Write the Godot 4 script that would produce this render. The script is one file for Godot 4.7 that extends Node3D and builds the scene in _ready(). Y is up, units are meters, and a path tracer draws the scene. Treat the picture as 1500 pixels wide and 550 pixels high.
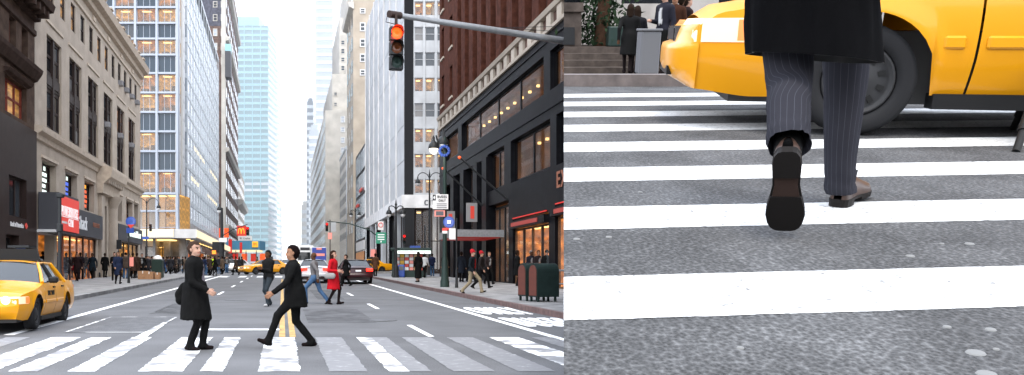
extends Node3D
# A mid-town street seen from a crossing, and beside it a sloping side road with a second crossing.
const F := 1200.0        # focal length in photo pixels
const PX := 640.0        # principal point
const HY := 402.0        # horizon row
const CH := 1.48         # eye height
const K := -0.189167     # sideways drift of the street per metre of depth
const S := 0.01833       # the street climbs gently
const UL := 1.01774
const XL := -13.3        # building lines of the street
const XR := 12.5
const TH := 0.29447      # slope of the side road (radians)
const RH := 0.652        # eye height above the side road

var M := {}
var T := {}
var cache := {}
var rng := RandomNumberGenerator.new()
var RT: Transform3D

class MB:
	var v := PackedVector3Array()
	var n := PackedVector3Array()
	var uv := PackedVector2Array()
	func tri(a: Vector3, b: Vector3, c: Vector3) -> void:
		var m := (b - a).cross(c - a).normalized()
		v.append_array([a, c, b])
		n.append_array([m, m, m])
		uv.append_array([Vector2.ZERO, Vector2(1, 1), Vector2(1, 0)])
	func quad(a: Vector3, b: Vector3, c: Vector3, d: Vector3) -> void:
		var m := (c - a).cross(d - b).normalized()
		v.append_array([a, c, b, a, d, c])
		n.append_array([m, m, m, m, m, m])
		uv.append_array([Vector2(0, 0), Vector2(1, 1), Vector2(1, 0), Vector2(0, 0), Vector2(0, 1), Vector2(1, 1)])
	func box(c: Vector3, s: Vector3, b := Basis.IDENTITY) -> void:
		var x := b.x * s.x * 0.5
		var y := b.y * s.y * 0.5
		var z := b.z * s.z * 0.5
		quad(c - x - y + z, c + x - y + z, c + x + y + z, c - x + y + z)
		quad(c + x - y - z, c - x - y - z, c - x + y - z, c + x + y - z)
		quad(c + x - y + z, c + x - y - z, c + x + y - z, c + x + y + z)
		quad(c - x - y - z, c - x - y + z, c - x + y + z, c - x + y - z)
		quad(c - x + y + z, c + x + y + z, c + x + y - z, c - x + y - z)
		quad(c - x - y - z, c + x - y - z, c + x - y + z, c - x - y + z)
	func bx(x0: float, x1: float, y0: float, y1: float, z0: float, z1: float) -> void:
		box(Vector3((x0 + x1) / 2, (y0 + y1) / 2, (z0 + z1) / 2), Vector3(absf(x1 - x0), absf(y1 - y0), absf(z1 - z0)))
	func cbox(c: Vector3, s: Vector3, r: float, b := Basis.IDENTITY) -> void:   # box with chamfered edges
		var h := s * 0.5
		var e := [Vector3.RIGHT, Vector3.UP, Vector3.BACK]
		var put := func(p: Vector3) -> Vector3: return c + b * p
		for a in 3:
			var b1 := (a + 1) % 3
			var c1 := (a + 2) % 3
			for sg: float in [-1.0, 1.0]:
				var ps := []
				for q in [[-1, -1], [1, -1], [1, 1], [-1, 1]]:
					ps.append(put.call(e[a] * h[a] * sg + e[b1] * (h[b1] - r) * q[0] + e[c1] * (h[c1] - r) * q[1]))
				if sg > 0:
					quad(ps[0], ps[1], ps[2], ps[3])
				else:
					quad(ps[3], ps[2], ps[1], ps[0])
				for sh: float in [-1.0, 1.0]:
					var p0: Vector3 = e[a] * h[a] * sg + e[b1] * (h[b1] - r) * sh
					var p1: Vector3 = e[a] * (h[a] - r) * sg + e[b1] * h[b1] * sh
					var z: Vector3 = e[c1] * (h[c1] - r)
					if sg * sh > 0:
						quad(put.call(p0 - z), put.call(p1 - z), put.call(p1 + z), put.call(p0 + z))
					else:
						quad(put.call(p1 - z), put.call(p0 - z), put.call(p0 + z), put.call(p1 + z))
		for sx: float in [-1.0, 1.0]:
			for sy: float in [-1.0, 1.0]:
				for sz: float in [-1.0, 1.0]:
					var k := Vector3(sx, sy, sz)
					var i := Vector3(h.x - r, h.y - r, h.z - r) * k
					var a0: Vector3 = put.call(Vector3(h.x * sx, i.y, i.z))
					var a1: Vector3 = put.call(Vector3(i.x, h.y * sy, i.z))
					var a2: Vector3 = put.call(Vector3(i.x, i.y, h.z * sz))
					if sx * sy * sz > 0:
						tri(a0, a1, a2)
					else:
						tri(a0, a2, a1)
	func prism(poly: PackedVector2Array, z0: float, z1: float, xf := Transform3D.IDENTITY) -> void:   # polygon counter-clockwise in x, y
		var t := Geometry2D.triangulate_polygon(poly)
		for i in range(0, t.size(), 3):
			var a := poly[t[i]]
			var b := poly[t[i + 1]]
			var c := poly[t[i + 2]]
			if (b - a).cross(c - a) < 0:
				var w := b
				b = c
				c = w
			tri(xf * Vector3(a.x, a.y, z1), xf * Vector3(b.x, b.y, z1), xf * Vector3(c.x, c.y, z1))
			tri(xf * Vector3(a.x, a.y, z0), xf * Vector3(c.x, c.y, z0), xf * Vector3(b.x, b.y, z0))
		for i in poly.size():
			var a := poly[i]
			var b := poly[(i + 1) % poly.size()]
			quad(xf * Vector3(a.x, a.y, z0), xf * Vector3(b.x, b.y, z0), xf * Vector3(b.x, b.y, z1), xf * Vector3(a.x, a.y, z1))
	func column(pts: Array, drop: float) -> void:   # polygon of points (counter-clockwise seen from above) with straight sides down
		var flat := PackedVector2Array()
		for p: Vector3 in pts:
			flat.append(Vector2(p.x, -p.z))
		var t := Geometry2D.triangulate_polygon(flat)
		for i in range(0, t.size(), 3):
			var a: Vector3 = pts[t[i]]
			var b: Vector3 = pts[t[i + 1]]
			var c: Vector3 = pts[t[i + 2]]
			if (b - a).cross(c - a).y < 0:
				tri(a, c, b)
			else:
				tri(a, b, c)
		if drop > 0.0:
			for i in pts.size():
				var a: Vector3 = pts[i]
				var b: Vector3 = pts[(i + 1) % pts.size()]
				quad(a - Vector3(0, drop, 0), b - Vector3(0, drop, 0), b, a)
	func grid(rows: Array, flip := false, wrap := false) -> void:   # smooth surface through rows of points
		var h := rows.size()
		var w: int = rows[0].size()
		var nn := []
		for j in h:
			var r := []
			for i in w:
				var du: Vector3 = (rows[j][(i + 1) % w] - rows[j][(i - 1 + w) % w]) if wrap else (rows[j][mini(i + 1, w - 1)] - rows[j][maxi(i - 1, 0)])
				var dv: Vector3 = rows[mini(j + 1, h - 1)][i] - rows[maxi(j - 1, 0)][i]
				var m := du.cross(dv)
				if m.length() < 1e-12:
					m = (rows[mini(j + 1, h - 1)][(i + 1) % w] - rows[maxi(j - 1, 0)][i]).cross(dv) + Vector3(0, 1e-9, 0)
				r.append(m.normalized() * (-1.0 if flip else 1.0))
			nn.append(r)
		for j in h - 1:
			for i in (w if wrap else w - 1):
				var i2 := (i + 1) % w
				var q := [[j, i], [j, i2], [j + 1, i2], [j + 1, i]]
				for o in ([0, 1, 2, 0, 2, 3] if flip else [0, 2, 1, 0, 3, 2]):
					var e: Array = q[o]
					v.append(rows[e[0]][e[1]])
					n.append(nn[e[0]][e[1]])
					uv.append(Vector2(float(i + (1 if e[1] == i2 and o in [1, 2] else 0)) / w, float(e[0]) / (h - 1)))
	func tube(p: Array, r: Array, seg := 10, caps := true) -> void:
		var rows := []
		var side := Vector3.ZERO
		for j in p.size():
			var dir: Vector3 = (p[mini(j + 1, p.size() - 1)] - p[maxi(j - 1, 0)]).normalized()
			if side == Vector3.ZERO:
				side = dir.cross(Vector3.UP if absf(dir.y) < 0.9 else Vector3.RIGHT).normalized()
			side = (side - dir * side.dot(dir)).normalized()
			var up := dir.cross(side)
			var row := []
			var rad: float = r[mini(j, r.size() - 1)]
			for i in seg:
				var a := TAU * i / seg
				row.append(p[j] + (side * cos(a) + up * sin(a)) * rad)
			rows.append(row)
		grid(rows, false, true)
		if caps:
			for e in [0, p.size() - 1]:
				for i in seg:
					if e == 0:
						tri(p[e], rows[e][(i + 1) % seg], rows[e][i])
					else:
						tri(p[e], rows[e][i], rows[e][(i + 1) % seg])
	func lathe(prof: Array, seg := 16, xf := Transform3D.IDENTITY) -> void:   # profile of (radius, height), from the bottom up
		var rows := []
		for q: Vector2 in prof:
			var row := []
			for i in seg:
				var a := TAU * i / seg
				row.append(xf * Vector3(cos(a) * q.x, q.y, -sin(a) * q.x))
			rows.append(row)
		grid(rows, false, true)
	func wall(u0: float, u1: float, v0: float, v1: float, holes: Array, depth: float) -> void:   # front at z 0, holes with reveals
		var us := [u0, u1]
		var vs := [v0, v1]
		for h: Rect2 in holes:
			us.append_array([clampf(h.position.x, u0, u1), clampf(h.end.x, u0, u1)])
			vs.append_array([clampf(h.position.y, v0, v1), clampf(h.end.y, v0, v1)])
		us.sort()
		vs.sort()
		for j in vs.size() - 1:
			if vs[j + 1] - vs[j] < 1e-4:
				continue
			var open := -1e9
			var last := 0.0
			for i in us.size() - 1:
				if us[i + 1] - us[i] < 1e-4:
					continue
				var c := Vector2((us[i] + us[i + 1]) / 2, (vs[j] + vs[j + 1]) / 2)
				var hit := false
				for h: Rect2 in holes:
					if h.has_point(c):
						hit = true
						break
				if hit:
					if open > -1e8:
						quad(Vector3(open, vs[j], 0), Vector3(last, vs[j], 0), Vector3(last, vs[j + 1], 0), Vector3(open, vs[j + 1], 0))
					open = -1e9
				else:
					if open < -1e8:
						open = us[i]
					last = us[i + 1]
			if open > -1e8:
				quad(Vector3(open, vs[j], 0), Vector3(last, vs[j], 0), Vector3(last, vs[j + 1], 0), Vector3(open, vs[j + 1], 0))
		for h: Rect2 in holes:
			var a := h.position
			var b := h.end
			var z := Vector3(0, 0, -depth)
			var p := [Vector3(a.x, a.y, 0), Vector3(b.x, a.y, 0), Vector3(b.x, b.y, 0), Vector3(a.x, b.y, 0)]
			for i in 4:
				var q: Vector3 = p[i]
				var r: Vector3 = p[(i + 1) % 4]
				quad(q, r, r + z, q + z)
	func mesh() -> ArrayMesh:
		var arr := []
		arr.resize(Mesh.ARRAY_MAX)
		arr[Mesh.ARRAY_VERTEX] = v
		arr[Mesh.ARRAY_NORMAL] = n
		arr[Mesh.ARRAY_TEX_UV] = uv
		var m := ArrayMesh.new()
		m.add_surface_from_arrays(Mesh.PRIMITIVE_TRIANGLES, arr)
		return m

# ---------- places ----------
func W(px: float, py: float, d: float) -> Vector3:
	return Vector3((px - PX) / F * d, CH + (HY - py) / F * d, -d)
func depth_of(py: float) -> float:
	return F * CH / (py - HY + F * S)
func ST(xs: float, d: float, h := 0.0) -> Vector3:
	return Vector3(xs + K * d, S * d + h, -d)
func SP(px: float, py: float) -> Vector2:   # street coordinates of a ground pixel
	var d := depth_of(py)
	return Vector2((px - 413.0) / F * d, d)
func RP(px: float, py: float, up := 0.0) -> Vector3:   # point of the side road, in its own frame
	var r := RT.basis.inverse() * Vector3((px - PX) / F, (HY - py) / F, -1)
	return Vector3(0, RH, 0) + r * ((up - RH) / r.y)
func FL(d0: float) -> Transform3D:   # facade on the left of the street: x runs away from the camera
	return Transform3D(Basis(Vector3(K, 0, -1) / UL, Vector3.UP, Vector3(1, 0, K) / UL), Vector3(XL + K * d0, 0, -d0))
func FR(d1: float, xs := XR) -> Transform3D:   # facade on the right: x runs towards the camera
	return Transform3D(Basis(Vector3(-K, 0, 1) / UL, Vector3.UP, Vector3(-1, 0, -K) / UL), Vector3(xs + K * d1, 0, -d1))
func FF(x0: float, d: float) -> Transform3D:   # facade that faces the camera
	return Transform3D(Basis.IDENTITY, Vector3(x0, 0, -d))
func street_turn(deg := 0.0) -> float:   # 0 = facing down the street towards the camera
	return atan2(-K, 1.0) + deg_to_rad(deg)

# ---------- nodes ----------
func part(parent: Node, called: String, what, m: Material, xf := Transform3D.IDENTITY) -> MeshInstance3D:
	var o := MeshInstance3D.new()
	o.name = called
	o.mesh = what.mesh() if what is MB else what
	o.material_override = m
	o.transform = xf
	parent.add_child(o, true)
	return o
func thing(called: String, label: String, category: String, xf := Transform3D.IDENTITY, group := "") -> Node3D:
	var o := Node3D.new()
	o.name = called
	o.transform = xf
	o.set_meta("label", label)
	o.set_meta("category", category)
	if group:
		o.set_meta("group", group)
	add_child(o, true)
	return o
func struct(called: String, what, m: Material, xf := Transform3D.IDENTITY) -> MeshInstance3D:
	var o := part(self, called, what, m, xf)
	o.set_meta("kind", "structure")
	return o
func at(p: Vector3, turn := 0.0) -> Transform3D:
	return Transform3D(Basis(Vector3.UP, turn), p)
func boxmesh(x0: float, x1: float, y0: float, y1: float, z0: float, z1: float) -> MB:
	var b := MB.new()
	b.bx(x0, x1, y0, y1, z0, z1)
	return b
func words(parent: Node, called: String, s: String, m: Material, w: float, h: float, xf: Transform3D, font := "Droid Sans", weight := 700) -> MeshInstance3D:   # lettering fitted to w by h, centred on xf
	var t := TextMesh.new()
	var f := SystemFont.new()
	f.font_names = PackedStringArray([font])
	f.font_weight = weight
	t.font = f
	t.text = s
	t.font_size = 32
	t.pixel_size = 0.01
	t.depth = 0.02
	var bb := t.get_aabb()
	var k := Basis.from_scale(Vector3(w / maxf(bb.size.x, 0.01), h / maxf(bb.size.y, 0.01), 1.0))
	var c := bb.get_center()
	return part(parent, called, t, m, xf * Transform3D(k, -(k * Vector3(c.x, c.y, 0))))

# ---------- materials ----------
func noise_tex(freq: float, lo: float, hi: float, type := FastNoiseLite.TYPE_SIMPLEX_SMOOTH, oct := 4, size := 512, sd := 1, gain := 0.5) -> NoiseTexture2D:
	var nz := FastNoiseLite.new()
	nz.seed = sd
	nz.noise_type = type
	nz.frequency = freq
	nz.fractal_octaves = oct
	nz.fractal_gain = gain
	var t := NoiseTexture2D.new()
	t.width = size
	t.height = size
	t.seamless = true
	t.noise = nz
	var g := Gradient.new()
	g.set_color(0, Color(lo, lo, lo))
	g.set_color(1, Color(hi, hi, hi))
	t.color_ramp = g
	return t
func ramp_tex(freq: float, stops: Array, size := 512, sd := 3, oct := 5) -> NoiseTexture2D:
	var t := noise_tex(freq, 0, 1, FastNoiseLite.TYPE_SIMPLEX_SMOOTH, oct, size, sd, 0.62)
	var g := Gradient.new()
	var off := PackedFloat32Array()
	var col := PackedColorArray()
	for s in stops:
		off.append(s[0])
		col.append((s[1] as Color).linear_to_srgb())
	g.offsets = off
	g.colors = col
	t.color_ramp = g
	return t
func lin(r: float, g: float, b: float) -> Color:
	return Color(r, g, b).linear_to_srgb()
func mat(called: String, c: Color, rough := 0.8, metal := 0.0, tex := "", scale := 0.25, bump := "", bump_cm := 0.0, detail := "", dscale := 2.0) -> StandardMaterial3D:
	var m := StandardMaterial3D.new()
	m.resource_name = called
	m.albedo_color = c
	m.roughness = rough
	m.metallic = metal
	if tex or bump or detail:
		m.uv1_triplanar = true
		m.uv1_world_triplanar = true
		m.uv1_scale = Vector3.ONE * scale
	if tex:
		m.albedo_texture = T[tex]
	if bump:
		m.heightmap_enabled = true
		m.heightmap_texture = T[bump]
		m.heightmap_scale = bump_cm
	if detail:
		m.detail_enabled = true
		m.detail_albedo = T[detail]
		m.detail_blend_mode = BaseMaterial3D.BLEND_MODE_MUL
		m.detail_uv_layer = BaseMaterial3D.DETAIL_UV_2
		m.uv2_triplanar = true
		m.uv2_world_triplanar = true
		m.uv2_scale = Vector3.ONE * dscale
	M[called] = m
	return m
func glow(called: String, c: Color, energy: float, base := Color(0.5, 0.5, 0.5), tex := "", scale := 0.5) -> StandardMaterial3D:
	var m := StandardMaterial3D.new()
	m.resource_name = called
	m.albedo_color = base
	m.roughness = 0.5
	m.emission_enabled = true
	m.emission = c
	m.emission_energy_multiplier = energy * 0.45
	if tex:
		m.emission_texture = T[tex]
		m.emission_operator = BaseMaterial3D.EMISSION_OP_MULTIPLY
		m.uv1_triplanar = true
		m.uv1_world_triplanar = true
		m.uv1_scale = Vector3.ONE * scale
	M[called] = m
	return m
func glass(called: String, c: Color, rough := 0.06, spec := 0.5, metal := 0.0) -> StandardMaterial3D:
	var m := StandardMaterial3D.new()
	m.resource_name = called
	m.albedo_color = c
	m.roughness = rough
	m.metallic = metal
	m.metallic_specular = spec
	M[called] = m
	return m
func pane_of(called: String, alpha: float, c := Color(0.8, 0.85, 0.85)) -> StandardMaterial3D:
	var m := glass(called, Color(c.r, c.g, c.b, alpha), 0.02)
	m.transparency = BaseMaterial3D.TRANSPARENCY_ALPHA
	return m

func make_materials() -> void:
	T.fine = noise_tex(0.06, 0.72, 1.0)
	T.blotch = noise_tex(0.012, 0.62, 1.0, FastNoiseLite.TYPE_SIMPLEX_SMOOTH, 6, 512, 5, 0.6)
	T.soft = noise_tex(0.012, 0.84, 1.0, FastNoiseLite.TYPE_SIMPLEX_SMOOTH, 5, 512, 9)
	T.grit = noise_tex(0.11, 0.36, 1.0, FastNoiseLite.TYPE_CELLULAR, 2, 512, 7)
	T.stone = noise_tex(0.2, 0.7, 1.0, FastNoiseLite.TYPE_SIMPLEX, 3, 512, 12)
	T.height = noise_tex(0.16, 0.0, 1.0, FastNoiseLite.TYPE_SIMPLEX, 3, 512, 21)
	T.room = noise_tex(0.02, 0.15, 1.0, FastNoiseLite.TYPE_CELLULAR, 3, 256, 31)
	var asph := Color(0.142, 0.142, 0.147)
	T.worn = ramp_tex(0.014, [[0.0, asph * 1.1], [0.38, Color(0.22, 0.22, 0.225)], [0.5, Color(0.6, 0.6, 0.59)], [0.62, Color(0.78, 0.78, 0.76)], [1.0, Color(0.84, 0.84, 0.82)]])
	T.faded = ramp_tex(0.02, [[0.0, asph], [0.6, asph * 1.15], [0.75, Color(0.19, 0.19, 0.195)], [0.88, Color(0.27, 0.27, 0.27)], [1.0, Color(0.5, 0.5, 0.5)]], 512, 8)
	T.fresh = ramp_tex(0.02, [[0.0, Color(0.5, 0.5, 0.49)], [0.25, Color(0.76, 0.76, 0.75)], [1.0, Color(0.86, 0.86, 0.85)]], 512, 14)
	T.used = ramp_tex(0.011, [[0.0, asph], [0.3, Color(0.2, 0.2, 0.205)], [0.42, Color(0.33, 0.33, 0.33)], [0.55, Color(0.6, 0.6, 0.59)], [1.0, Color(0.8, 0.8, 0.79)]], 512, 41)
	mat("paint_used", Color.WHITE, 0.75, 0, "used", 0.22)
	T.chip = ramp_tex(0.055, [[0.0, Color(0.06, 0.06, 0.06)], [0.13, Color(0.10, 0.10, 0.10)], [0.21, Color(0.3, 0.3, 0.3)], [0.31, Color(0.72, 0.72, 0.71)], [1.0, Color(0.85, 0.85, 0.84)]], 512, 23, 3)
	mat("asphalt", lin(0.178, 0.178, 0.184), 0.85, 0, "soft", 0.07, "height", 0.25, "fine", 1.3)
	mat("asphalt_near", lin(0.25, 0.25, 0.253), 0.8, 0, "grit", 1.3, "height", 0.35, "blotch", 0.3)
	mat("paint", Color.WHITE, 0.7, 0, "fresh", 0.35)
	mat("paint_near", lin(0.78, 0.78, 0.77), 0.65, 0, "chip", 0.9, "height", 0.12, "soft", 0.6)
	mat("paint_worn", Color.WHITE, 0.75, 0, "worn", 0.16)
	mat("paint_faded", Color.WHITE, 0.8, 0, "faded", 0.4)
	mat("paint_yellow", lin(0.55, 0.34, 0.10), 0.75, 0, "blotch", 0.5)
	mat("concrete", lin(0.40, 0.39, 0.38), 0.85, 0, "blotch", 0.13, "height", 0.2, "fine", 1.7)
	mat("kerb_red_tint", lin(0.17, 0.10, 0.09), 0.7, 0, "blotch", 0.5)  # red tint of light along the right kerbs, put into their colour
	mat("plate", lin(0.26, 0.26, 0.27), 0.7, 0, "blotch", 0.5, "", 0.0, "grit", 1.0)
	mat("cream", lin(0.56, 0.455, 0.35), 0.85, 0, "soft", 0.12, "height", 0.3, "fine", 0.8)
	mat("cream_trim", lin(0.52, 0.42, 0.32), 0.85, 0, "soft", 0.3)
	mat("brownstone", lin(0.15, 0.098, 0.072), 0.85, 0, "blotch", 0.2, "", 0.0, "fine", 1.0)
	mat("brownstone_trim", lin(0.075, 0.048, 0.038), 0.8, 0, "blotch", 0.3)
	mat("granite_brown", lin(0.034, 0.022, 0.019), 0.35, 0, "soft", 0.2)
	mat("granite", lin(0.016, 0.016, 0.019), 0.3, 0, "blotch", 0.2, "", 0.0, "stone", 1.5)
	mat("granite_black", lin(0.006, 0.006, 0.007), 0.15)
	mat("brick", lin(0.13, 0.048, 0.032), 0.9, 0, "blotch", 0.25, "", 0.0, "fine", 2.0)
	mat("brick_brown", lin(0.16, 0.10, 0.08), 0.9, 0, "blotch", 0.15)
	mat("limestone", lin(0.50, 0.47, 0.42), 0.85, 0, "soft", 0.05)
	mat("limestone_warm", lin(0.40, 0.34, 0.27), 0.85, 0, "soft", 0.05)
	mat("panel_grey", lin(0.40, 0.41, 0.42), 0.5, 0, "soft", 0.06)
	mat("panel_white", lin(0.62, 0.61, 0.60), 0.6, 0, "soft", 0.08)
	mat("marble", lin(0.42, 0.40, 0.38), 0.4, 0, "blotch", 0.09)
	mat("slate", lin(0.10, 0.10, 0.13), 0.7, 0, "blotch", 0.2)
	mat("steel_blue", lin(0.30, 0.33, 0.38), 0.45)
	mat("iron", lin(0.018, 0.019, 0.02), 0.45)
	mat("iron_green", lin(0.02, 0.035, 0.03), 0.4)
	mat("bronze", lin(0.028, 0.018, 0.015), 0.5)
	mat("red_frame", lin(0.14, 0.03, 0.02), 0.6)
	mat("galvanised", lin(0.30, 0.31, 0.32), 0.45, 0.5, "soft", 1.0)
	mat("white", lin(0.75, 0.75, 0.74), 0.5)
	mat("chrome", lin(0.75, 0.75, 0.76), 0.15, 1.0)
	mat("black", lin(0.012, 0.012, 0.012), 0.5)
	mat("inner_plaster", lin(0.48, 0.46, 0.43), 0.9)  # even pale plaster for the walls behind the facades
	mat("chassis", lin(0.05, 0.05, 0.05), 0.8)
	mat("tyre", lin(0.015, 0.015, 0.016), 0.75)
	mat("hub", lin(0.03, 0.03, 0.031), 0.5)
	mat("rim", lin(0.40, 0.40, 0.41), 0.3, 0.8)
	mat("trim_grey", lin(0.10, 0.10, 0.105), 0.6)
	mat("cardboard", lin(0.36, 0.20, 0.11), 0.9, 0, "soft", 1.0)
	mat("mail_green", lin(0.016, 0.028, 0.026), 0.4, 0, "soft", 0.8)
	mat("mail_red", lin(0.11, 0.028, 0.018), 0.5, 0, "soft", 0.8)  # plain red-brown for the two end panels of each mailbox
	mat("sign_red", lin(0.62, 0.05, 0.03), 0.5)
	mat("sign_dark", lin(0.05, 0.05, 0.055), 0.5)
	mat("sign_green", lin(0.01, 0.20, 0.11), 0.5)
	mat("sign_blue", lin(0.02, 0.06, 0.28), 0.5)
	mat("sign_white", lin(0.62, 0.60, 0.58), 0.5)
	mat("sign_orange", lin(0.20, 0.065, 0.03), 0.5)
	mat("ad_blue", lin(0.03, 0.05, 0.25), 0.5)
	mat("ad_pink", lin(0.75, 0.25, 0.2), 0.5)
	mat("shed_blue", lin(0.06, 0.26, 0.42), 0.6)
	mat("gold", lin(0.75, 0.42, 0.03), 0.5)
	mat("wood", lin(0.20, 0.11, 0.06), 0.7, 0, "blotch", 1.0)
	mat("bark", lin(0.10, 0.055, 0.035), 0.9, 0, "blotch", 1.0)
	mat("hedge", lin(0.025, 0.045, 0.022), 0.9, 0, "fine", 2.0)
	mat("shop_wall", lin(0.55, 0.38, 0.22), 0.8, 0, "soft", 0.5)
	mat("interior_dark", lin(0.10, 0.07, 0.05), 0.8)
	mat("asphalt_patch", lin(0.170, 0.170, 0.176), 0.85, 0, "blotch", 0.2, "height", 0.25, "fine", 1.3)
	mat("sign_orange_dark", lin(0.10, 0.03, 0.01), 0.3)
	mat("signal_dark", lin(0.08, 0.01, 0.01), 0.3)
	mat("kerb_side", lin(0.16, 0.13, 0.12), 0.7, 0, "blotch", 0.5)
	mat("step_stone", lin(0.10, 0.080, 0.068), 0.8, 0, "blotch", 0.4)
	mat("plaster", lin(0.42, 0.39, 0.36), 0.8, 0, "soft", 0.3)
	var im := Image.create(64, 8, false, Image.FORMAT_RGB8)
	im.fill(lin(0.024, 0.024, 0.029))
	for x in range(30, 34):
		for y in 8:
			im.set_pixel(x, y, lin(0.065, 0.067, 0.08) if x in [31, 32] else lin(0.036, 0.037, 0.044))
	var ps := mat("pinstripe", Color.WHITE, 0.9)
	ps.albedo_texture = ImageTexture.create_from_image(im)
	ps.uv1_scale = Vector3(21, 1, 1)
	mat("gum", lin(0.13, 0.13, 0.127), 0.8)
	mat("leather", lin(0.055, 0.032, 0.024), 0.32, 0, "soft", 6.0)
	mat("sole", lin(0.016, 0.014, 0.013), 0.55, 0, "stone", 8.0)
	mat("sole_shank", lin(0.05, 0.032, 0.026), 0.5, 0, "stone", 8.0)
	mat("wool", lin(0.009, 0.009, 0.010), 0.95, 0, "grit", 9.0)
	for c in [["taxi_yellow", lin(0.58, 0.245, 0.004)], ["car_black", lin(0.03, 0.006, 0.008)], ["car_silver", lin(0.45, 0.46, 0.48)], ["car_white", lin(0.7, 0.7, 0.7)]]:
		var m := mat(c[0], c[1], 0.35)
		m.clearcoat_enabled = true
		m.clearcoat = 0.3
		m.metallic_specular = 0.3
		m.clearcoat_roughness = 0.06
	for q in [["wool", 0.1], ["tyre", 0.25], ["black", 0.25], ["granite", 0.12], ["mail_green", 0.25], ["hub", 0.25], ["granite_black", 0.2], ["granite_brown", 0.14], ["shop_wall", 0.2], ["wood", 0.2], ["cardboard", 0.2], ["brick_brown", 0.2], ["bronze", 0.25], ["iron", 0.3], ["iron_green", 0.3], ["inner_plaster", 0.0], ["brick", 0.15], ["brownstone", 0.15], ["brownstone_trim", 0.15], ["sole", 0.2], ["sole_shank", 0.2], ["pinstripe", 0.1], ["asphalt", 0.25], ["asphalt_near", 0.25], ["asphalt_patch", 0.25], ["interior_dark", 0.1], ["slate", 0.2], ["trim_grey", 0.3], ["sign_dark", 0.25], ["hedge", 0.2], ["step_stone", 0.2], ["bark", 0.1], ["leather", 0.4], ["red_frame", 0.2]]:
		M[q[0]].metallic_specular = q[1]
	glass("car_glass", lin(0.012, 0.014, 0.015), 0.03, 0.42)
	glass("pane_dark", lin(0.008, 0.009, 0.011), 0.05, 0.42)
	glass("pane_grey", lin(0.04, 0.046, 0.052), 0.08, 0.45)
	glass("pane_blue", lin(0.022, 0.038, 0.055), 0.05, 0.42)
	glass("pane_blind", lin(0.13, 0.125, 0.12), 0.25)
	glass("pane_teal", lin(0.045, 0.14, 0.16), 0.15, 0.6)
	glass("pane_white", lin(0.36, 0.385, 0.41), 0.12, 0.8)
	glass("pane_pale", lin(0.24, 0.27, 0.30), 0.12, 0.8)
	mat("band_teal", lin(0.19, 0.38, 0.41), 0.4)
	mat("band_pale", lin(0.46, 0.49, 0.51), 0.4)
	pane_of("clear", 0.03).metallic_specular = 0.32
	pane_of("tinted", 0.12, Color(0.12, 0.10, 0.08)).metallic_specular = 0.28
	glow("room_glow_warm", Color(1.0, 0.62, 0.24), 0.85, lin(0.16, 0.09, 0.04), "room", 0.35)  # room walls glow by themselves, standing in for lamplight indoors
	glow("room_glow_gold", Color(1.0, 0.70, 0.28), 1.15, lin(0.18, 0.12, 0.05), "room", 0.6)
	glow("room_glow_shop", Color(1.0, 0.58, 0.22), 1.7, lin(0.2, 0.1, 0.05), "room", 0.5)
	glow("room_glow_dim", Color(0.9, 0.56, 0.32), 0.28, lin(0.12, 0.08, 0.05), "room", 0.3)
	glow("lamp_warm", Color(1.0, 0.80, 0.48), 2.6)
	glow("lamp_white", Color(1.0, 0.95, 0.85), 2.5)
	glow("canopy_light", Color(1.0, 0.90, 0.70), 1.1)
	glow("head_lamp", Color(1.0, 0.90, 0.66), 3.5)
	glow("head_soft", Color(1.0, 0.70, 0.42), 0.9, lin(0.5, 0.4, 0.35))
	glow("amber", Color(1.0, 0.42, 0.12), 0.5, lin(0.55, 0.2, 0.05))
	glow("tail_lamp", Color(1.0, 0.10, 0.03), 6.0, lin(0.4, 0.02, 0.01))
	glow("signal_red", Color(1.0, 0.22, 0.03), 4.0, lin(0.6, 0.05, 0.02))
	glow("signal_small", Color(1.0, 0.07, 0.03), 2.0, lin(0.6, 0.03, 0.02))
	glow("signal_hand", Color(1.0, 0.45, 0.08), 1.5, lin(0.6, 0.2, 0.02))
	glow("neon_red", Color(1.0, 0.05, 0.02), 0.35, lin(0.4, 0.02, 0.01))
	glow("neon_dim", Color(1.0, 0.14, 0.06), 0.12, lin(0.2, 0.03, 0.02))
	mat("sign_mid", lin(0.22, 0.21, 0.21), 0.5)
	glow("neon_orange", Color(1.0, 0.30, 0.08), 0.9, lin(0.5, 0.1, 0.02))
	glow("box_red", Color(1.0, 0.10, 0.04), 0.25, lin(0.6, 0.05, 0.03))
	glow("box_white", Color(0.9, 1.0, 0.95), 1.1, lin(0.7, 0.7, 0.7))
	glow("letter_white", Color(1.0, 0.95, 0.9), 0.25, lin(0.8, 0.8, 0.8))
	glow("box_gold", Color(1.0, 0.62, 0.05), 1.1, lin(0.7, 0.4, 0.03))
	glow("box_blue", Color(0.2, 0.4, 1.0), 0.6, lin(0.1, 0.15, 0.5))

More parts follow.
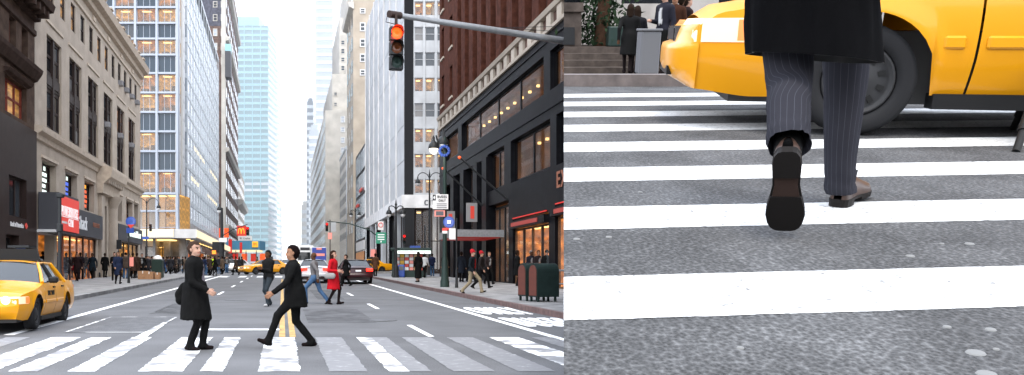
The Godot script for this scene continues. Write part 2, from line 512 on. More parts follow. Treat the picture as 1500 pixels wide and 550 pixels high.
# ---------- building pieces ----------
func frame_mesh(w: float, h: float, cols: int, rows: int, bar: float) -> ArrayMesh:
	var key := "f%.2f_%.2f_%d_%d_%.2f" % [w, h, cols, rows, bar]
	if not cache.has(key):
		var b := MB.new()
		b.bx(-w / 2, -w / 2 + bar, -h / 2, h / 2, -0.04, 0.05)
		b.bx(w / 2 - bar, w / 2, -h / 2, h / 2, -0.04, 0.05)
		b.bx(-w / 2 + bar, w / 2 - bar, h / 2 - bar, h / 2, -0.04, 0.05)
		b.bx(-w / 2 + bar, w / 2 - bar, -h / 2, -h / 2 + bar, -0.04, 0.05)
		for i in range(1, cols):
			var x := -w / 2 + w * i / cols
			b.bx(x - bar / 2, x + bar / 2, -h / 2 + bar, h / 2 - bar, -0.035, 0.045)
		for j in range(1, rows):
			var y := -h / 2 + h * j / rows
			b.bx(-w / 2 + bar, w / 2 - bar, y - bar * 0.4, y + bar * 0.4, -0.03, 0.04)
		cache[key] = b.mesh()
	return cache[key]
func pane_mesh(w: float, h: float) -> ArrayMesh:
	var key := "p%.2f_%.2f" % [w, h]
	if not cache.has(key):
		cache[key] = boxmesh(-w / 2, w / 2, -h / 2, h / 2, -0.012, 0.0).mesh()
	return cache[key]
func room_mesh(w: float, h: float, z: float) -> ArrayMesh:
	var key := "r%.2f_%.2f_%.2f" % [w, h, z]
	if not cache.has(key):
		var b := MB.new()
		var x := w / 2
		var y := h / 2
		b.quad(Vector3(-x, -y, -z), Vector3(x, -y, -z), Vector3(x, y, -z), Vector3(-x, y, -z))
		b.quad(Vector3(-x, y, 0), Vector3(-x, y, -z), Vector3(x, y, -z), Vector3(x, y, 0))
		b.quad(Vector3(-x, -y, -z), Vector3(-x, -y, 0), Vector3(x, -y, 0), Vector3(x, -y, -z))
		b.quad(Vector3(-x, -y, 0), Vector3(-x, -y, -z), Vector3(-x, y, -z), Vector3(-x, y, 0))
		b.quad(Vector3(x, -y, -z), Vector3(x, -y, 0), Vector3(x, y, 0), Vector3(x, y, -z))
		cache[key] = b.mesh()
	return cache[key]
# A window in a recess: frame, one pane for each light; lit adds the room seen through it, its walls glowing.
func win(parent: Node, fx: Transform3D, r: Rect2, deep: float, fm: Material, pm: Material, cols := 1, rows := 2, bar := 0.08, lit: Material = null, split := true) -> MeshInstance3D:
	var c := r.get_center()
	var o := part(parent, "window", frame_mesh(r.size.x, r.size.y, cols, rows, bar), fm, fx * Transform3D(Basis.IDENTITY, Vector3(c.x, c.y, -deep)))
	var g: Material = M.clear if lit else pm
	var nc := cols if split else 1
	var nr := rows if split else 1
	var w := (r.size.x - bar) / nc
	var h := (r.size.y - bar) / nr
	for i in nc:
		for j in nr:
			var p := part(o, "pane", pane_mesh(w - bar * 0.3, h - bar * 0.3), g, at(Vector3(-r.size.x / 2 + bar / 2 + w * (i + 0.5), -r.size.y / 2 + bar / 2 + h * (j + 0.5), 0)))
			if not lit and g == M.pane_dark and rng.randf() < 0.3:
				p.material_override = M.pane_grey if rng.randf() < 0.7 else M.pane_blind
	if lit:
		part(o, "room", room_mesh(r.size.x - 0.02, r.size.y - 0.02, 1.6), lit, at(Vector3(0, 0, -0.06)))
		var b := MB.new()
		b.bx(-r.size.x * 0.36, r.size.x * 0.1, r.size.y / 2 - 0.1, r.size.y / 2 - 0.05, -1.1, -0.8)
		part(o, "ceiling_light", b, M.lamp_warm)
		b = MB.new()
		b.bx(-r.size.x * 0.4, -r.size.x * 0.05, -r.size.y / 2 + 0.02, -r.size.y * rng.randf_range(0.2, 0.32), -1.2, -0.7)
		b.bx(r.size.x * 0.08, r.size.x * 0.3, -r.size.y / 2 + 0.02, -r.size.y * rng.randf_range(0.05, 0.25), -1.4, -1.0)
		part(o, "furniture", b, M.interior_dark)
	return o
func shell(parent: Node, fx: Transform3D, u0: float, u1: float, v0: float, v1: float, deep: float, m: Material, front := 0.0) -> void:   # end walls, back and roof behind a facade
	var b := MB.new()
	b.bx(u0, u0 + 0.3, v0, v1 - 0.3, -deep, -0.02 - front)
	b.bx(u1 - 0.3, u1, v0, v1 - 0.3, -deep, -0.02 - front)
	b.bx(u0 + 0.3, u1 - 0.3, v0, v1 - 0.3, -deep, -deep + 0.3)
	part(parent, "side_wall", b, m, fx)
	part(parent, "roof", boxmesh(u0, u1, v1 - 0.3, v1, -deep, -0.02 - front), m, fx)
	part(parent, "inner_wall", boxmesh(u0 + 0.3, u1 - 0.3, v0, v1 - 0.3, -3.2, -2.9), M.inner_plaster, fx)
func moulding(parent: Node, called: String, fx: Transform3D, u0: float, u1: float, prof: Array, m: Material) -> MeshInstance3D:   # profile of (out, height) swept along the facade
	var poly := PackedVector2Array()
	for p: Vector2 in prof:
		poly.append(p)
	var b := MB.new()
	b.prism(poly, u0, u1, Transform3D(Basis(Vector3(0, 0, 1), Vector3(0, 1, 0), Vector3(1, 0, 0)), Vector3.ZERO))
	# the sweep above mirrors the polygon; turn its faces back
	for i in range(0, b.v.size(), 3):
		var q := b.v[i + 1]
		b.v[i + 1] = b.v[i + 2]
		b.v[i + 2] = q
	for i in b.n.size():
		b.n[i] = -b.n[i]
	return part(parent, called, b, m, fx)
func air_conditioner(parent: Node, fx: Transform3D, u: float, v: float, s := 1.0) -> void:
	var b := MB.new()
	b.cbox(Vector3(u, v, 0.1), Vector3(0.62, 0.40, 0.42) * s, 0.03)
	var o := part(parent, "air_conditioner", b, M.sign_mid, fx)
	part(o, "grille", boxmesh(u - 0.26 * s, u + 0.26 * s, v - 0.16 * s, v + 0.16 * s, 0.1 + 0.21 * s, 0.1 + 0.22 * s), M.trim_grey)
# A deep lit shop front: room with glowing walls, lamps, shelves with goods.
func shop_room(parent: Node, fx: Transform3D, u0: float, u1: float, v0: float, v1: float, deep: float, wallm: Material, goods: Array) -> void:
	var c := Vector3((u0 + u1) / 2, (v0 + v1) / 2, -0.25)
	var o := part(parent, "shop_interior", room_mesh(u1 - u0, v1 - v0, deep), wallm, fx * at(c))
	for i in int((u1 - u0) / 1.4):
		for j in 2:
			part(o, "ceiling_light", boxmesh(-0.25, 0.25, -0.05, 0.0, -0.2, 0.2), M.lamp_warm, at(Vector3(u0 - c.x + 0.7 + i * 1.4, v1 - c.y - 0.06, -0.8 - j * 1.4)))
	for i in int((u1 - u0) / 0.9):
		var x := u0 - c.x + 0.45 + i * 0.9
		var z := -deep + 0.35 + (0.9 if i % 3 == 1 else 0.0)
		var b := MB.new()
		var hh := (v1 - v0) * (0.62 if i % 3 != 1 else 0.4)
		b.bx(x - 0.4, x + 0.4, v0 - c.y, v0 - c.y + hh, z - 0.16, z - 0.12)
		for k in 4:
			b.bx(x - 0.4, x + 0.4, v0 - c.y + hh * (k + 0.9) / 4.0, v0 - c.y + hh * (k + 0.9) / 4.0 + 0.03, z - 0.12, z + 0.2)
		part(o, "shelf", b, M.wood)
		for gi in goods.size():
			var gb := MB.new()
			for k in 4:
				for q in 3:
					if (k * 3 + q + i) % goods.size() == gi:
						gb.bx(x - 0.36 + q * 0.25, x - 0.36 + q * 0.25 + rng.randf_range(0.1, 0.2), v0 - c.y + hh * (k + 0.9) / 4.0 - hh / 4.0 + 0.035, v0 - c.y + hh * (k + 0.9) / 4.0 - hh / 4.0 + hh / 4.0 * rng.randf_range(0.4, 0.8), z - 0.1, z + 0.12)
			if gb.v.size():
				part(o, "goods", gb, goods[gi])

func left_uv(px: float, py: float, d0: float) -> Vector2:
	var d := XL * F / (px - 413.0)
	return Vector2((d - d0) * UL, CH + (HY - py) / F * d)
func right_uv(px: float, py: float, d1: float) -> Vector2:
	var d := XR * F / (px - 413.0)
	return Vector2((d1 - d) * UL, CH + (HY - py) / F * d)
func on(u: float, v: float, z: float) -> Transform3D:
	return Transform3D(Basis.IDENTITY, Vector3(u, v, z))

func brown_building() -> void:
	var d0 := 30.0
	var fx := FL(d0)
	var o := thing("brownstone_building", "dark brown building with polished granite base and triple window with gold light", "building")
	var u := func(d: float) -> float: return (d - d0) * UL
	var e: float = u.call(43.9)
	# polished granite base
	var holes := [Rect2(u.call(39.4), 4.3, 2.8, 2.0), Rect2(u.call(39.0), 0.3, 2.0, 3.1), Rect2(u.call(33.5), 0.3, 3.4, 3.4)]
	var b := MB.new()
	b.wall(0, e, 0.3, 9.1, holes, 0.5)
	b.quad(Vector3(0, 9.1, 0), Vector3(e, 9.1, 0), Vector3(e, 9.1, -0.14), Vector3(0, 9.1, -0.14))
	part(o, "granite_base", b, M.granite_brown, fx * on(0, 0, 0.12))
	win(o, fx, holes[0], 0.2, M.bronze, M.pane_dark, 3, 1, 0.1)
	var dr := win(o, fx, holes[1], 0.3, M.bronze, M.pane_dark, 2, 1, 0.12)
	dr.name = "door"
	part(o, "door_leaf", boxmesh(u.call(39.0) + 0.1, u.call(39.0) + 0.95, 0.75, 2.3, -0.24, -0.2), M.wood, fx)
	win(o, fx, holes[2], 0.3, M.bronze, M.pane_dark, 3, 1, 0.12)
	words(o, "lettering", "Bank of America", M.sign_white, 2.0, 0.24, fx * on(u.call(40.55), 3.93, 0.15))
	var lg := MB.new()
	lg.prism(PackedVector2Array([Vector2(0, -0.16), Vector2(0.26, 0.0), Vector2(0, 0.16), Vector2(-0.2, 0.0)]), 0, 0.03)
	part(o, "emblem", lg, M.sign_red, fx * on(u.call(42.0), 3.95, 0.13))
	# brownstone above
	var hs := [Rect2(u.call(39.25), 9.35, 3.4, 1.75)]
	for d in [39.85, 41.75, 37.0, 35.1]:
		hs.append(Rect2(u.call(d), 12.55, 1.05, 1.6))
		hs.append(Rect2(u.call(d), 16.2, 1.05, 1.8))
	hs.append(Rect2(u.call(33.9), 9.35, 3.4, 1.75))
	b = MB.new()
	b.wall(0, e, 9.1, 19.5, hs, 0.45)
	part(o, "wall", b, M.brownstone, fx)
	win(o, fx, hs[0], 0.3, M.red_frame, M.pane_dark, 3, 2, 0.13, M.room_glow_gold)
	for i in range(1, hs.size()):
		win(o, fx, hs[i], 0.35, M.red_frame, M.pane_dark, 1, 2, 0.1)
	moulding(o, "window_hood", fx, u.call(39.0), u.call(42.8), [Vector2(0, 11.15), Vector2(0.22, 11.25), Vector2(0.3, 11.4), Vector2(0, 11.42)], M.brownstone_trim)
	moulding(o, "belt_course", fx, 0, e + 0.05, [Vector2(0, 11.75), Vector2(0.15, 11.8), Vector2(0.4, 12.2), Vector2(0.45, 12.4), Vector2(0, 12.45)], M.brownstone_trim)
	moulding(o, "belt_course", fx, 0, e, [Vector2(0, 14.2), Vector2(0.12, 14.25), Vector2(0.12, 14.5), Vector2(0, 14.55)], M.brownstone_trim)
	moulding(o, "cornice", fx, 0, e + 0.1, [Vector2(0, 15.0), Vector2(0.3, 15.05), Vector2(0.35, 15.45), Vector2(0.95, 15.55), Vector2(1.05, 15.9), Vector2(0, 15.95)], M.brownstone_trim)
	for i in 18:
		part(o, "bracket", boxmesh(0.3 + i * 0.78, 0.55 + i * 0.78, 15.1, 15.5, 0.3, 0.85), M.brownstone_trim, fx)
	shell(o, fx, 0, e, 0.3, 19.5, 14, M.brownstone)

func cream_building() -> void:
	var d0 := 43.95
	var fx := FL(d0)
	var o := thing("cream_building", "cream stone office building with tall paired windows above two lit shops", "building")
	var u := func(d: float) -> float: return (d - d0) * UL
	var e: float = u.call(76.7)
	var tall := []
	var attic := []
	for i in 6:
		tall.append(Rect2(u.call(46.2 + 4.93 * i), 9.8, 3.1 * UL, 5.3))
	for i in 12:
		attic.append(Rect2(u.call(46.55 + 2.465 * i), 16.9, 1.15, 1.75))
	var mid := [Rect2(u.call(45.3), 5.8, 2.9, 2.0), Rect2(u.call(50.2), 5.8, 2.9, 2.0), Rect2(u.call(55.05), 5.8, 2.9, 2.0), Rect2(u.call(65.4), 5.8, 2.6, 2.0), Rect2(u.call(69.8), 5.8, 2.9, 2.0), Rect2(u.call(73.5), 5.8, 2.0, 2.0)]
	var shops := [Rect2(u.call(44.6), 0.4, 3.2, 3.5), Rect2(u.call(48.3), 0.4, 10.2 * UL, 3.55), Rect2(u.call(60.2), 0.4, 1.9, 6.2), Rect2(u.call(64.9), 0.4, 10.6 * UL, 3.75)]
	var b := MB.new()
	b.wall(0, e, 0.4, 20.4, tall + attic + mid + shops, 0.55)
	part(o, "wall", b, M.cream, fx)
	shell(o, fx, 0, e, 0.4, 20.4, 16, M.cream)
	# tall windows: two storeys with an iron spandrel between
	for i in 6:
		var r: Rect2 = tall[i]
		for s in [0, 1]:
			var rr := Rect2(r.position.x, r.position.y + (0.0 if s == 0 else 3.15), r.size.x, 2.35 if s == 0 else 2.15)
			win(o, fx, rr, 0.2, M.bronze, M.pane_dark, 2, 2, 0.2, M.room_glow_warm if (i >= 4 and s == 1) else null)
		var sp := MB.new()
		sp.bx(r.position.x, r.end.x, r.position.y + 2.35, r.position.y + 3.15, -0.2, -0.1)
		sp.bx(r.position.x + 0.25, r.position.x + 1.4, r.position.y + 2.5, r.position.y + 3.0, -0.1, -0.05)
		sp.bx(r.position.x + 1.75, r.position.x + 2.9, r.position.y + 2.5, r.position.y + 3.0, -0.1, -0.05)
		part(o, "spandrel", sp, M.bronze, fx)
		part(o, "mullion", boxmesh(r.get_center().x - 0.13, r.get_center().x + 0.13, r.position.y, r.end.y, -0.18, -0.03), M.bronze, fx)
		part(o, "label_mould", boxmesh(r.position.x - 0.25, r.end.x + 0.25, 15.75, 15.9, 0.0, 0.07), M.cream_trim, fx)
	for i in 12:
		win(o, fx, attic[i], 0.12, M.bronze, M.pane_dark, 1, 2, 0.09, M.room_glow_gold if i in [0, 1, 2, 5, 6] else null)
	for i in [8, 9, 10, 11]:
		air_conditioner(o, fx, attic[i].get_center().x, 17.05)
	for i in [3, 4, 5]:
		air_conditioner(o, fx, tall[i].get_center().x - 0.75, 12.75)
	for i in mid.size():
		win(o, fx, mid[i], 0.4, M.bronze, M.pane_dark, 2, 2, 0.12, M.room_glow_dim if i == 4 else null)
		part(o, "label_mould", boxmesh(mid[i].position.x - 0.2, mid[i].end.x + 0.2, mid[i].end.y + 0.12, mid[i].end.y + 0.28, 0, 0.1), M.cream_trim, fx)
	# lit notices in the first floor windows
	for q in [[0, M.box_white, M.box_white], [1, M.box_blue, M.box_white], [2, M.neon_orange, M.box_gold]]:
		var c: Vector2 = mid[q[0]].get_center()
		var n := MB.new()
		for k in 4:
			n.bx(c.x - 0.1, c.x + rng.randf_range(0.45, 0.75), c.y - 0.7 + k * 0.33, c.y - 0.5 + k * 0.33, -0.36, -0.34)
		part(o, "window_notice", n, q[1], fx)
		part(o, "window_notice", boxmesh(c.x + 0.15, c.x + 0.5, c.y + 0.62, c.y + 0.85, -0.36, -0.34), q[2], fx)
	# mouldings
	moulding(o, "belt_course", fx, -0.05, e + 0.3, [Vector2(0, 8.75), Vector2(0.12, 8.8), Vector2(0.16, 9.05), Vector2(0.38, 9.2), Vector2(0.42, 9.45), Vector2(0, 9.55)], M.cream_trim)
	moulding(o, "belt_course", fx, 0, e, [Vector2(0, 18.95), Vector2(0.1, 18.98), Vector2(0.12, 19.15), Vector2(0, 19.18)], M.cream_trim)
	moulding(o, "cornice", fx, -0.05, e + 0.4, [Vector2(0, 19.75), Vector2(0.25, 19.85), Vector2(0.3, 20.15), Vector2(0.65, 20.3), Vector2(0.75, 20.6), Vector2(0.8, 20.75), Vector2(-0.2, 20.8)], M.cream_trim)
	for i in 7:
		part(o, "rosette", boxmesh(u.call(47.8 + 4.93 * i) - 0.35, u.call(47.8 + 4.93 * i) + 0.35, 19.3, 19.6, 0.0, 0.09), M.cream_trim, fx)
	part(o, "parapet", boxmesh(0, e, 20.8, 21.35, -0.25, 0.1), M.cream, fx)
	part(o, "parapet_cap", boxmesh(-0.05, e + 0.1, 21.35, 21.5, -0.35, 0.22), M.cream_trim, fx)
	for i in 14:
		var c := MB.new()
		var x: float = u.call(45.4 + 2.4 * i)
		c.bx(x - 0.32, x + 0.32, 20.8, 21.56, -0.3, 0.32)
		c.bx(x - 0.4, x + 0.4, 21.56, 21.66, -0.38, 0.4)
		part(o, "parapet_post", c, M.cream, fx)
	# portal with brackets and column
	var pc := MB.new()
	pc.bx(u.call(59.1), u.call(60.1), 0.5, 7.2, 0, 0.25)
	part(o, "pilaster", pc, M.cream, fx)
	var cl := MB.new()
	cl.lathe([Vector2(0.62, 0.6), Vector2(0.62, 1.3), Vector2(0.5, 1.45), Vector2(0.5, 1.6), Vector2(0.46, 6.2), Vector2(0.5, 6.25), Vector2(0.5, 6.4), Vector2(0.75, 6.9), Vector2(0.75, 7.1)], 18, on(u.call(63.2), 0.3, 0.1))
	part(o, "column", cl, M.cream, fx)
	moulding(o, "portal_cornice", fx, u.call(58.7), u.call(64.7), [Vector2(0, 7.3), Vector2(0.4, 7.35), Vector2(0.45, 8.0), Vector2(0.95, 8.5), Vector2(1.05, 9.0), Vector2(1.05, 9.2), Vector2(0, 9.3)], M.cream_trim)
	for i in 9:
		part(o, "dentil", boxmesh(u.call(59.0 + i * 0.62), u.call(59.3 + i * 0.62), 8.05, 8.4, 0.45, 0.8), M.cream, fx)
	part(o, "portal_recess", boxmesh(u.call(60.2), u.call(62.0), 0.4, 6.6, -0.6, -0.5), M.bronze, fx)
	part(o, "wall_lantern", boxmesh(u.call(62.5), u.call(62.8), 3.4, 4.1, 0.6, 0.95), M.iron, fx)
	# first shop: red box sign, dark fascia, lit windows
	part(o, "entrance_recess", boxmesh(shops[0].position.x, shops[0].end.x, 0.4, 3.9, -1.4, -1.3), M.marble, fx)
	part(o, "entrance_soffit", boxmesh(u.call(44.0), u.call(48.2), 3.75, 3.9, -1.3, 1.0), M.panel_white, fx)
	var rs := part(o, "box_sign", boxmesh(u.call(44.4), u.call(48.7), 3.75, 5.95, 0.06, 1.1), M.sign_dark, fx)
	rs.set_meta("label", "red box sign with white lettering over the shop entrance")
	var rf := boxmesh(u.call(44.55), u.call(48.6), 3.9, 5.8, 1.1, 1.16)
	part(rs, "sign_face", rf, M.box_red)
	words(rs, "lettering", "POWERHOUSE", M.letter_white, 3.7, 0.55, on(u.call(46.5), 5.0, 1.17), "Droid Serif")
	words(rs, "lettering", "GYM", M.letter_white, 1.1, 0.42, on(u.call(46.7), 4.4, 1.17), "Droid Serif")
	part(rs, "sign_rule", boxmesh(u.call(44.7), u.call(48.4), 4.66, 4.7, 1.16, 1.175), M.letter_white)
	part(rs, "sign_rule", boxmesh(u.call(44.8), u.call(45.9), 4.3, 4.42, 1.16, 1.175), M.sign_white)
	var fs := part(o, "shop_sign", boxmesh(u.call(48.75), u.call(58.7), 3.95, 5.6, 0.02, 0.4), M.sign_dark, fx)
	words(fs, "lettering", "RadioShack", M.white, 4.6, 0.85, on(u.call(51.7), 4.78, 0.42))
	words(fs, "lettering", "WIRELESS", M.sign_orange, 2.0, 0.3, on(u.call(56.6), 4.85, 0.42))
	shop_room(o, fx, u.call(48.35), u.call(58.45), 0.75, 3.9, 3.2, M.room_glow_shop, [M.gold, M.sign_red, M.white, M.sign_orange])
	for i in 6:
		var r := Rect2(u.call(48.3 + 1.7 * i), 0.75, 1.7 * UL, 3.2)
		win(o, fx, r, 0.12, M.sign_orange if i % 2 == 0 else M.bronze, M.clear, 1, 1, 0.09)
	# second shop
	var s2 := part(o, "shop_sign", boxmesh(u.call(64.8), u.call(75.6), 4.2, 5.5, 0.02, 0.35), M.sign_dark, fx)
	words(s2, "lettering", "Jennifer", M.box_white, 6.4, 0.75, on(u.call(71.6), 4.9, 0.38))
	shop_room(o, fx, u.call(65.0), u.call(75.4), 0.9, 4.1, 3.0, M.room_glow_gold, [M.white, M.gold, M.sign_orange])
	for i in 5:
		win(o, fx, Rect2(u.call(64.9 + 2.12 * i), 0.9, 2.12 * UL, 3.25), 0.12, M.bronze, M.clear, 1, 1, 0.09)

func glass_building() -> void:
	var d := 105.0
	var o := thing("glass_office_building", "glass office block with blue steel grid front and bright reflecting side", "building")
	var x_of := func(px: float) -> float: return (px - PX) / F * d
	var y_of := func(py: float) -> float: return CH + (HY - py) / F * d
	var fx := FF(0, d)
	var rows := [-62.0, -38.0, -13.0, 11.0, 34.0, 57.0, 80.5, 107.5, 136.0, 164.5, 193.0, 222.0, 251.0, 284.0]
	var cols := [101.0, 134.0, 166.5, 198.0, 229.5, 259.5]
	var lit := ["0,6", "1,4", "3,3", "3,5", "3,7", "4,3", "4,5", "4,7", "3,8", "4,8", "3,10", "3,12", "4,12", "2,3", "2,2", "4,2", "3,1", "2,5"]
	# steel grid
	for c: float in cols:
		part(o, "mullion", boxmesh(x_of.call(c) - 0.14, x_of.call(c) + 0.14, y_of.call(338.0), y_of.call(-62.0), -0.3, 0.25), M.steel_blue, fx)
	for r: float in rows:
		part(o, "transom", boxmesh(x_of.call(101.0), x_of.call(260.5), y_of.call(r) - 0.12, y_of.call(r) + 0.12, -0.3, 0.19), M.steel_blue, fx)
	for i in cols.size() - 1:
		for j in rows.size() - 1:
			var x0: float = x_of.call(cols[i]) + 0.15
			var x1: float = x_of.call(cols[i + 1]) - 0.15
			var y0: float = y_of.call(rows[j + 1]) + 0.13
			var y1: float = y_of.call(rows[j]) - 0.13
			var on_now := ("%d,%d" % [i, j]) in lit
			var rr := Rect2(x0, y0, x1 - x0, y1 - y0)
			win(o, fx, rr, 0.12, M.steel_blue, M.pane_grey if (i == 2 and j in [4, 3]) else M.pane_blue, 3, 1, 0.05, M.room_glow_gold if (on_now and (i + j) % 2 == 1) else (M.room_glow_warm if on_now else null))
	part(o, "inner_wall", boxmesh(x_of.call(101.0), x_of.call(258.0), y_of.call(284.0), y_of.call(-62.0), -2.6, -2.3), M.inner_plaster, fx)
	# glazed lobby floor
	for i in [2, 3, 4]:
		for j in 2:
			var rr := Rect2(x_of.call(cols[i]) + 0.15, y_of.call(310.0 if j == 0 else 335.0) + 0.1, x_of.call(cols[i + 1]) - x_of.call(cols[i]) - 0.3, 2.05)
			win(o, fx, rr, 0.12, M.steel_blue, M.clear, 1, 1, 0.08)
	part(o, "transom", boxmesh(x_of.call(160.0), x_of.call(259.0), y_of.call(310.0) - 0.06, y_of.call(310.0) + 0.08, -0.2, 0.19), M.steel_blue, fx)
	var lob := part(o, "lobby", room_mesh(8.4, 4.5, 5.0), M.room_glow_gold, fx * at(Vector3(x_of.call(211.0), y_of.call(310.0), -0.4)))
	for k in 4:
		part(lob, "pillar", boxmesh(-3.6 + k * 2.3, -2.9 + k * 2.3, -2.2, 2.2, -3.0, -2.4), M.shop_wall)
		part(lob, "ceiling_light", boxmesh(-4.0 + k * 2.2, -2.4 + k * 2.2, 2.1, 2.18, -2.2, -0.8), M.lamp_warm)
	# canopy that turns the corner
	var side := FL(d)
	part(o, "canopy", boxmesh(x_of.call(150.0), x_of.call(262.0), y_of.call(350.0), y_of.call(337.0), -1.0, 2.2), M.panel_white, fx)
	part(o, "canopy_light", boxmesh(x_of.call(150.0), x_of.call(261.5), y_of.call(348.5), y_of.call(338.0), 2.2, 2.26), M.canopy_light, fx)
	part(o, "canopy", boxmesh(-2.0, 66, y_of.call(350.0), y_of.call(337.0), -0.3, 2.4), M.panel_white, side)
	part(o, "canopy_light", boxmesh(-2.0, 66, y_of.call(348.5), y_of.call(338.0), 2.4, 2.46), M.canopy_light, side)
	for k in 14:
		part(o, "downlight", boxmesh(1.0 + k * 4.6, 1.6 + k * 4.6, y_of.call(350.0) - 0.06, y_of.call(350.0) - 0.01, 0.8, 1.3), M.lamp_warm, side)
	# recessed entrance below
	var yb := 1.7
	part(o, "entrance_wall", boxmesh(x_of.call(150.0), x_of.call(248.0), yb, y_of.call(350.0), -4.5, -4.2), M.marble, fx)
	for k in 3:
		part(o, "entrance_pier", boxmesh(x_of.call(205.0) + k * 2.1, x_of.call(205.0) + k * 2.1 + 0.9, yb, y_of.call(350.0), -3.4, -2.5), M.marble, fx)
	part(o, "entrance_light", boxmesh(x_of.call(205.0), x_of.call(246.0), y_of.call(352.0), y_of.call(350.5), -3.4, -1.0), M.lamp_warm, fx)
	for k in 2:
		win(o, fx, Rect2(x_of.call(203.0 + k * 14.0), yb, 1.1, 3.4), 2.2, M.bronze, M.clear, 1, 1, 0.08, M.room_glow_gold)
	# street side: stone strip, recess, reflecting glass bands
	var top := 46.0
	var f_end := 66.6 * UL
	var yl: float = y_of.call(318.0)
	for j in rows.size() - 1:
		var y0: float = y_of.call(rows[j + 1])
		var y1: float = minf(y_of.call(rows[j]), top + 6.0)
		part(o, "stone_panel", boxmesh(0.02, 7.0, y0 + 0.06, y1 - 0.06, -0.4, 0.0), M.panel_white, side)
	part(o, "stone_panel", boxmesh(0.02, 7.0, yl + 0.02, y_of.call(284.0) - 0.06, -0.4, 0.0), M.panel_white, side)
	part(o, "corner_recess", boxmesh(7.0, 9.4, yl, top, -1.2, -0.9), M.steel_blue, side)
	var fl := 2.5
	var jn := int((top - yl) / fl)
	for j in jn:
		var y := yl + j * fl
		var g: Material = M.pane_white if j % 3 != 1 else M.pane_pale
		part(o, "glass_band", boxmesh(9.4, f_end, y + 0.75, y + fl - 0.04, -0.3, -0.02), g, side)
		part(o, "spandrel_band", boxmesh(9.4, f_end, y + 0.04, y + 0.72, -0.3, 0.03), M.band_pale, side)
		if j < jn - 8 and j > 0 and j % 2 == 0:
			var b := MB.new()
			for k in 11:
				if rng.randf() < 0.75:
					b.bx(14.0 + k * 4.6, 17.6 + k * 4.6, y + 1.5, y + 2.0, -0.02, 0.0)
			part(o, "office_light", b, M.canopy_light, side).set_meta("kind", "stuff")
	var mul := MB.new()
	for k in 15:
		mul.bx(9.4 + k * 4.1, 9.5 + k * 4.1, yl, top, -0.02, 0.10)
	part(o, "mullion_row", mul, M.band_pale, side).set_meta("kind", "stuff")
	part(o, "stone_base", boxmesh(0.02, f_end, y_of.call(337.0), yl, -0.4, 0.02), M.marble, side)
	for k in 6:
		win(o, side, Rect2(8.0 + k * 9.6, 2.0, 8.8, 3.2), 0.8, M.bronze, M.clear, 3, 1, 0.1, M.room_glow_gold, false)
	part(o, "stone_base", boxmesh(0.3, f_end, 1.0, y_of.call(350.0), -3.2, -2.9), M.marble, side)
	part(o, "roof", boxmesh(7.0, f_end, top, top + 0.5, -20, 0.05), M.band_pale, side)
	part(o, "back_wall", boxmesh(6.0, f_end, 1.5, top - 0.1, -18, -3.4), M.band_pale, side)

# A plain far block: front to the camera and side to the street, windows as parts.
func far_block(called: String, label: String, xs: float, d: float, deep: float, wide: float, y0: float, y1: float, right: bool, m: Material, front_rows: Array, front_cols: Array, pm: Material, side_rows := 0, side_cols := 0, trim: Material = null) -> Node3D:
	var o := thing(called, label, "building")
	var sg := 1.0 if right else -1.0
	var c := ST(xs, d)
	var c2 := ST(xs, d + deep)
	var b := MB.new()
	var pts := [Vector3(c.x, y1, c.z), Vector3(c.x + sg * wide, y1, c.z), Vector3(c2.x + sg * wide, y1, c2.z), Vector3(c2.x, y1, c2.z)]
	if not right:
		pts.reverse()
	b.column(pts, y1 - y0)
	part(o, "wall", b, m)
	for rr in front_rows:      # rows of (bottom, top) in pixels, columns of (left, right) in pixels
		for cc in front_cols:
			var p0 := W(cc[0], rr[1], d)
			var p1 := W(cc[1], rr[0], d)
			var f := part(o, "window", frame_mesh(p1.x - p0.x, p1.y - p0.y, 1, 2, 0.16), trim if trim else M.panel_white, at(Vector3((p0.x + p1.x) / 2, (p0.y + p1.y) / 2, -d + 0.05)))
			part(f, "pane", pane_mesh(p1.x - p0.x - 0.1, p1.y - p0.y - 0.1), pm if rng.randf() < 0.75 else M.pane_grey, at(Vector3(0, 0, -0.02)))
	if side_rows > 0:
		var fx := FR(d + deep, xs) if right else Transform3D(FL(d).basis, Vector3(xs + K * d, 0, -d))
		var L := deep * UL
		for j in side_rows:
			var sb := MB.new()
			var y := y0 + 6.0 + (y1 - y0 - 7.0) * j / side_rows
			var h := (y1 - y0 - 7.0) / side_rows
			for i in side_cols:
				var x := L * (i + 0.28) / side_cols
				sb.bx(x, x + L / side_cols * 0.45, y + h * 0.2, y + h * 0.75, -0.05, 0.04)
			part(o, "window_row", sb, pm, fx).set_meta("kind", "stuff")
	return o

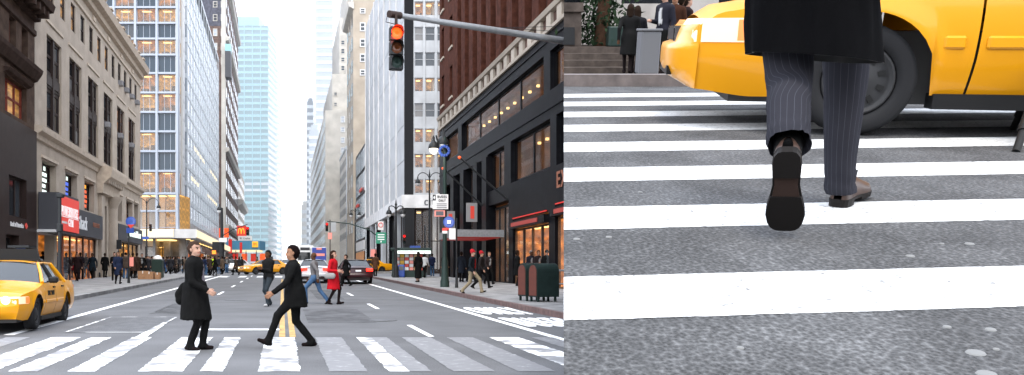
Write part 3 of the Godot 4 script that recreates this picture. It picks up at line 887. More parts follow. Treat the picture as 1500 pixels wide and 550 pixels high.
func granite_building() -> void:
	var d1 := 65.0
	var fx := FR(d1)
	var o := thing("granite_and_brick_building", "red brick building on a black granite base with long lit shop windows", "building")
	var u := func(px: float) -> float: return right_uv(px, 0.0, d1).x
	var e := (65.0 - 24.0) * UL
	var hs := []
	# upper long windows
	var up := [[651.0, 671.0], [676.0, 796.5], [806.0, 870.0]]
	for q in up:
		hs.append(Rect2(u.call(q[0]), 10.05, u.call(q[1]) - u.call(q[0]), 1.85))
	# lower windows
	var lo := [[714.0, 738.5], [748.0, 806.0], [815.0, 880.0]]
	for q in lo:
		hs.append(Rect2(u.call(q[0]), 6.45, u.call(q[1]) - u.call(q[0]), 2.3))
	# tall openings at street level
	var gates := [[648.5, 662.0, 8.2], [666.0, 676.0, 8.6], [681.0, 696.0, 8.6], [700.0, 710.0, 8.6], [713.0, 745.0, 5.6], [751.0, 804.0, 4.4], [813.0, 880.0, 4.6]]
	for q in gates:
		hs.append(Rect2(u.call(q[0]), 0.5, u.call(q[1]) - u.call(q[0]), q[2] - 0.5))
	var b := MB.new()
	b.wall(0, e, 0.5, 12.8, hs, 0.6)
	part(o, "granite_wall", b, M.granite, fx)
	# panel joints as narrow raised bands
	for k in 2:
		part(o, "granite_band", boxmesh(0, e, 9.2 + k * 3.2, 9.3 + k * 3.2, 0.002, 0.05), M.granite, fx)
	var j := 0
	for i in up.size():
		var r: Rect2 = hs[i]
		var cols := maxi(1, int(r.size.x / 4.2))
		win(o, fx, r, 0.25, M.granite_black, M.tinted, cols, 1, 0.16)
		room_strip(o, fx, r, 2.2)
	for i in lo.size():
		var r: Rect2 = hs[3 + i]
		win(o, fx, r, 0.3, M.granite_black, M.tinted, 2, 1, 0.16)
		room_strip(o, fx, r, 2.2)
	for i in gates.size():
		var r: Rect2 = hs[6 + i]
		if i in [0, 1, 3]:
			part(o, "recess", boxmesh(r.position.x, r.end.x, r.position.y, r.end.y, -0.7, -0.55), M.granite_black, fx)
		elif i in [2]:
			win(o, fx, Rect2(r.position.x, 4.6, r.size.x, r.end.y - 4.6), 0.5, M.bronze, M.tinted, 1, 2, 0.1, M.room_glow_dim)
			win(o, fx, Rect2(r.position.x, 0.6, r.size.x, 3.6), 0.5, M.bronze, M.tinted, 1, 1, 0.1, M.room_glow_warm)
		elif i == 4:
			win(o, fx, Rect2(r.position.x, 0.9, r.size.x, 4.6), 0.5, M.black, M.tinted, 4, 1, 0.14, M.room_glow_dim)
		else:
			shop_room(o, fx, r.position.x + 0.1, r.end.x - 0.1, 0.8, r.end.y - 0.4, 3.0, M.room_glow_shop, [M.white, M.gold, M.sign_blue, M.sign_dark])
			for k in 4:
				win(o, fx, Rect2(r.position.x + r.size.x * k / 4.0, 0.8, r.size.x / 4.0, r.end.y - 1.3), 0.2, M.bronze if k % 2 else M.wood, M.clear, 1, 1, 0.1)
			part(o, "neon_strip", boxmesh(r.position.x + 0.2, r.end.x - 0.2, r.end.y + 0.05, r.end.y + 0.10, 0.03, 0.07), M.neon_red, fx)
			part(o, "fascia", boxmesh(r.position.x, r.end.x, r.end.y - 0.5, r.end.y - 0.1, -0.1, 0.25), M.granite, fx)
			part(o, "neon_strip", boxmesh(r.position.x + 0.6, r.end.x - 1.0, r.end.y - 0.4, r.end.y - 0.2, 0.25, 0.28), M.neon_dim, fx)
	# shiny black pillars between the tall openings
	for px in [664.0, 678.5, 698.0, 711.5]:
		part(o, "pillar", boxmesh(u.call(px) - 0.55, u.call(px) + 0.55, 0.5, 8.6, -0.5, 0.12), M.granite, fx)
	# street level canopy
	var cu: float = u.call(741.0)
	var cn := part(o, "canopy", boxmesh(cu - 4.2, cu, 3.55, 3.95, 0.1, 3.0), M.galvanised, fx)
	part(cn, "canopy_light", boxmesh(cu - 4.1, cu - 0.1, 3.5, 3.545, 0.3, 2.9), M.neon_dim)
	# vertical banners beside the openings
	for px in [668.0, 701.0]:
		var s := part(o, "hanging_sign", boxmesh(u.call(px) - 0.06, u.call(px) + 0.06, 4.8, 6.0, 0.1, 0.8), M.sign_mid, fx)
		part(s, "sign_mark", boxmesh(u.call(px) - 0.08, u.call(px) + 0.08, 5.0, 5.8, 0.3, 0.55), M.sign_red)
	words(o, "lettering", "EXPRESS", M.sign_orange, 4.6, 0.75, fx * on(u.call(817.0) + 2.3, 5.75, 0.05))
	# flag poles with lit tips
	for q in [[743.0, 293.0, 673.0, 231.0], [709.0, 304.0, 649.0, 247.0]]:
		var dd: float = XR * F / (q[0] - 413.0)
		var a := W(q[0] + 227.0 - 227.0, q[1], dd)
		var tip := W(q[2], q[3], dd - 0.6)
		var t := MB.new()
		t.tube([a, tip], [0.06, 0.045], 8)
		var fp := part(o, "flag_pole", t, M.iron)
		var tp := MB.new()
		tp.lathe([Vector2(0.0, -0.09), Vector2(0.08, -0.05), Vector2(0.1, 0.0), Vector2(0.08, 0.06), Vector2(0.0, 0.09)], 8, at(tip))
		part(fp, "tip_light", tp, M.neon_orange)
	# beige cornice between granite and brick
	moulding(o, "cornice", fx, 0, e, [Vector2(-0.1, 12.8), Vector2(0.12, 12.8), Vector2(0.14, 12.95), Vector2(-0.1, 12.95)], M.limestone_warm)
	moulding(o, "cornice", fx, 0, e, [Vector2(-0.1, 13.55), Vector2(0.2, 13.6), Vector2(0.28, 13.8), Vector2(-0.1, 13.85)], M.limestone_warm)
	part(o, "frieze", boxmesh(0, e, 12.95, 13.55, -0.2, -0.02), M.brick_brown, fx)
	for i in 28:
		part(o, "frieze_block", boxmesh(0.1 + i * 1.5, 0.75 + i * 1.5, 12.96, 13.56, -0.02, 0.13), M.limestone_warm, fx)
	# brick storeys: plain end bay, then piers with dark window shafts
	var wh := []
	var shaft0: float = u.call(670.0)
	for r in 4:
		for x in [u.call(646.5), u.call(658.5)]:
			wh.append(Rect2(x, 14.6 + r * 3.7, 1.05, 2.3))
	var nsh := int((e - shaft0) / 2.35)
	for i in nsh:
		wh.append(Rect2(shaft0 + i * 2.35, 14.0, 1.25, 15.0))
	b = MB.new()
	b.wall(0, e, 13.85, 30.0, wh, 0.7)
	part(o, "brick_wall", b, M.brick, fx)
	for i in wh.size():
		var r: Rect2 = wh[i]
		if i < 8:
			win(o, fx, r, 0.25, M.bronze, M.pane_dark, 1, 2, 0.1)
			part(o, "window_sill", boxmesh(r.position.x - 0.1, r.end.x + 0.1, r.position.y - 0.16, r.position.y, -0.05, 0.1), M.limestone_warm, fx)
		else:
			for k in 4:
				win(o, fx, Rect2(r.position.x, 14.0 + k * 3.75, r.size.x, 2.6), 0.45, M.bronze, M.pane_dark, 1, 2, 0.1, M.room_glow_gold if (i * 7 + k * 5) % 17 == 0 else null)
				part(o, "spandrel", boxmesh(r.position.x, r.end.x, 16.6 + k * 3.75, 17.75 + k * 3.75, -0.6, -0.35), M.bronze, fx)
	shell(o, fx, 0, e, 0.5, 30.0, 16, M.brick, 0.3)

func room_strip(parent: Node, fx: Transform3D, r: Rect2, deep: float) -> void:   # display room behind a long window
	var c := r.get_center()
	var o := part(parent, "display_room", room_mesh(r.size.x - 0.05, r.size.y - 0.05, deep), M.room_glow_dim, fx * at(Vector3(c.x, c.y, -0.4)))
	var n := int(r.size.x / 1.6) + 1
	for i in n:
		var x := -r.size.x / 2 + r.size.x * (i + 0.5) / n
		part(o, "spot_lamp", boxmesh(x - 0.08, x + 0.08, r.size.y / 2 - 0.22, r.size.y / 2 - 0.1, -1.1, -0.95), M.lamp_warm)
		var hgt := r.size.y * rng.randf_range(0.4, 0.95)
		part(o, "display_panel", boxmesh(x - 0.42, x + 0.34, -r.size.y / 2, -r.size.y / 2 + hgt, -1.9, -1.7), [M.sign_orange, M.pane_blind, M.brick_brown, M.steel_blue, M.shop_wall][i % 5])

func bank_building() -> void:
	var d := 83.8
	var fx := FF(0, d)
	var x_of := func(px: float) -> float: return (px - PX) / F * d
	var y_of := func(py: float) -> float: return CH + (HY - py) / F * d
	var o := thing("panelled_office_building", "grey panelled office tower with black corner strip and white band over its glass base", "building")
	# front: corner strip, window bays
	part(o, "corner_strip", boxmesh(x_of.call(592.0), x_of.call(605.5), y_of.call(287.0), y_of.call(-60.0), -0.6, 0.04), M.granite_black, fx)
	var hs := []
	for r in 10:
		for c in [[607.0, 620.0], [622.5, 637.0], [640.0, 654.0], [657.0, 671.0]]:
			var yt: float = y_of.call(-72.6 + r * 37.3)
			var yb: float = y_of.call(-72.6 + r * 37.3 + 20.5)
			hs.append(Rect2(x_of.call(c[0]), yb, x_of.call(c[1]) - x_of.call(c[0]), yt - yb))
	var b := MB.new()
	b.wall(x_of.call(605.5), x_of.call(674.0), y_of.call(286.0), y_of.call(-60.0), hs, 0.4)
	part(o, "wall", b, M.panel_grey, fx)
	for i in hs.size():
		var lit: bool = (i / 4) in [2, 5, 7, 8, 9] and i % 4 < 3
		win(o, fx, hs[i], 0.15, M.panel_grey, M.pane_blind if i % 3 == 0 else M.pane_grey, 1, 1 if lit else 2, 0.07, (M.room_glow_gold if i % 2 else M.room_glow_warm) if lit else null)
	for c in [621.2, 638.5, 655.5]:
		part(o, "mullion", boxmesh(x_of.call(c) - 0.09, x_of.call(c) + 0.09, y_of.call(286.0), y_of.call(-60.0), 0.002, 0.14), M.panel_grey, fx)
	part(o, "inner_wall", boxmesh(x_of.call(606.0), x_of.call(674.0), y_of.call(286.0), y_of.call(-60.0), -2.6, -2.3), M.inner_plaster, fx)
	# side: tall metal panels, one by one
	var d1 := 122.0
	var sx := FR(d1)
	var L := (d1 - d) * UL
	var n := 7
	var yb0: float = y_of.call(286.0)
	for i in n:
		for r in 8:
			part(o, "wall_panel", boxmesh(L * i / n + 0.03, L * (i + 1) / n - 0.03, yb0 + r * 3.6 + 0.02, yb0 + (r + 1) * 3.6 - 0.02, -0.2, 0.0 + 0.015 * ((i * 3 + r) % 3)), M.panel_grey, sx)
		part(o, "rib", boxmesh(L * i / n - 0.06, L * i / n + 0.06, yb0, yb0 + 28.8, -0.1, 0.16), M.panel_white, sx)
	part(o, "core", boxmesh(0.1, L - 0.3, 2.0, yb0 + 28.8, -14.0, -3.0), M.inner_plaster, sx)
	part(o, "side_backing", boxmesh(0.1, L - 0.3, yb0, yb0 + 28.8, -0.6, -0.25), M.inner_plaster, sx)
	# white band with the name, dark glass base
	part(o, "white_band", boxmesh(x_of.call(591.5), x_of.call(680.0), y_of.call(305.0), y_of.call(286.0), -0.4, 0.25), M.panel_white, fx)
	part(o, "white_band", boxmesh(0.0, L - 0.02, y_of.call(305.0), y_of.call(286.0), -0.4, 0.25), M.panel_white, sx)
	words(o, "lettering", "citi", M.trim_grey, 1.35, 0.78, fx * on(x_of.call(631.0), y_of.call(296.0), 0.26))
	part(o, "granite_pier", boxmesh(x_of.call(592.0), x_of.call(607.0), 1.5, y_of.call(305.0), -0.6, 0.1), M.granite_black, fx)
	for k in 3:
		win(o, fx, Rect2(x_of.call(607.5 + k * 22.0), 1.6, x_of.call(629.0) - x_of.call(607.5), y_of.call(305.0) - 1.7), 0.4, M.bronze, M.tinted, 2, 2, 0.12)
	part(o, "banking_hall", boxmesh(x_of.call(607.0), x_of.call(674.0), 1.6, y_of.call(305.0), -3.0, -2.8), M.wood, fx)
	part(o, "hall_light", boxmesh(x_of.call(610.0), x_of.call(616.0), y_of.call(312.0), y_of.call(310.0), -1.0, -0.6), M.lamp_warm, fx)
	for i in 6:
		part(o, "granite_pier", boxmesh(L * i / 6.0, L * i / 6.0 + 1.6, 1.6, y_of.call(305.0), -0.5, 0.1), M.panel_grey if i % 2 else M.granite_black, sx)
		win(o, sx, Rect2(L * i / 6.0 + 1.65, 1.9, L / 6.0 - 1.7, y_of.call(305.0) - 2.0), 0.4, M.bronze, M.pane_dark, 3, 2, 0.1, null)

func far_buildings() -> void:
	# left of the street
	var rows := []
	var o := far_block("mansard_building", "dark slate topped brown building behind the bright glass block", XL, 192.0, 55.0, 22.0, 2.0, 78.0, false, M.brick_brown, [[2, 11], [21, 31], [42, 53], [63, 74], [84, 95]], [[311.5, 318.0], [323.0, 329.5]], M.pane_pale, 16, 9, M.limestone)
	var c := ST(XL, 192.0)
	var b := MB.new()
	b.bx(c.x - 15.0, c.x - 0.9, W(0, 38.0, 192.0).y, 78.2, c.z - 0.2, c.z + 0.03)
	part(o, "slate_front", b, M.slate)
	var sx := Transform3D(FL(192.0).basis, Vector3(c.x, 0, c.z))
	part(o, "stone_side", boxmesh(0.0, 55 * UL, 2.0, 78.3, -0.3, -0.01), M.limestone_warm, sx)
	part(o, "stone_corner", boxmesh(-0.9, 0.2, 2.0, 78.3, -0.9, 0.06), M.limestone, sx)
	for y in [56.0, 70.0, 30.0, 12.0]:
		moulding(o, "belt_course", sx, -0.6, 55 * UL, [Vector2(-0.1, y), Vector2(0.7, y + 0.3), Vector2(0.9, y + 1.1), Vector2(-0.1, y + 1.2)], M.limestone)
	var sgn := part(o, "hanging_sign", boxmesh(-3.4, 0.0, 47.0, 53.0, 0.1, 1.4), M.sign_dark, sx)
	part(sgn, "sign_cap", boxmesh(-3.4, 0.0, 53.0, 54.6, 0.1, 1.4), M.band_teal)
	var t := thing("teal_tower", "pale teal glass tower with floor bands closing the street", "building")
	var td := 550.0
	var tx := func(px: float) -> float: return (px - PX) / F * td
	var ty := func(py: float) -> float: return CH + (HY - py) / F * td
	part(t, "glass_core", boxmesh(tx.call(346.0), tx.call(392.0), 8.0, ty.call(37.0), -td - 30.0, -td - 1.0), M.pane_teal)
	part(t, "penthouse", boxmesh(tx.call(346.0), tx.call(379.0), ty.call(37.0), ty.call(24.0), -td - 26.0, -td - 0.8), M.band_teal)
	for j in 38:
		var y: float = ty.call(40.0 + j * 9.1)
		if y > 14.0:
			var mm: Material = M.band_pale if j in [25, 26] else M.band_teal
			part(t, "floor_band", boxmesh(tx.call(345.8), tx.call(392.3), y - 1.7, y, -td - 30.3, -td - 0.6), mm)
	for px in [357.0, 369.0, 381.0]:
		part(t, "mullion", boxmesh(tx.call(px) - 0.3, tx.call(px) + 0.3, 8.0, ty.call(37.0), -td - 1.0, -td - 0.3), M.band_teal)
	var t2 := thing("blue_side_tower", "narrow grey blue tower tucked behind the teal tower", "building")
	part(t2, "tower", boxmesh((392.0 - PX) / F * 640.0, (400.0 - PX) / F * 640.0, 8.0, CH + (HY - 92.0) / F * 640.0, -670.0, -640.0), M.pane_pale)
	for j in 34:
		part(t2, "floor_band", boxmesh((391.8 - PX) / F * 640.0, (400.2 - PX) / F * 640.0, 12.0 + j * 4.6, 13.6 + j * 4.6, -670.2, -639.8), M.band_teal)
	var t3 := thing("distant_left_block", "small pale block low on the street's vanishing line", "building")
	part(t3, "tower", boxmesh((402.0 - PX) / F * 700.0, (406.0 - PX) / F * 700.0, 8.0, CH + (HY - 300.0) / F * 700.0, -720.0, -700.0), M.limestone_warm)
	part(t3, "roof_tank", boxmesh((402.5 - PX) / F * 700.0, (404.5 - PX) / F * 700.0, CH + (HY - 300.0) / F * 700.0, CH + (HY - 294.0) / F * 700.0, -715.0, -705.0), M.limestone_warm)
	# stone building past the brown one, at street level with a cornice
	var s := far_block("stone_corner_building", "weathered stone corner building with heavy cornice beyond the glass block", XL, 247.5, 40.0, 18.0, 3.0, 34.0, false, M.limestone_warm, [], [], M.pane_dark, 7, 6)
	moulding(s, "cornice", Transform3D(FL(247.5).basis, Vector3(XL + K * 247.5, 0, -247.5)), -0.8, 40, [Vector2(-0.1, 22.0), Vector2(1.2, 22.8), Vector2(1.5, 24.0), Vector2(-0.1, 24.2)], M.limestone)
	# right of the street
	var dk := far_block("dark_glass_building", "low dark grey glass building beside the panelled tower", XR, 122.3, 16.0, 14.0, 2.0, 21.3, true, M.trim_grey, [], [], M.pane_dark, 0, 0)
	var dx := FR(138.3)
	for j in 5:
		for i in 4:
			win(dk, dx, Rect2(0.3 + i * 4.05, 3.4 + j * 3.55, 3.8, 3.3), -0.06, M.trim_grey, M.pane_grey if (i + j) % 3 else M.pane_blue, 2, 1, 0.1, null, false)
	for j in 2:
		part(dk, "neon_sign", boxmesh(2.0 + j * 6.0, 6.0 + j * 6.0, 12.4 + j * 2.0, 12.9 + j * 2.0, 0.15, 0.25), M.sign_red, dx)
	part(dk, "white_fascia", boxmesh(0.0, 16 * UL, 5.2, 6.6, 0.1, 0.3), M.panel_white, dx)
	part(dk, "shop_light", boxmesh(1.0, 15.0, 2.6, 5.0, 0.12, 0.16), M.room_glow_warm, dx)
	var g := far_block("beige_office_building", "beige masonry office building with bracketed top beside the panelled tower", XR, 144.0, 14.0, 16.0, 2.0, 66.0, true, M.limestone_warm, [[12, 20], [33, 46], [57, 69], [79, 91], [102, 111]], [[527.0, 535.0]], M.pane_grey, 14, 3)
	for y in [48.0, 60.0]:
		moulding(g, "belt_course", FR(158.0), -0.6, 14.8, [Vector2(-0.1, y), Vector2(0.8, y + 0.4), Vector2(1.0, y + 1.2), Vector2(-0.1, y + 1.3)], M.limestone)
	var gl := far_block("grey_glass_building", "grey green glass building between pale stone fronts", XR, 160.0, 18.0, 12.0, 2.0, 26.0, true, M.pane_pale, [], [], M.pane_blue, 7, 8)
	part(gl, "parapet", boxmesh(0.0, 18.0 * UL, 26.0, 26.6, -0.4, 0.1), M.band_pale, FR(178.0))
	var st := far_block("stepped_building", "cream stepped office building rising in setbacks", 9.5, 180.0, 95.0, 16.0, 2.0, 37.5, true, M.limestone, [[170, 180], [186, 194], [201, 210], [216, 225], [231, 240]], [[498.5, 505.0], [508.0, 514.5]], M.pane_pale, 9, 26)
	for q in [[184.0, 4.5, 40.0, 46.5, [[135, 141], [150, 156], [163, 169]], [[488.5, 494.0]]], [186.0, 8.0, 30.0, 48.5, [[123, 130], [137, 145], [150, 158], [163, 169]], [[508.5, 514.5]]], [190.0, 6.4, 28.0, 61.0, [[59, 66], [71, 79], [84, 91], [96, 104]], [[499.0, 505.0]]], [194.0, 9.4, 22.0, 72.0, [[10, 17], [34, 42], [47, 54]], [[509.5, 515.0]]]]:
		var dd: float = q[0]
		var off: float = (q[5][0][0] - 2.0 - 413.0) / F * dd
		var cc := ST(off, dd)
		var c2 := ST(off, dd + q[2])
		var bb := MB.new()
		bb.column([Vector3(cc.x, q[3], cc.z), Vector3(cc.x + 14.0, q[3], cc.z), Vector3(c2.x + 14.0, q[3], c2.z), Vector3(c2.x, q[3], c2.z)], q[3] - 30.0)
		part(st, "setback", bb, M.limestone)
		for rr in q[4]:
			for w in q[5]:
				var p0 := W(w[0], rr[1], dd)
				var p1 := W(w[1], rr[0], dd)
				var f := part(st, "window", frame_mesh(p1.x - p0.x, p1.y - p0.y, 1, 2, 0.14), M.limestone, at(Vector3((p0.x + p1.x) / 2, (p0.y + p1.y) / 2, -dd + 0.05)))
				part(f, "pane", pane_mesh(p1.x - p0.x - 0.1, p1.y - p0.y - 0.1), M.pane_blue, at(Vector3(0, 0, -0.02)))
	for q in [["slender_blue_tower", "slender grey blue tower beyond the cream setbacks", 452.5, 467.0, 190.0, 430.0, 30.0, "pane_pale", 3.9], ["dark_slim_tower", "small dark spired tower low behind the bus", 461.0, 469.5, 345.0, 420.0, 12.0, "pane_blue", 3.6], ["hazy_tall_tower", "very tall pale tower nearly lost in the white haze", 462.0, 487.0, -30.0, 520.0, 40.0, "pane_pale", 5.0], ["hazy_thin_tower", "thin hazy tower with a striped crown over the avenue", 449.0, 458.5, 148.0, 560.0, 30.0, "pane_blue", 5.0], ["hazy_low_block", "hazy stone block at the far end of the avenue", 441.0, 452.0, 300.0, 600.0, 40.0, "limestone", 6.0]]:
		var dd: float = q[5]
		var x0: float = (q[2] - PX) / F * dd
		var x1: float = (q[3] - PX) / F * dd
		var y1: float = CH + (HY - q[4]) / F * dd
		var tw := thing(q[0], q[1], "building")
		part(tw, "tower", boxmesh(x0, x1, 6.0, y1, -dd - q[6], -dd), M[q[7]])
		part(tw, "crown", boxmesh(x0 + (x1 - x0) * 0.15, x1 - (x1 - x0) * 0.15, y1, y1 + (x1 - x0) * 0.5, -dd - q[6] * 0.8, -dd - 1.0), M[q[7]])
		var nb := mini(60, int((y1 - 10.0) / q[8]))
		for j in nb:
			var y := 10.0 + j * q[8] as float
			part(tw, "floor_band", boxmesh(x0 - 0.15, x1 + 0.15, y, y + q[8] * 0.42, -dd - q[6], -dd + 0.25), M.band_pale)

# ---------- vehicles (front towards +z, origin on the ground) ----------
func curve_at(pts: Array, z: float) -> float:
	for i in pts.size() - 1:
		var a: Vector2 = pts[i]
		var b: Vector2 = pts[i + 1]
		if z <= a.x and z >= b.x:
			var t := (a.x - z) / (a.x - b.x)
			t = lerpf(t, t * t * (3 - 2 * t), 0.4)
			return lerpf(a.y, b.y, t)
	return pts[0].y if z > pts[0].x else pts[-1].y
const TOP := [Vector2(2.62, 0.66), Vector2(2.5, 0.735), Vector2(2.1, 0.80), Vector2(1.5, 0.875), Vector2(1.0, 0.95), Vector2(-1.6, 1.0), Vector2(-2.25, 0.985), Vector2(-2.55, 0.94), Vector2(-2.62, 0.88)]
const LOW := [Vector2(2.62, 0.26), Vector2(2.3, 0.22), Vector2(1.3, 0.25), Vector2(-0.8, 0.25), Vector2(-2.2, 0.30), Vector2(-2.62, 0.36)]
const AX := [1.68, -1.23]
func car_top(z: float) -> float:
	return curve_at(TOP, z)
func car_low(z: float) -> float:
	var y := curve_at(LOW, z)
	for a: float in AX:
		var q := absf(z - a)
		if q < 0.40:
			y = maxf(y, 0.335 + sqrt(0.16 - q * q))
	return y
func car_half(y: float, z: float) -> float:
	var w := 0.975 - 0.07 * pow(absf(y - 0.60) / 0.4, 2.0)
	if y < 0.45:
		w -= 0.03 * (0.45 - y) / 0.2
	if z > 1.5:
		var t := (z - 1.5) / 1.12
		w *= 1.0 - 0.17 * pow(t, 2.6)
	if z < -1.6:
		var t := (-1.6 - z) / 1.02
		w *= 1.0 - 0.11 * pow(t, 2.6)
	for a: float in AX:      # flared wheel arches
		var r := Vector2(z - a, y - 0.335).length()
		if r < 0.52:
			w += 0.018 * (1.0 - absf(r - 0.41) / 0.11) if r > 0.30 else 0.0
	return w
func car_side(za: float, zb: float, s: float, n: int) -> MB:
	var b := MB.new()
	var rows := []
	for j in 11:
		var row := []
		for i in n + 1:
			var z := lerpf(za, zb, float(i) / n)
			var y := lerpf(car_low(z), car_top(z), j / 10.0)
			row.append(Vector3(s * car_half(y, z), y, z))
		rows.append(row)
	b.grid(rows, s > 0)
	return b
func deck(z0: float, z1: float, n: int, rise: float, gap: float) -> MB:
	var b := MB.new()
	var rows := []
	for j in n + 1:
		var z := lerpf(z0, z1, float(j) / n)
		var row := []
		for i in 13:
			var t := i / 6.0 - 1.0
			var w := car_half(car_top(z), z) - gap
			row.append(Vector3(t * w, car_top(z) + rise * (1 - pow(absf(t), 2.2)) - 0.004, z))
		rows.append(row)
	b.grid(rows, z1 > z0)
	return b
func wheel_parts(parent: Node, x: float, z: float, hubm: Material) -> void:
	var s := signf(x)
	var w := Node3D.new()
	w.name = "wheel"
	parent.add_child(w, true)
	w.transform = Transform3D(Basis(Vector3(0, -s, 0), Vector3(s, 0, 0), Vector3(0, 0, 1)), Vector3(x, 0.335, z))
	if not cache.has("tyre"):
		var t := MB.new()
		t.lathe([Vector2(0.215, -0.2), Vector2(0.30, -0.205), Vector2(0.328, -0.18), Vector2(0.335, -0.1), Vector2(0.335, -0.03), Vector2(0.326, 0.0), Vector2(0.30, 0.018), Vector2(0.25, 0.018), Vector2(0.218, 0.0), Vector2(0.21, -0.04)], 36)
		cache["tyre"] = t.mesh()
		t = MB.new()
		t.lathe([Vector2(0.214, -0.19), Vector2(0.214, -0.02), Vector2(0.205, 0.004), Vector2(0.19, 0.0), Vector2(0.175, -0.035), Vector2(0.10, -0.01), Vector2(0.06, 0.006), Vector2(0.05, 0.012), Vector2(0.0, 0.014)], 28)
		cache["rim"] = t.mesh()
		t = MB.new()
		for i in 10:
			var a := TAU * i / 10
			t.box(Vector3(cos(a) * 0.137, -0.018, sin(a) * 0.137), Vector3(0.045, 0.012, 0.03), Basis(Vector3.UP, -a))
		cache["rim_holes"] = t.mesh()
	part(w, "tyre", cache["tyre"], M.tyre)
	part(w, "rim", cache["rim"], hubm)
	part(w, "rim_vents", cache["rim_holes"], M.black).set_meta("kind", "stuff")
func sedan(called: String, label: String, xf: Transform3D, paint: Material, kind: String, group := "") -> Node3D:
	var o := thing(called, label, "taxi" if kind == "taxi" else "car", xf, group)
	var taxi := kind == "taxi"
	var near := taxi
	var n := 3 if near else 2
	for s: float in [-1.0, 1.0]:
		part(o, "front_fender", car_side(1.08, 2.62, s, 22 * n / 2), paint)
		var dr := part(o, "door", car_side(0.02, 1.065, s, 8), paint)
		part(dr, "handle", boxmesh(s * 0.955 - 0.02, s * 0.955 + 0.02, 0.84, 0.875, 0.08, 0.24), M.black if taxi else paint)
		var dr2 := part(o, "door", car_side(-0.95, 0.005, s, 12), paint)
		part(dr2, "handle", boxmesh(s * 0.955 - 0.02, s * 0.955 + 0.02, 0.85, 0.885, -0.82, -0.66), M.black if taxi else paint)
		part(o, "rear_quarter", car_side(-2.62, -0.965, s, 22 * n / 2), paint)
		var mo := MB.new()
		for q in [[1.14, 1.26], [0.06, 1.03], [-0.75, -0.02]]:
			mo.cbox(Vector3(s * 0.978, 0.56, (q[0] + q[1]) / 2), Vector3(0.03, 0.075, absf(q[1] - q[0])), 0.012)
		part(o, "rub_strip", mo, paint)
		var sill := MB.new()
		sill.bx(s * 0.80, s * 0.93, 0.17, 0.26, -0.8, 1.25)
		part(o, "sill", sill, M.black)
	part(o, "hood", deck(1.02, 2.61, 14, 0.07, 0.006), paint)
	part(o, "trunk_lid", deck(-1.5, -2.61, 10, 0.05, 0.006), paint)
	part(o, "scuttle", boxmesh(-0.88, 0.88, 0.86, 0.935, 0.85, 1.05), M.black)
	part(o, "parcel_shelf", boxmesh(-0.86, 0.86, 0.9, 0.985, -1.62, -1.3), M.black)
	# ends
	for e: float in [1.0, -1.0]:
		var b := MB.new()
		var rows := []
		var prof := [[0.26 if e > 0 else 0.36, -0.06], [0.32 if e > 0 else 0.38, 0.05], [0.40, 0.085], [0.50, 0.085], [0.535, 0.075], [0.55, 0.03], [0.62, 0.01], [0.66 if e > 0 else 0.76, -0.01], [0.665 if e > 0 else 0.875, -0.04]]
		for p in prof:
			var row := []
			for i in 21:
				var t := i / 10.0 - 1.0
				var w := car_half(clampf(p[0], 0.3, 0.8), 2.62 * e) + (0.012 if p[1] > 0.04 else 0.0)
				row.append(Vector3(t * w, p[0], e * (2.62 + (0.10 + p[1]) * (1.0 - pow(absf(t), 3.0)))))
			rows.append(row)
		b.grid(rows, e < 0)
		part(o, "front_bumper" if e > 0 else "rear_bumper", b, paint)
	var gr := part(o, "grille", boxmesh(-0.36, 0.36, 0.545, 0.655, 2.66, 2.745), M.chrome)
	part(gr, "grille_mesh", boxmesh(-0.33, 0.33, 0.56, 0.64, 2.70, 2.752), M.black)
	part(o, "air_intake", boxmesh(-0.42, 0.42, 0.33, 0.39, 2.6, 2.785), M.black)
	for s: float in [-1.0, 1.0]:
		# headlamp wrapping round the corner
		var rows := []
		for j in 5:
			var y := lerpf(0.555, 0.70, j / 4.0)
			var row := []
			for i in 15:
				var t := i / 14.0
				var p: Vector3
				if t < 0.55:
					var q := lerpf(0.45, 1.0, t / 0.55)
					var w := car_half(y, 2.62)
					p = Vector3(s * w * q, y, 2.625 + 0.105 * (1.0 - pow(q, 3.0)) - 0.05 * maxf(0.0, (y - 0.62) / 0.08))
				else:
					var z := lerpf(2.62, 2.28, (t - 0.55) / 0.45)
					p = Vector3(s * (car_half(y, z) + 0.006), y, z)
				row.append(p)
			rows.append(row)
		var hb := MB.new()
		hb.grid(rows, s < 0)
		part(o, "headlight", hb, M.head_soft if called == "passing_taxi" else M.car_glass if kind == "rear" else M.head_soft)
		if kind != "rear" and called != "passing_taxi":
			var bulb := MB.new()
			bulb.lathe([Vector2(0.0, 0.03), Vector2(0.07, 0.02), Vector2(0.085, 0.0), Vector2(0.08, -0.02)], 14, Transform3D(Basis(Vector3(1, 0, 0), Vector3(0, 0, 1), Vector3(0, -1, 0)), Vector3(s * 0.6, 0.63, 2.70)))
			part(o, "bulb", bulb, M.head_lamp)
		var tg := MB.new()
		var tr := []
		for j in 5:
			var y := lerpf(0.565, 0.69, j / 4.0)
			var row := []
			for i in 6:
				var z := lerpf(2.40, 2.25, i / 5.0)
				row.append(Vector3(s * (car_half(y, z) + 0.011), y, z))
			tr.append(row)
		tg.grid(tr, s < 0)
		part(o, "turn_signal", tg, M.amber)
		var tb := MB.new()
		tb.cbox(Vector3(s * 0.66, 0.80, -2.66), Vector3(0.38, 0.17, 0.11), 0.02)
		part(o, "tail_light", tb, M.tail_lamp if kind == "rear" else M.sign_red)
		var mi := MB.new()
		mi.cbox(Vector3(s * 1.06, 1.02, 0.72), Vector3(0.2, 0.14, 0.1), 0.035)
		mi.bx(s * 0.93, s * 1.0, 0.96, 1.0, 0.70, 0.76)
		part(o, "mirror", mi, M.black)
		for a: float in AX:
			wheel_parts(o, s * 0.93, a, M.hub if taxi else M.rim)
	part(o, "number_plate", boxmesh(-0.16, 0.16, 0.70, 0.80, -2.745, -2.70), M.white)
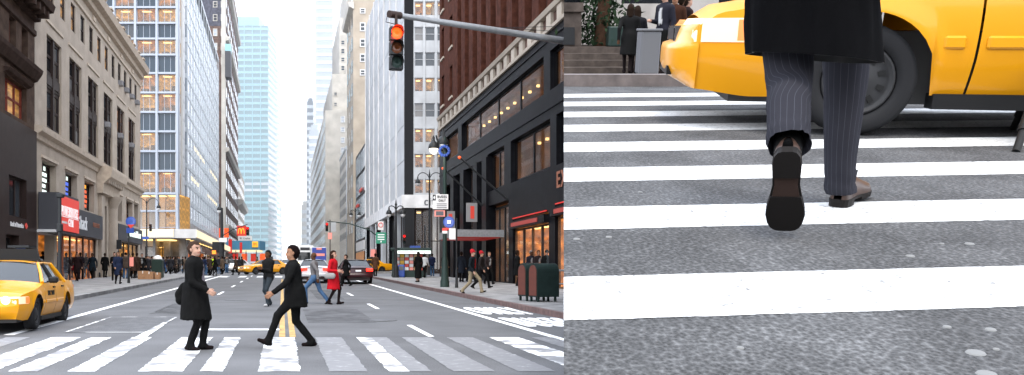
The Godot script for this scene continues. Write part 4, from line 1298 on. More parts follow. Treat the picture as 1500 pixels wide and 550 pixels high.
	part(o, "underbody", boxmesh(-0.72, 0.72, 0.18, 0.62, -2.4, 2.4), M.chassis)
	# cabin
	var rz := [0.28, -0.92]
	var rb := MB.new()
	var rr := []
	for j in 7:
		var z := lerpf(rz[0] + 0.06, rz[1] - 0.08, j / 6.0)
		var row := []
		for i in 13:
			var t := i / 6.0 - 1.0
			var edge := pow(absf(j / 3.0 - 1.0), 3.0)
			row.append(Vector3(t * 0.66, 1.385 + 0.075 * (1 - pow(absf(t), 2.6)) - 0.03 * edge, z))
		rr.append(row)
	rb.grid(rr)
	part(o, "roof", rb, paint)
	var ws := MB.new()
	var r2 := []
	for j in 5:
		var q := j / 4.0
		var row := []
		for i in 9:
			var t := i / 4.0 - 1.0
			row.append(Vector3(t * lerpf(0.84, 0.63, q), lerpf(0.95, 1.40, q), lerpf(1.06, 0.30, q) + 0.10 * (1 - t * t) - 0.04))
		r2.append(row)
	ws.grid(r2)
	part(o, "windshield", ws, M.car_glass)
	var bs := MB.new()
	r2 = []
	for j in 5:
		var q := j / 4.0
		var row := []
		for i in 9:
			var t := i / 4.0 - 1.0
			row.append(Vector3(t * lerpf(0.82, 0.63, q), lerpf(0.99, 1.40, q), lerpf(-1.6, -0.94, q) - 0.08 * (1 - t * t) + 0.04))
		r2.append(row)
	bs.grid(r2, true)
	part(o, "rear_window", bs, M.car_glass)
	for s: float in [-1.0, 1.0]:
		var f := func(z: float, q: float) -> Vector3: return Vector3(s * lerpf(0.895, 0.655, q), lerpf(0.965, 1.385, q), z)
		for q in [[0.95, 0.32, -0.02, -0.02], [-0.08, -0.08, -1.02, -0.78]]:
			var g := MB.new()
			var pts := [f.call(q[0], 0.0), f.call(q[1], 0.97), f.call(q[3], 0.97), f.call(q[2], 0.0)]
			if s > 0:
				g.quad(pts[0], pts[3], pts[2], pts[1])
			else:
				g.quad(pts[0], pts[1], pts[2], pts[3])
			part(o, "side_window", g, M.car_glass)
		for q in [[1.05, 0.30, 0.04], [-0.05, -0.05, 0.045], [-1.15, -0.86, 0.06]]:
			var p := MB.new()
			var a: Vector3 = f.call(q[0], -0.02)
			var c: Vector3 = f.call(q[1], 1.0)
			p.tube([a, a.lerp(c, 0.5) + Vector3(s * 0.012, 0, 0), c], [q[2], q[2] * 0.85, q[2] * 0.8], 8)
			part(o, "pillar", p, paint if q[0] != -0.05 else M.black)
		var cp := MB.new()
		var c0 := [f.call(-1.1, -0.02), f.call(-0.84, 1.0), f.call(-0.98, 1.0), f.call(-1.62, 0.02)]
		if s > 0:
			cp.quad(c0[0], c0[3], c0[2], c0[1])
		else:
			cp.quad(c0[0], c0[1], c0[2], c0[3])
		part(o, "rear_pillar", cp, paint)
		var rail := MB.new()
		rail.tube([f.call(0.32, 1.0), f.call(-0.3, 1.02), f.call(-0.95, 1.0)], [0.028, 0.03, 0.028], 8)
		part(o, "roof_rail", rail, paint)
	if taxi:
		var rsn := MB.new()
		rsn.prism(PackedVector2Array([Vector2(-0.62, 1.45), Vector2(0.62, 1.45), Vector2(0.58, 1.50), Vector2(-0.58, 1.50)]), -0.45, -0.2)
		rsn.prism(PackedVector2Array([Vector2(-0.56, 1.5), Vector2(0.56, 1.5), Vector2(0.50, 1.72), Vector2(-0.50, 1.72)]), -0.38, -0.27)
		part(o, "roof_sign", rsn, M.black)
		for s: float in [-1.0, 1.0]:
			words(o, "lettering", "NYC TAXI", M.black, 0.62, 0.105, Transform3D(Basis(Vector3.UP, s * PI / 2), Vector3(s * 0.968, 0.735, 0.50)))
	return o

func box_vehicle(called: String, label: String, xf: Transform3D, w: float, h: float, l: float, m: Material, panel: Material, category: String) -> Node3D:
	var o := thing(called, label, category, xf)
	var b := MB.new()
	b.cbox(Vector3(0, 0.45 + (h - 0.45) / 2, -l / 2), Vector3(w, h - 0.45, l), 0.1)
	part(o, "body", b, m)
	part(o, "windshield", boxmesh(-w * 0.42, w * 0.42, 1.3, h * 0.72, 0.0, 0.02), M.car_glass)
	part(o, "destination_sign", boxmesh(-w * 0.28, w * 0.28, h * 0.8, h * 0.92, 0.0, 0.03), M.sign_dark if category == "bus" else panel)
	part(o, "bumper", boxmesh(-w * 0.5, w * 0.5, 0.4, 0.75, 0.0, 0.12), M.trim_grey)
	for s: float in [-1.0, 1.0]:
		part(o, "headlight", boxmesh(s * w * 0.38 - 0.12, s * w * 0.38 + 0.12, 0.85, 1.05, 0.0, 0.04), M.head_lamp)
		for z in [-l * 0.2, -l * 0.78]:
			wheel_parts(o, s * (w / 2 - 0.02), z, M.rim)
	return o

# ---------- people: one smooth skin drawn round a skeleton ----------
class BodySkin:
	var a := PackedVector3Array()
	var b := PackedVector3Array()
	var r1 := PackedFloat32Array()
	var r2 := PackedFloat32Array()
	var fn := PackedVector3Array()
	var ff := PackedFloat32Array()
	var kk := PackedFloat32Array()
	var col := PackedInt32Array()
	var clip := []
	var verts := PackedVector3Array()
	var norms := PackedVector3Array()
	var owner := PackedInt32Array()
	var tris := PackedInt32Array()
	func cap(p: Vector3, q: Vector3, ra: float, rb: float, c: int, k := 0.03, flat := Vector3.ZERO, f := 1.0, cut = null) -> void:
		a.append(p)
		b.append(q)
		r1.append(ra)
		r2.append(rb)
		col.append(c)
		kk.append(k)
		fn.append(flat)
		ff.append(f)
		clip.append(cut)
	func build(from: int, to: int, cell: float) -> void:
		var lo := Vector3.INF
		var hi := -Vector3.INF
		var box := []
		for i in range(from, to):
			var m := maxf(r1[i], r2[i]) * maxf(1.0, 1.0 / ff[i]) + kk[i] * 0.5 + cell * 2.0
			var l := a[i].min(b[i]) - Vector3.ONE * m
			var h := a[i].max(b[i]) + Vector3.ONE * m
			box.append([l, h])
			lo = lo.min(l)
			hi = hi.max(h)
		var nx := int((hi.x - lo.x) / cell) + 2
		var ny := int((hi.y - lo.y) / cell) + 2
		var nz := int((hi.z - lo.z) / cell) + 2
		var f := PackedFloat32Array()
		f.resize(nx * ny * nz)
		f.fill(1e3)
		var own := PackedInt32Array()
		own.resize(nx * ny * nz)
		var best := PackedFloat32Array()
		best.resize(nx * ny * nz)
		best.fill(1e3)
		for i in range(from, to):
			var l: Vector3 = (box[i - from][0] - lo) / cell
			var h: Vector3 = (box[i - from][1] - lo) / cell
			var pa := a[i]
			var flat := fn[i]
			var fk := ff[i] - 1.0
			var ba := b[i] - pa
			if fk != 0.0:
				ba += flat * (ba.dot(flat) * fk)
			var bb := maxf(ba.dot(ba), 1e-9)
			var ra := r1[i]
			var rb := r2[i]
			var k := kk[i]
			var cut = clip[i]
			var oc := col[i]
			for z in range(maxi(0, int(l.z)), mini(nz, int(h.z) + 1)):
				for y in range(maxi(0, int(l.y)), mini(ny, int(h.y) + 1)):
					var id := (z * ny + y) * nx
					for x in range(maxi(0, int(l.x)), mini(nx, int(h.x) + 1)):
						var p := lo + Vector3(x, y, z) * cell
						var q := p - pa
						if fk != 0.0:
							q += flat * (q.dot(flat) * fk)
						var t := clampf(q.dot(ba) / bb, 0.0, 1.0)
						var d := (q - ba * t).length() - lerpf(ra, rb, t)
						if cut != null:
							d = maxf(d, (cut as Plane).distance_to(p))
						var o := f[id + x]
						var hh := maxf(k - absf(o - d), 0.0)
						f[id + x] = minf(o, d) - hh * hh / k * 0.25
						if d < best[id + x]:
							best[id + x] = d
							own[id + x] = oc
		if cell > 0.015 and cell < 0.025:      # folds in the cloth
			var cloth := FastNoiseLite.new()
			cloth.seed = 5 + from
			cloth.frequency = 5.0
			cloth.fractal_octaves = 3
			for z in nz:
				for y in ny:
					var id := (z * ny + y) * nx
					for x in nx:
						if absf(f[id + x]) < cell * 2.5 and own[id + x] in [2, 3]:
							f[id + x] += 0.013 * cloth.get_noise_3d(x * cell * 1.4, y * cell * 0.7 + x * cell * 0.3, z * cell * 1.4)
		var vid := PackedInt32Array()
		vid.resize(nx * ny * nz)
		vid.fill(-1)
		var off := [0, 1, nx, nx + 1, nx * ny, nx * ny + 1, nx * ny + nx, nx * ny + nx + 1]
		var cx := [0, 1, 0, 1, 0, 1, 0, 1]
		var cy := [0, 0, 1, 1, 0, 0, 1, 1]
		var cz := [0, 0, 0, 0, 1, 1, 1, 1]
		var ed := [[0, 1], [2, 3], [4, 5], [6, 7], [0, 2], [1, 3], [4, 6], [5, 7], [0, 4], [1, 5], [2, 6], [3, 7]]
		var far := cell * 2.0
		for z in nz - 1:
			for y in ny - 1:
				for x in nx - 1:
					var id := (z * ny + y) * nx + x
					if absf(f[id]) > far:
						continue
					var mask := 0
					for c in 8:
						if f[id + off[c]] < 0.0:
							mask |= 1 << c
					if mask == 0 or mask == 255:
						continue
					var sum := Vector3.ZERO
					var cnt := 0
					for e in ed:
						var e0: int = e[0]
						var e1: int = e[1]
						if ((mask >> e0) & 1) != ((mask >> e1) & 1):
							var f0 := f[id + off[e0]]
							var t := f0 / (f0 - f[id + off[e1]])
							sum += Vector3(lerpf(cx[e0], cx[e1], t), lerpf(cy[e0], cy[e1], t), lerpf(cz[e0], cz[e1], t))
							cnt += 1
					var s := sum / cnt
					var g := Vector3.ZERO
					var near := 1e9
					var oc := 0
					for c in 8:
						var val := f[id + off[c]]
						g += Vector3(val if cx[c] else -val, val if cy[c] else -val, val if cz[c] else -val)
						var dd := absf(cx[c] - s.x) + absf(cy[c] - s.y) + absf(cz[c] - s.z)
						if dd < near:
							near = dd
							oc = own[id + off[c]]
					vid[id] = verts.size()
					verts.append(lo + (Vector3(x, y, z) + s) * cell)
					norms.append(g.normalized())
					owner.append(oc)
		for z in range(1, nz - 1):
			for y in range(1, ny - 1):
				for x in range(1, nx - 1):
					var id := (z * ny + y) * nx + x
					var v0 := f[id]
					if absf(v0) > far:
						continue
					var in0 := v0 < 0.0
					if in0 != (f[id + 1] < 0.0):
						face(vid[id - nx - nx * ny], vid[id - nx * ny], vid[id], vid[id - nx], in0)
					if in0 != (f[id + nx] < 0.0):
						face(vid[id - 1 - nx * ny], vid[id - 1], vid[id], vid[id - nx * ny], in0)
					if in0 != (f[id + nx * ny] < 0.0):
						face(vid[id - 1 - nx], vid[id - nx], vid[id], vid[id - 1], in0)
	func face(p: int, q: int, r: int, s: int, inside: bool) -> void:
		if p < 0 or q < 0 or r < 0 or s < 0:
			return
		if inside:
			tris.append_array([p, r, q, p, s, r])
		else:
			tris.append_array([p, q, r, p, r, s])
	func mesh(palette: Array) -> ArrayMesh:
		var c := PackedColorArray()
		c.resize(verts.size())
		for i in verts.size():
			c[i] = palette[owner[i]]
		var arr := []
		arr.resize(Mesh.ARRAY_MAX)
		arr[Mesh.ARRAY_VERTEX] = verts
		arr[Mesh.ARRAY_NORMAL] = norms
		arr[Mesh.ARRAY_COLOR] = c
		arr[Mesh.ARRAY_INDEX] = tris
		var m := ArrayMesh.new()
		m.add_surface_from_arrays(Mesh.PRIMITIVE_TRIANGLES, arr)
		return m

func bend(p: Vector3, q: Vector3, l1: float, l2: float, pole: Vector3) -> Vector3:   # middle joint of a two-bone limb
	var d := q - p
	var L := minf(d.length(), (l1 + l2) * 0.999)
	var x := (l1 * l1 - l2 * l2 + L * L) / (2.0 * L)
	var h := sqrt(maxf(0.0, l1 * l1 - x * x))
	var dir := d.normalized()
	return p + dir * x + (pole - dir * pole.dot(dir)).normalized() * h
# colours: 0 skin 1 hair 2 coat 3 trousers 4 shoes 5 shirt 6 bag 7 eyes 8 lips
func figure(o: Dictionary) -> BodySkin:
	var s := BodySkin.new()
	var fine: bool = o.get("fine", false)
	var cell := 0.02 if fine else 0.032
	var lean: float = o.get("lean", 0.0)
	var drop: float = o.get("drop", 0.0)
	var turn: float = o.get("head_turn", 0.0)
	var X := Vector3.RIGHT
	var Z := Vector3.BACK
	var hip := Vector3(0, 0.93 - drop, 0)
	var neck := Vector3(0, 1.46 - drop, lean)
	var hem: float = o.get("hem", 0.78)
	var wide: float = o.get("wide", 1.0)
	var skirt: bool = o.get("skirt", false)
	for side: float in [1.0, -1.0]:
		var ft: Vector3 = o.lf if side > 0 else o.rf
		var pitch: float = o.get("lp", 0.0) if side > 0 else o.get("rp", 0.0)
		var an := Vector3(side * 0.075 + ft.x, 0.095 + ft.y, ft.z)
		var hp := hip + X * side * 0.085
		var kn := bend(hp, an, 0.44, 0.43, Z + X * side * 0.08)
		var lc: int = o.get("leg_colour", 3)
		s.cap(hp, kn, 0.098, 0.068, 3 if not skirt else lc, 0.04)
		s.cap(kn, an + Vector3(0, 0.0, -0.005), 0.066 if not skirt else 0.056, 0.058 if not skirt else 0.042, 3 if not skirt else lc, 0.02)
		if not skirt:
			s.cap(an + Vector3(0, -0.01, 0), an + Vector3(0, -0.035, 0.01), 0.062, 0.064, 3, 0.015)
		var tdir := Vector3(side * 0.03, 0, 0.2).rotated(X, pitch)
		var heel := an + Vector3(0, -0.058, -0.055).rotated(X, pitch)
		s.cap(heel, heel + tdir, 0.036, 0.034, 4, 0.02)
		s.cap(an + Vector3(0, -0.03, 0.0).rotated(X, pitch), heel + tdir * 0.6, 0.042, 0.036, 4, 0.03)
	# trunk
	s.cap(hip + X * 0.06, hip - X * 0.06, 0.125 * wide, 0.125 * wide, 2 if hem < 0.85 else 3, 0.05, Z, 1.15)
	s.cap(Vector3(0, 1.02 - drop, lean * 0.3), Vector3(0, 1.33 - drop, lean * 0.9), 0.155 * wide, 0.185 * wide, 2, 0.05, Z, 1.4)
	s.cap(neck + Vector3(0.16, -0.06, -0.01), neck + Vector3(-0.16, -0.06, -0.01), 0.07, 0.07, 2, 0.06)
	s.cap(neck + Vector3(0.0, -0.04, 0.0), neck + Vector3(0, 0.015, 0.0), 0.085, 0.07, 2 if not o.get("open_neck", false) else 5, 0.02)
	if o.get("shirt", false):
		s.cap(Vector3(0, 1.08 - drop, lean * 0.5 + 0.10 * wide), Vector3(0, 1.36 - drop, lean + 0.085 * wide), 0.05, 0.055, 5, 0.012)
	if hem < 0.75:
		var cut := Plane(Vector3.DOWN, -(hem - drop * 0.5))
		var sway: float = o.get("sway", 0.0)
		s.cap(Vector3(0, 1.0 - drop, lean * 0.2), Vector3(0, hem - 0.1, sway), 0.165 * wide, o.get("flare", 0.23), 2, 0.05, X, o.get("deep", 0.92), cut)
	# arms
	for side: float in [1.0, -1.0]:
		var hd: Vector3 = o.lh if side > 0 else o.rh
		var sh := neck + Vector3(side * 0.19, -0.07, -0.01)
		var wr := Vector3(hd.x, hd.y - drop, hd.z + lean)
		var reach := (wr - sh)
		if reach.length() > 0.55:
			wr = sh + reach.normalized() * 0.55
		var el := bend(sh, wr, 0.29, 0.265, Vector3(side * 0.35, -0.2, -1))
		s.cap(sh, el, 0.066, 0.054, 2, 0.04)
		s.cap(el, wr, 0.053, 0.043, 2, 0.02)
		if not fine:
			s.cap(wr, wr + (wr - el).normalized() * 0.10, 0.036, 0.04, 0, 0.02)
	if o.has("bag"):
		for q in o.bag:
			s.cap(q[0], q[1], q[2], q[2], 6, 0.02, q[3] if q.size() > 3 else Vector3.ZERO, q[4] if q.size() > 4 else 1.0)
	var n := s.a.size()
	s.build(0, n, cell)
	# head
	var hd := neck + Vector3(0, 0.0, 0.0)
	var R := Basis(Vector3.UP, turn)
	var P := func(x: float, y: float, z: float) -> Vector3: return hd + R * Vector3(x, y, z)
	var RX := R * X
	s.cap(hd - Vector3(0, 0.02, 0), P.call(0, 0.11, 0.01), 0.056, 0.054, 0, 0.02)
	s.cap(P.call(0, 0.155, 0.03), P.call(0, 0.205, 0.008), 0.074, 0.092, 0, 0.02, RX, 1.16)
	s.cap(P.call(0, 0.105, 0.062), P.call(0, 0.12, 0.055), 0.040, 0.05, 0, 0.03)
	s.cap(P.call(0, 0.185, 0.098), P.call(0, 0.15, 0.113), 0.010, 0.015, 0, 0.015)
	for side: float in [1.0, -1.0]:
		s.cap(P.call(side * 0.085, 0.175, -0.005), P.call(side * 0.083, 0.145, 0.002), 0.014, 0.011, 0, 0.01)
		s.cap(P.call(side * 0.034, 0.182, 0.083), P.call(side * 0.03, 0.181, 0.085), 0.0095, 0.0095, 7, 0.004)
		s.cap(P.call(side * 0.048, 0.202, 0.080), P.call(side * 0.02, 0.203, 0.092), 0.0065, 0.0065, 1, 0.003)
	s.cap(P.call(0.022, 0.118, 0.094), P.call(-0.022, 0.118, 0.094), 0.009, 0.009, 8, 0.006)
	if o.get("hat", false):
		s.cap(P.call(0, 0.235, 0.0), P.call(0, 0.25, -0.01), 0.10, 0.09, 6, 0.01, Vector3.UP, 1.0)
		s.cap(P.call(0, 0.222, 0.06), P.call(0, 0.216, 0.13), 0.06, 0.045, 6, 0.02, Vector3.UP, 4.0)
	elif not o.get("bald", false):
		s.cap(P.call(0, 0.228, -0.012), P.call(0, 0.20, -0.03), 0.09, 0.092, 1, 0.012, RX, 1.1)
		s.cap(P.call(0, 0.245, 0.03), P.call(0, 0.25, 0.02), 0.062, 0.065, 1, 0.02)
		s.cap(P.call(0, 0.18, -0.045), P.call(0, 0.13, -0.045), 0.075, 0.06, 1, 0.015)
		if o.get("long_hair", false):
			s.cap(P.call(0, 0.19, -0.04), P.call(0, 0.03, -0.06), 0.088, 0.07, 1, 0.02)
			s.cap(P.call(0.07, 0.16, 0.0), P.call(0.07, 0.04, 0.0), 0.03, 0.03, 1, 0.02)
			s.cap(P.call(-0.07, 0.16, 0.0), P.call(-0.07, 0.04, 0.0), 0.03, 0.03, 1, 0.02)
	s.build(n, s.a.size(), 0.0095 if fine else 0.022)
	if fine:      # hands with fingers
		for side: float in [1.0, -1.0]:
			var hd2: Vector3 = o.lh if side > 0 else o.rh
			var sh := neck + Vector3(side * 0.19, -0.07, -0.01)
			var wr := Vector3(hd2.x, hd2.y - drop, hd2.z + lean)
			if (wr - sh).length() > 0.55:
				wr = sh + (wr - sh).normalized() * 0.55
			var el := bend(sh, wr, 0.29, 0.265, Vector3(side * 0.35, -0.2, -1))
			var fw := (wr - el).normalized()
			var across := (Z - fw * Z.dot(fw)).normalized()
			if absf(fw.z) > 0.8:
				across = (Vector3.UP - fw * fw.y).normalized()
			var inward := fw.cross(across).normalized()
			if inward.x * side > 0:
				inward = -inward
			var m := s.a.size()
			s.cap(wr - fw * 0.02, wr + fw * 0.02, 0.03, 0.033, 0, 0.01)
			s.cap(wr + fw * 0.03 + across * 0.018, wr + fw * 0.085 + across * 0.02, 0.022, 0.022, 0, 0.02, inward, 1.3)
			s.cap(wr + fw * 0.03 - across * 0.018, wr + fw * 0.08 - across * 0.02, 0.022, 0.02, 0, 0.02, inward, 1.3)
			for q in 4:
				var base := wr + fw * 0.085 + across * (0.033 - q * 0.022)
				var ln: float = [0.036, 0.041, 0.038, 0.029][q]
				var mid := base + fw * ln + inward * 0.008
				s.cap(base, mid, 0.0105, 0.0098, 0, 0.004)
				s.cap(mid, mid + fw * ln * 0.6 + inward * ln * 0.55, 0.0098, 0.0085, 0, 0.004)
			var tb := wr + fw * 0.03 + across * 0.032
			s.cap(tb, tb + fw * 0.035 + across * 0.022 + inward * 0.012, 0.0125, 0.011, 0, 0.008)
			s.cap(tb + fw * 0.035 + across * 0.022 + inward * 0.012, tb + fw * 0.062 + across * 0.022 + inward * 0.022, 0.011, 0.009, 0, 0.004)
			s.build(m, s.a.size(), 0.0065)
	return s
var poses := {}
func skin_mat() -> StandardMaterial3D:
	if not M.has("person"):
		var m := StandardMaterial3D.new()
		m.resource_name = "person"
		m.vertex_color_use_as_albedo = true
		m.roughness = 0.85
		m.metallic_specular = 0.15
		m.albedo_texture = T.fine
		m.uv1_triplanar = true
		m.uv1_scale = Vector3.ONE * 3.0
		M["person"] = m
	return M.person
const SKIN := [Color(0.46, 0.26, 0.18), Color(0.36, 0.19, 0.12), Color(0.10, 0.05, 0.03), Color(0.52, 0.31, 0.23)]
func palette(coat: Color, trousers: Color, shirt := Color(0.4, 0.4, 0.4), bag := Color(0.015, 0.015, 0.015), skin := 0, hair := Color(0.02, 0.014, 0.01), shoes := Color(0.012, 0.01, 0.01)) -> Array:
	return [SKIN[skin], hair, coat, trousers, shoes, shirt, bag, Color(0.03, 0.02, 0.015), SKIN[skin] * Color(0.8, 0.55, 0.5)]
func person(label: String, pose: String, pal: Array, xf: Transform3D, group := "") -> Node3D:
	var o := thing("person", label, "person", xf, group)
	part(o, "body", (poses[pose] as BodySkin).mesh(pal), skin_mat())
	return o
func make_poses() -> void:
	var rest := {"lh": Vector3(0.26, 0.86, 0.05), "rh": Vector3(-0.26, 0.86, 0.05), "lf": Vector3.ZERO, "rf": Vector3.ZERO}
	var walk := {"lf": Vector3(0, 0.0, 0.26), "rf": Vector3(0, 0.03, -0.28), "lp": -0.25, "rp": 0.45, "lh": Vector3(0.26, 0.9, -0.16), "rh": Vector3(-0.25, 0.92, 0.22), "drop": 0.035, "lean": 0.03}
	var d := {
		"stand_coat": rest.merged({"hem": 0.52, "flare": 0.2}, true),
		"stand_jacket": rest.merged({"hem": 0.76, "rh": Vector3(-0.14, 1.12, 0.25), "rf": Vector3(-0.03, 0, 0.08), "shirt": true}, true),
		"stand_puffy": rest.merged({"hem": 0.72, "flare": 0.2, "wide": 1.12, "hat": true, "lf": Vector3(0.04, 0, -0.05)}, true),
		"walk_coat": walk.merged({"hem": 0.55, "flare": 0.22, "deep": 0.8}, true),
		"walk_jacket": walk.merged({"hem": 0.76, "shirt": true, "open_neck": true}, true),
		"woman_coat": walk.merged({"hem": 0.5, "flare": 0.2, "long_hair": true, "skirt": true, "leg_colour": 4, "lf": Vector3(-0.02, 0, 0.15), "rf": Vector3(0.02, 0.02, -0.16), "bag": [[Vector3(-0.24, 0.86, 0.05), Vector3(-0.26, 0.74, 0.0), 0.11, Vector3.RIGHT, 2.0]]}, true),
		"woman_long": rest.merged({"hem": 0.22, "flare": 0.2, "long_hair": true, "skirt": true, "leg_colour": 0, "rf": Vector3(0, 0, 0.08)}, true),
		"stride_hat": walk.merged({"hem": 0.80, "shirt": true, "open_neck": true, "hat": true, "lf": Vector3(0, 0.02, 0.38), "rf": Vector3(0, 0.03, -0.36), "drop": 0.07, "lh": Vector3(0.27, 0.9, -0.1), "rh": Vector3(-0.27, 0.9, 0.12)}, true),
		"hero_coat": {"fine": true, "hem": 0.50, "flare": 0.255, "deep": 0.84, "wide": 1.16, "lf": Vector3(0.0, 0, 0.1), "rf": Vector3(0.02, 0.0, -0.06), "rp": 0.12, "lh": Vector3(0.23, 0.92, -0.02), "rh": Vector3(-0.22, 0.98, 0.27), "lean": -0.01, "sway": 0.02, "open_neck": true, "shirt": true, "head_turn": -0.35, "bag": [[Vector3(0.16, 1.02, -0.22), Vector3(0.16, 0.9, -0.30), 0.085, Vector3.RIGHT, 1.3], [Vector3(0.16, 0.9, -0.18), Vector3(0.16, 0.82, -0.28), 0.095, Vector3.RIGHT, 1.3], [Vector3(0.14, 1.44, -0.02), Vector3(0.17, 1.0, -0.22), 0.022]]},
		"hero_stride": {"fine": true, "wide": 1.08, "hem": 0.70, "flare": 0.195, "deep": 0.95, "lf": Vector3(0.0, 0.045, 0.44), "lp": -0.38, "rf": Vector3(0, 0.0, -0.28), "rp": 0.05, "drop": 0.055, "lh": Vector3(0.25, 0.98, 0.33), "rh": Vector3(-0.24, 0.86, -0.12), "lean": 0.04, "sway": -0.02, "open_neck": true},
		"hero_phone": {"fine": true, "hem": 0.80, "wide": 1.08, "lf": Vector3(0.06, 0, 0.16), "rf": Vector3(-0.04, 0.02, -0.16), "rp": 0.25, "lh": Vector3(0.06, 1.18, 0.28), "rh": Vector3(-0.08, 1.16, 0.28), "drop": 0.01, "lean": 0.02, "open_neck": true},
		"hero_jeans": {"fine": true, "hem": 0.88, "wide": 1.0, "lf": Vector3(0.0, 0.02, 0.28), "rf": Vector3(0, 0.03, -0.42), "lp": -0.2, "rp": 0.5, "drop": 0.06, "lh": Vector3(0.26, 0.9, -0.2), "rh": Vector3(-0.25, 0.9, 0.22), "lean": 0.03, "bald": true, "open_neck": true},
		"hero_red": {"fine": true, "hem": 0.5, "flare": 0.215, "skirt": true, "leg_colour": 4, "long_hair": true, "lf": Vector3(-0.02, 0.0, 0.16), "rf": Vector3(0.02, 0.02, -0.14), "lp": -0.15, "rp": 0.3, "lh": Vector3(0.22, 1.08, 0.16), "rh": Vector3(-0.2, 1.1, 0.22), "drop": 0.01, "bag": [[Vector3(-0.27, 0.93, 0.1), Vector3(-0.27, 0.93, -0.1), 0.10, Vector3.RIGHT, 1.6]]},
	}
	for k in d:
		poses[k] = figure(d[k])

# ---------- street ----------
func strip(xs0: float, xs1: float, d0: float, d1: float, h: float, n := 1) -> MB:
	var b := MB.new()
	for i in n:
		var a := lerpf(d0, d1, float(i) / n)
		var c := lerpf(d0, d1, float(i + 1) / n)
		b.quad(ST(xs0, a, h), ST(xs1, a, h), ST(xs1, c, h), ST(xs0, c, h))
	return b
func slab(xs0: float, xs1: float, d0: float, d1: float, h: float) -> MB:
	var b := MB.new()
	b.column([ST(xs0, d0, h), ST(xs1, d0, h), ST(xs1, d1, h), ST(xs0, d1, h)], h + 0.1)
	return b
func mark(parent: Node, called: String, q: Array, m: Material, h := 0.006) -> void:   # painted patch, corners in street coordinates
	var b := MB.new()
	var p := []
	for v: Vector2 in q:
		p.append(ST(v.x, v.y, h))
	if called == "crossing_stripe":
		ragged(b, [p[1], p[2], p[3], p[0]], 40, 0.035, int(absf(q[0].x) * 100.0))
	else:
		b.quad(p[0], p[1], p[2], p[3])
	part(parent, called, b, m)
func street() -> void:
	var g := MB.new()
	g.column([Vector3(-900, S * -80 - 0.02, 80), Vector3(900, S * -80 - 0.02, 80), Vector3(900, S * 1700 - 0.02, -1700), Vector3(-900, S * 1700 - 0.02, -1700)], 0.0)
	struct("ground", g, M.asphalt)
	var road := struct("road", strip(-7.45, 6.95, -30, 900, 0.0), M.asphalt)
	for q in [[-13.3, -7.6, 4.0, 75.5, 0], [-13.3, -7.6, 107.0, 520.0, 0], [7.1, 12.5, 15.6, 62.5, 0], [7.1, 12.5, 86.0, 520.0, 0]]:
		var w := struct("pavement", slab(q[0], q[1], q[2], q[3], 0.15), M.concrete)
		var e: float = q[1] if q[0] < 0 else q[0]
		part(w, "kerb", slab(e if q[0] < 0 else e - 0.16, e + 0.16 if q[0] < 0 else e, q[2], q[3], 0.15), M.kerb_red_tint if q[0] > 0 else M.concrete)
	# zebra stripes, more or less worn
	for q in [[-4.34, -3.80, "paint_worn"], [-3.6, -3.22, "paint_worn"], [-2.82, -2.46, "paint_worn"], [-1.9, -1.31, "paint_used"], [-1.08, -0.78, "paint_used"], [-0.32, 0.24, "paint_used"], [0.62, 1.12, "paint_faded"], [1.40, 1.68, "paint_used"], [1.68, 1.97, "paint_faded"], [2.25, 2.8, "paint_faded"], [3.1, 3.6, "paint_faded"], [3.9, 4.46, "paint_worn"], [4.7, 5.1, "paint_faded"], [-5.2, -4.75, "paint_faded"]]:
		mark(road, "crossing_stripe", [Vector2(q[0], 10.75), Vector2(q[1], 10.75), Vector2(q[1], 15.44), Vector2(q[0], 15.44)], M[q[2]])
	mark(road, "stop_line", [Vector2(-1.75, 17.0), Vector2(0.0, 17.0), Vector2(0.0, 17.3), Vector2(-1.75, 17.3)], M.paint)
	mark(road, "slant_line", [SP(190, 499), SP(208, 499), SP(246, 473), SP(239, 473)], M.paint_worn, 0.010)
	for x in [0.0, 0.2]:
		mark(road, "centre_line", [Vector2(x - 0.06, 15.5), Vector2(x + 0.06, 15.5), Vector2(x + 0.06, 60.0), Vector2(x - 0.06, 60.0)], M.paint_yellow)
	mark(road, "edge_line", [Vector2(-5.42, 15.9), Vector2(-5.22, 15.9), Vector2(-5.22, 72.0), Vector2(-5.42, 72.0)], M.paint)
	mark(road, "edge_line", [Vector2(5.06, 8.0), Vector2(5.24, 8.0), Vector2(5.24, 62.0), Vector2(5.06, 62.0)], M.paint)
	for k in 6:
		mark(road, "lane_dash", [Vector2(2.78, 15.6 + k * 8.7), Vector2(2.9, 15.6 + k * 8.7), Vector2(2.9, 18.3 + k * 8.7), Vector2(2.78, 18.3 + k * 8.7)], M.paint)
		mark(road, "lane_dash", [Vector2(-2.72, 34.0 + k * 9.0), Vector2(-2.6, 34.0 + k * 9.0), Vector2(-2.6, 37.0 + k * 9.0), Vector2(-2.72, 37.0 + k * 9.0)], M.paint)
	for k in 9:      # far crossing
		mark(road, "crossing_stripe", [Vector2(-6.6 + k * 1.5, 66.0), Vector2(-6.0 + k * 1.5, 66.0), Vector2(-6.0 + k * 1.5, 71.0), Vector2(-6.6 + k * 1.5, 71.0)], M.paint_worn)
	# utility plate with a painted outline, and a cut in the surface
	var c := [SP(95, 488), SP(216, 488), SP(258, 465.5), SP(162, 465.5)]
	mark(road, "utility_patch", c, M.plate)
	for i in 4:
		var a: Vector2 = c[i]
		var b: Vector2 = c[(i + 1) % 4]
		var nrm := (b - a).orthogonal().normalized() * 0.03
		mark(road, "patch_outline", [a - nrm, b - nrm, b + nrm, a + nrm] if (b - a).cross(nrm) > 0 else [a + nrm, b + nrm, b - nrm, a - nrm], M.paint_worn, 0.012)
	for q in [[SP(226, 458), SP(257, 458), SP(257, 457), SP(227, 457)], [SP(226, 458), SP(229, 458), SP(252, 447), SP(250, 447)]]:
		mark(road, "surface_cut", q, M.iron)
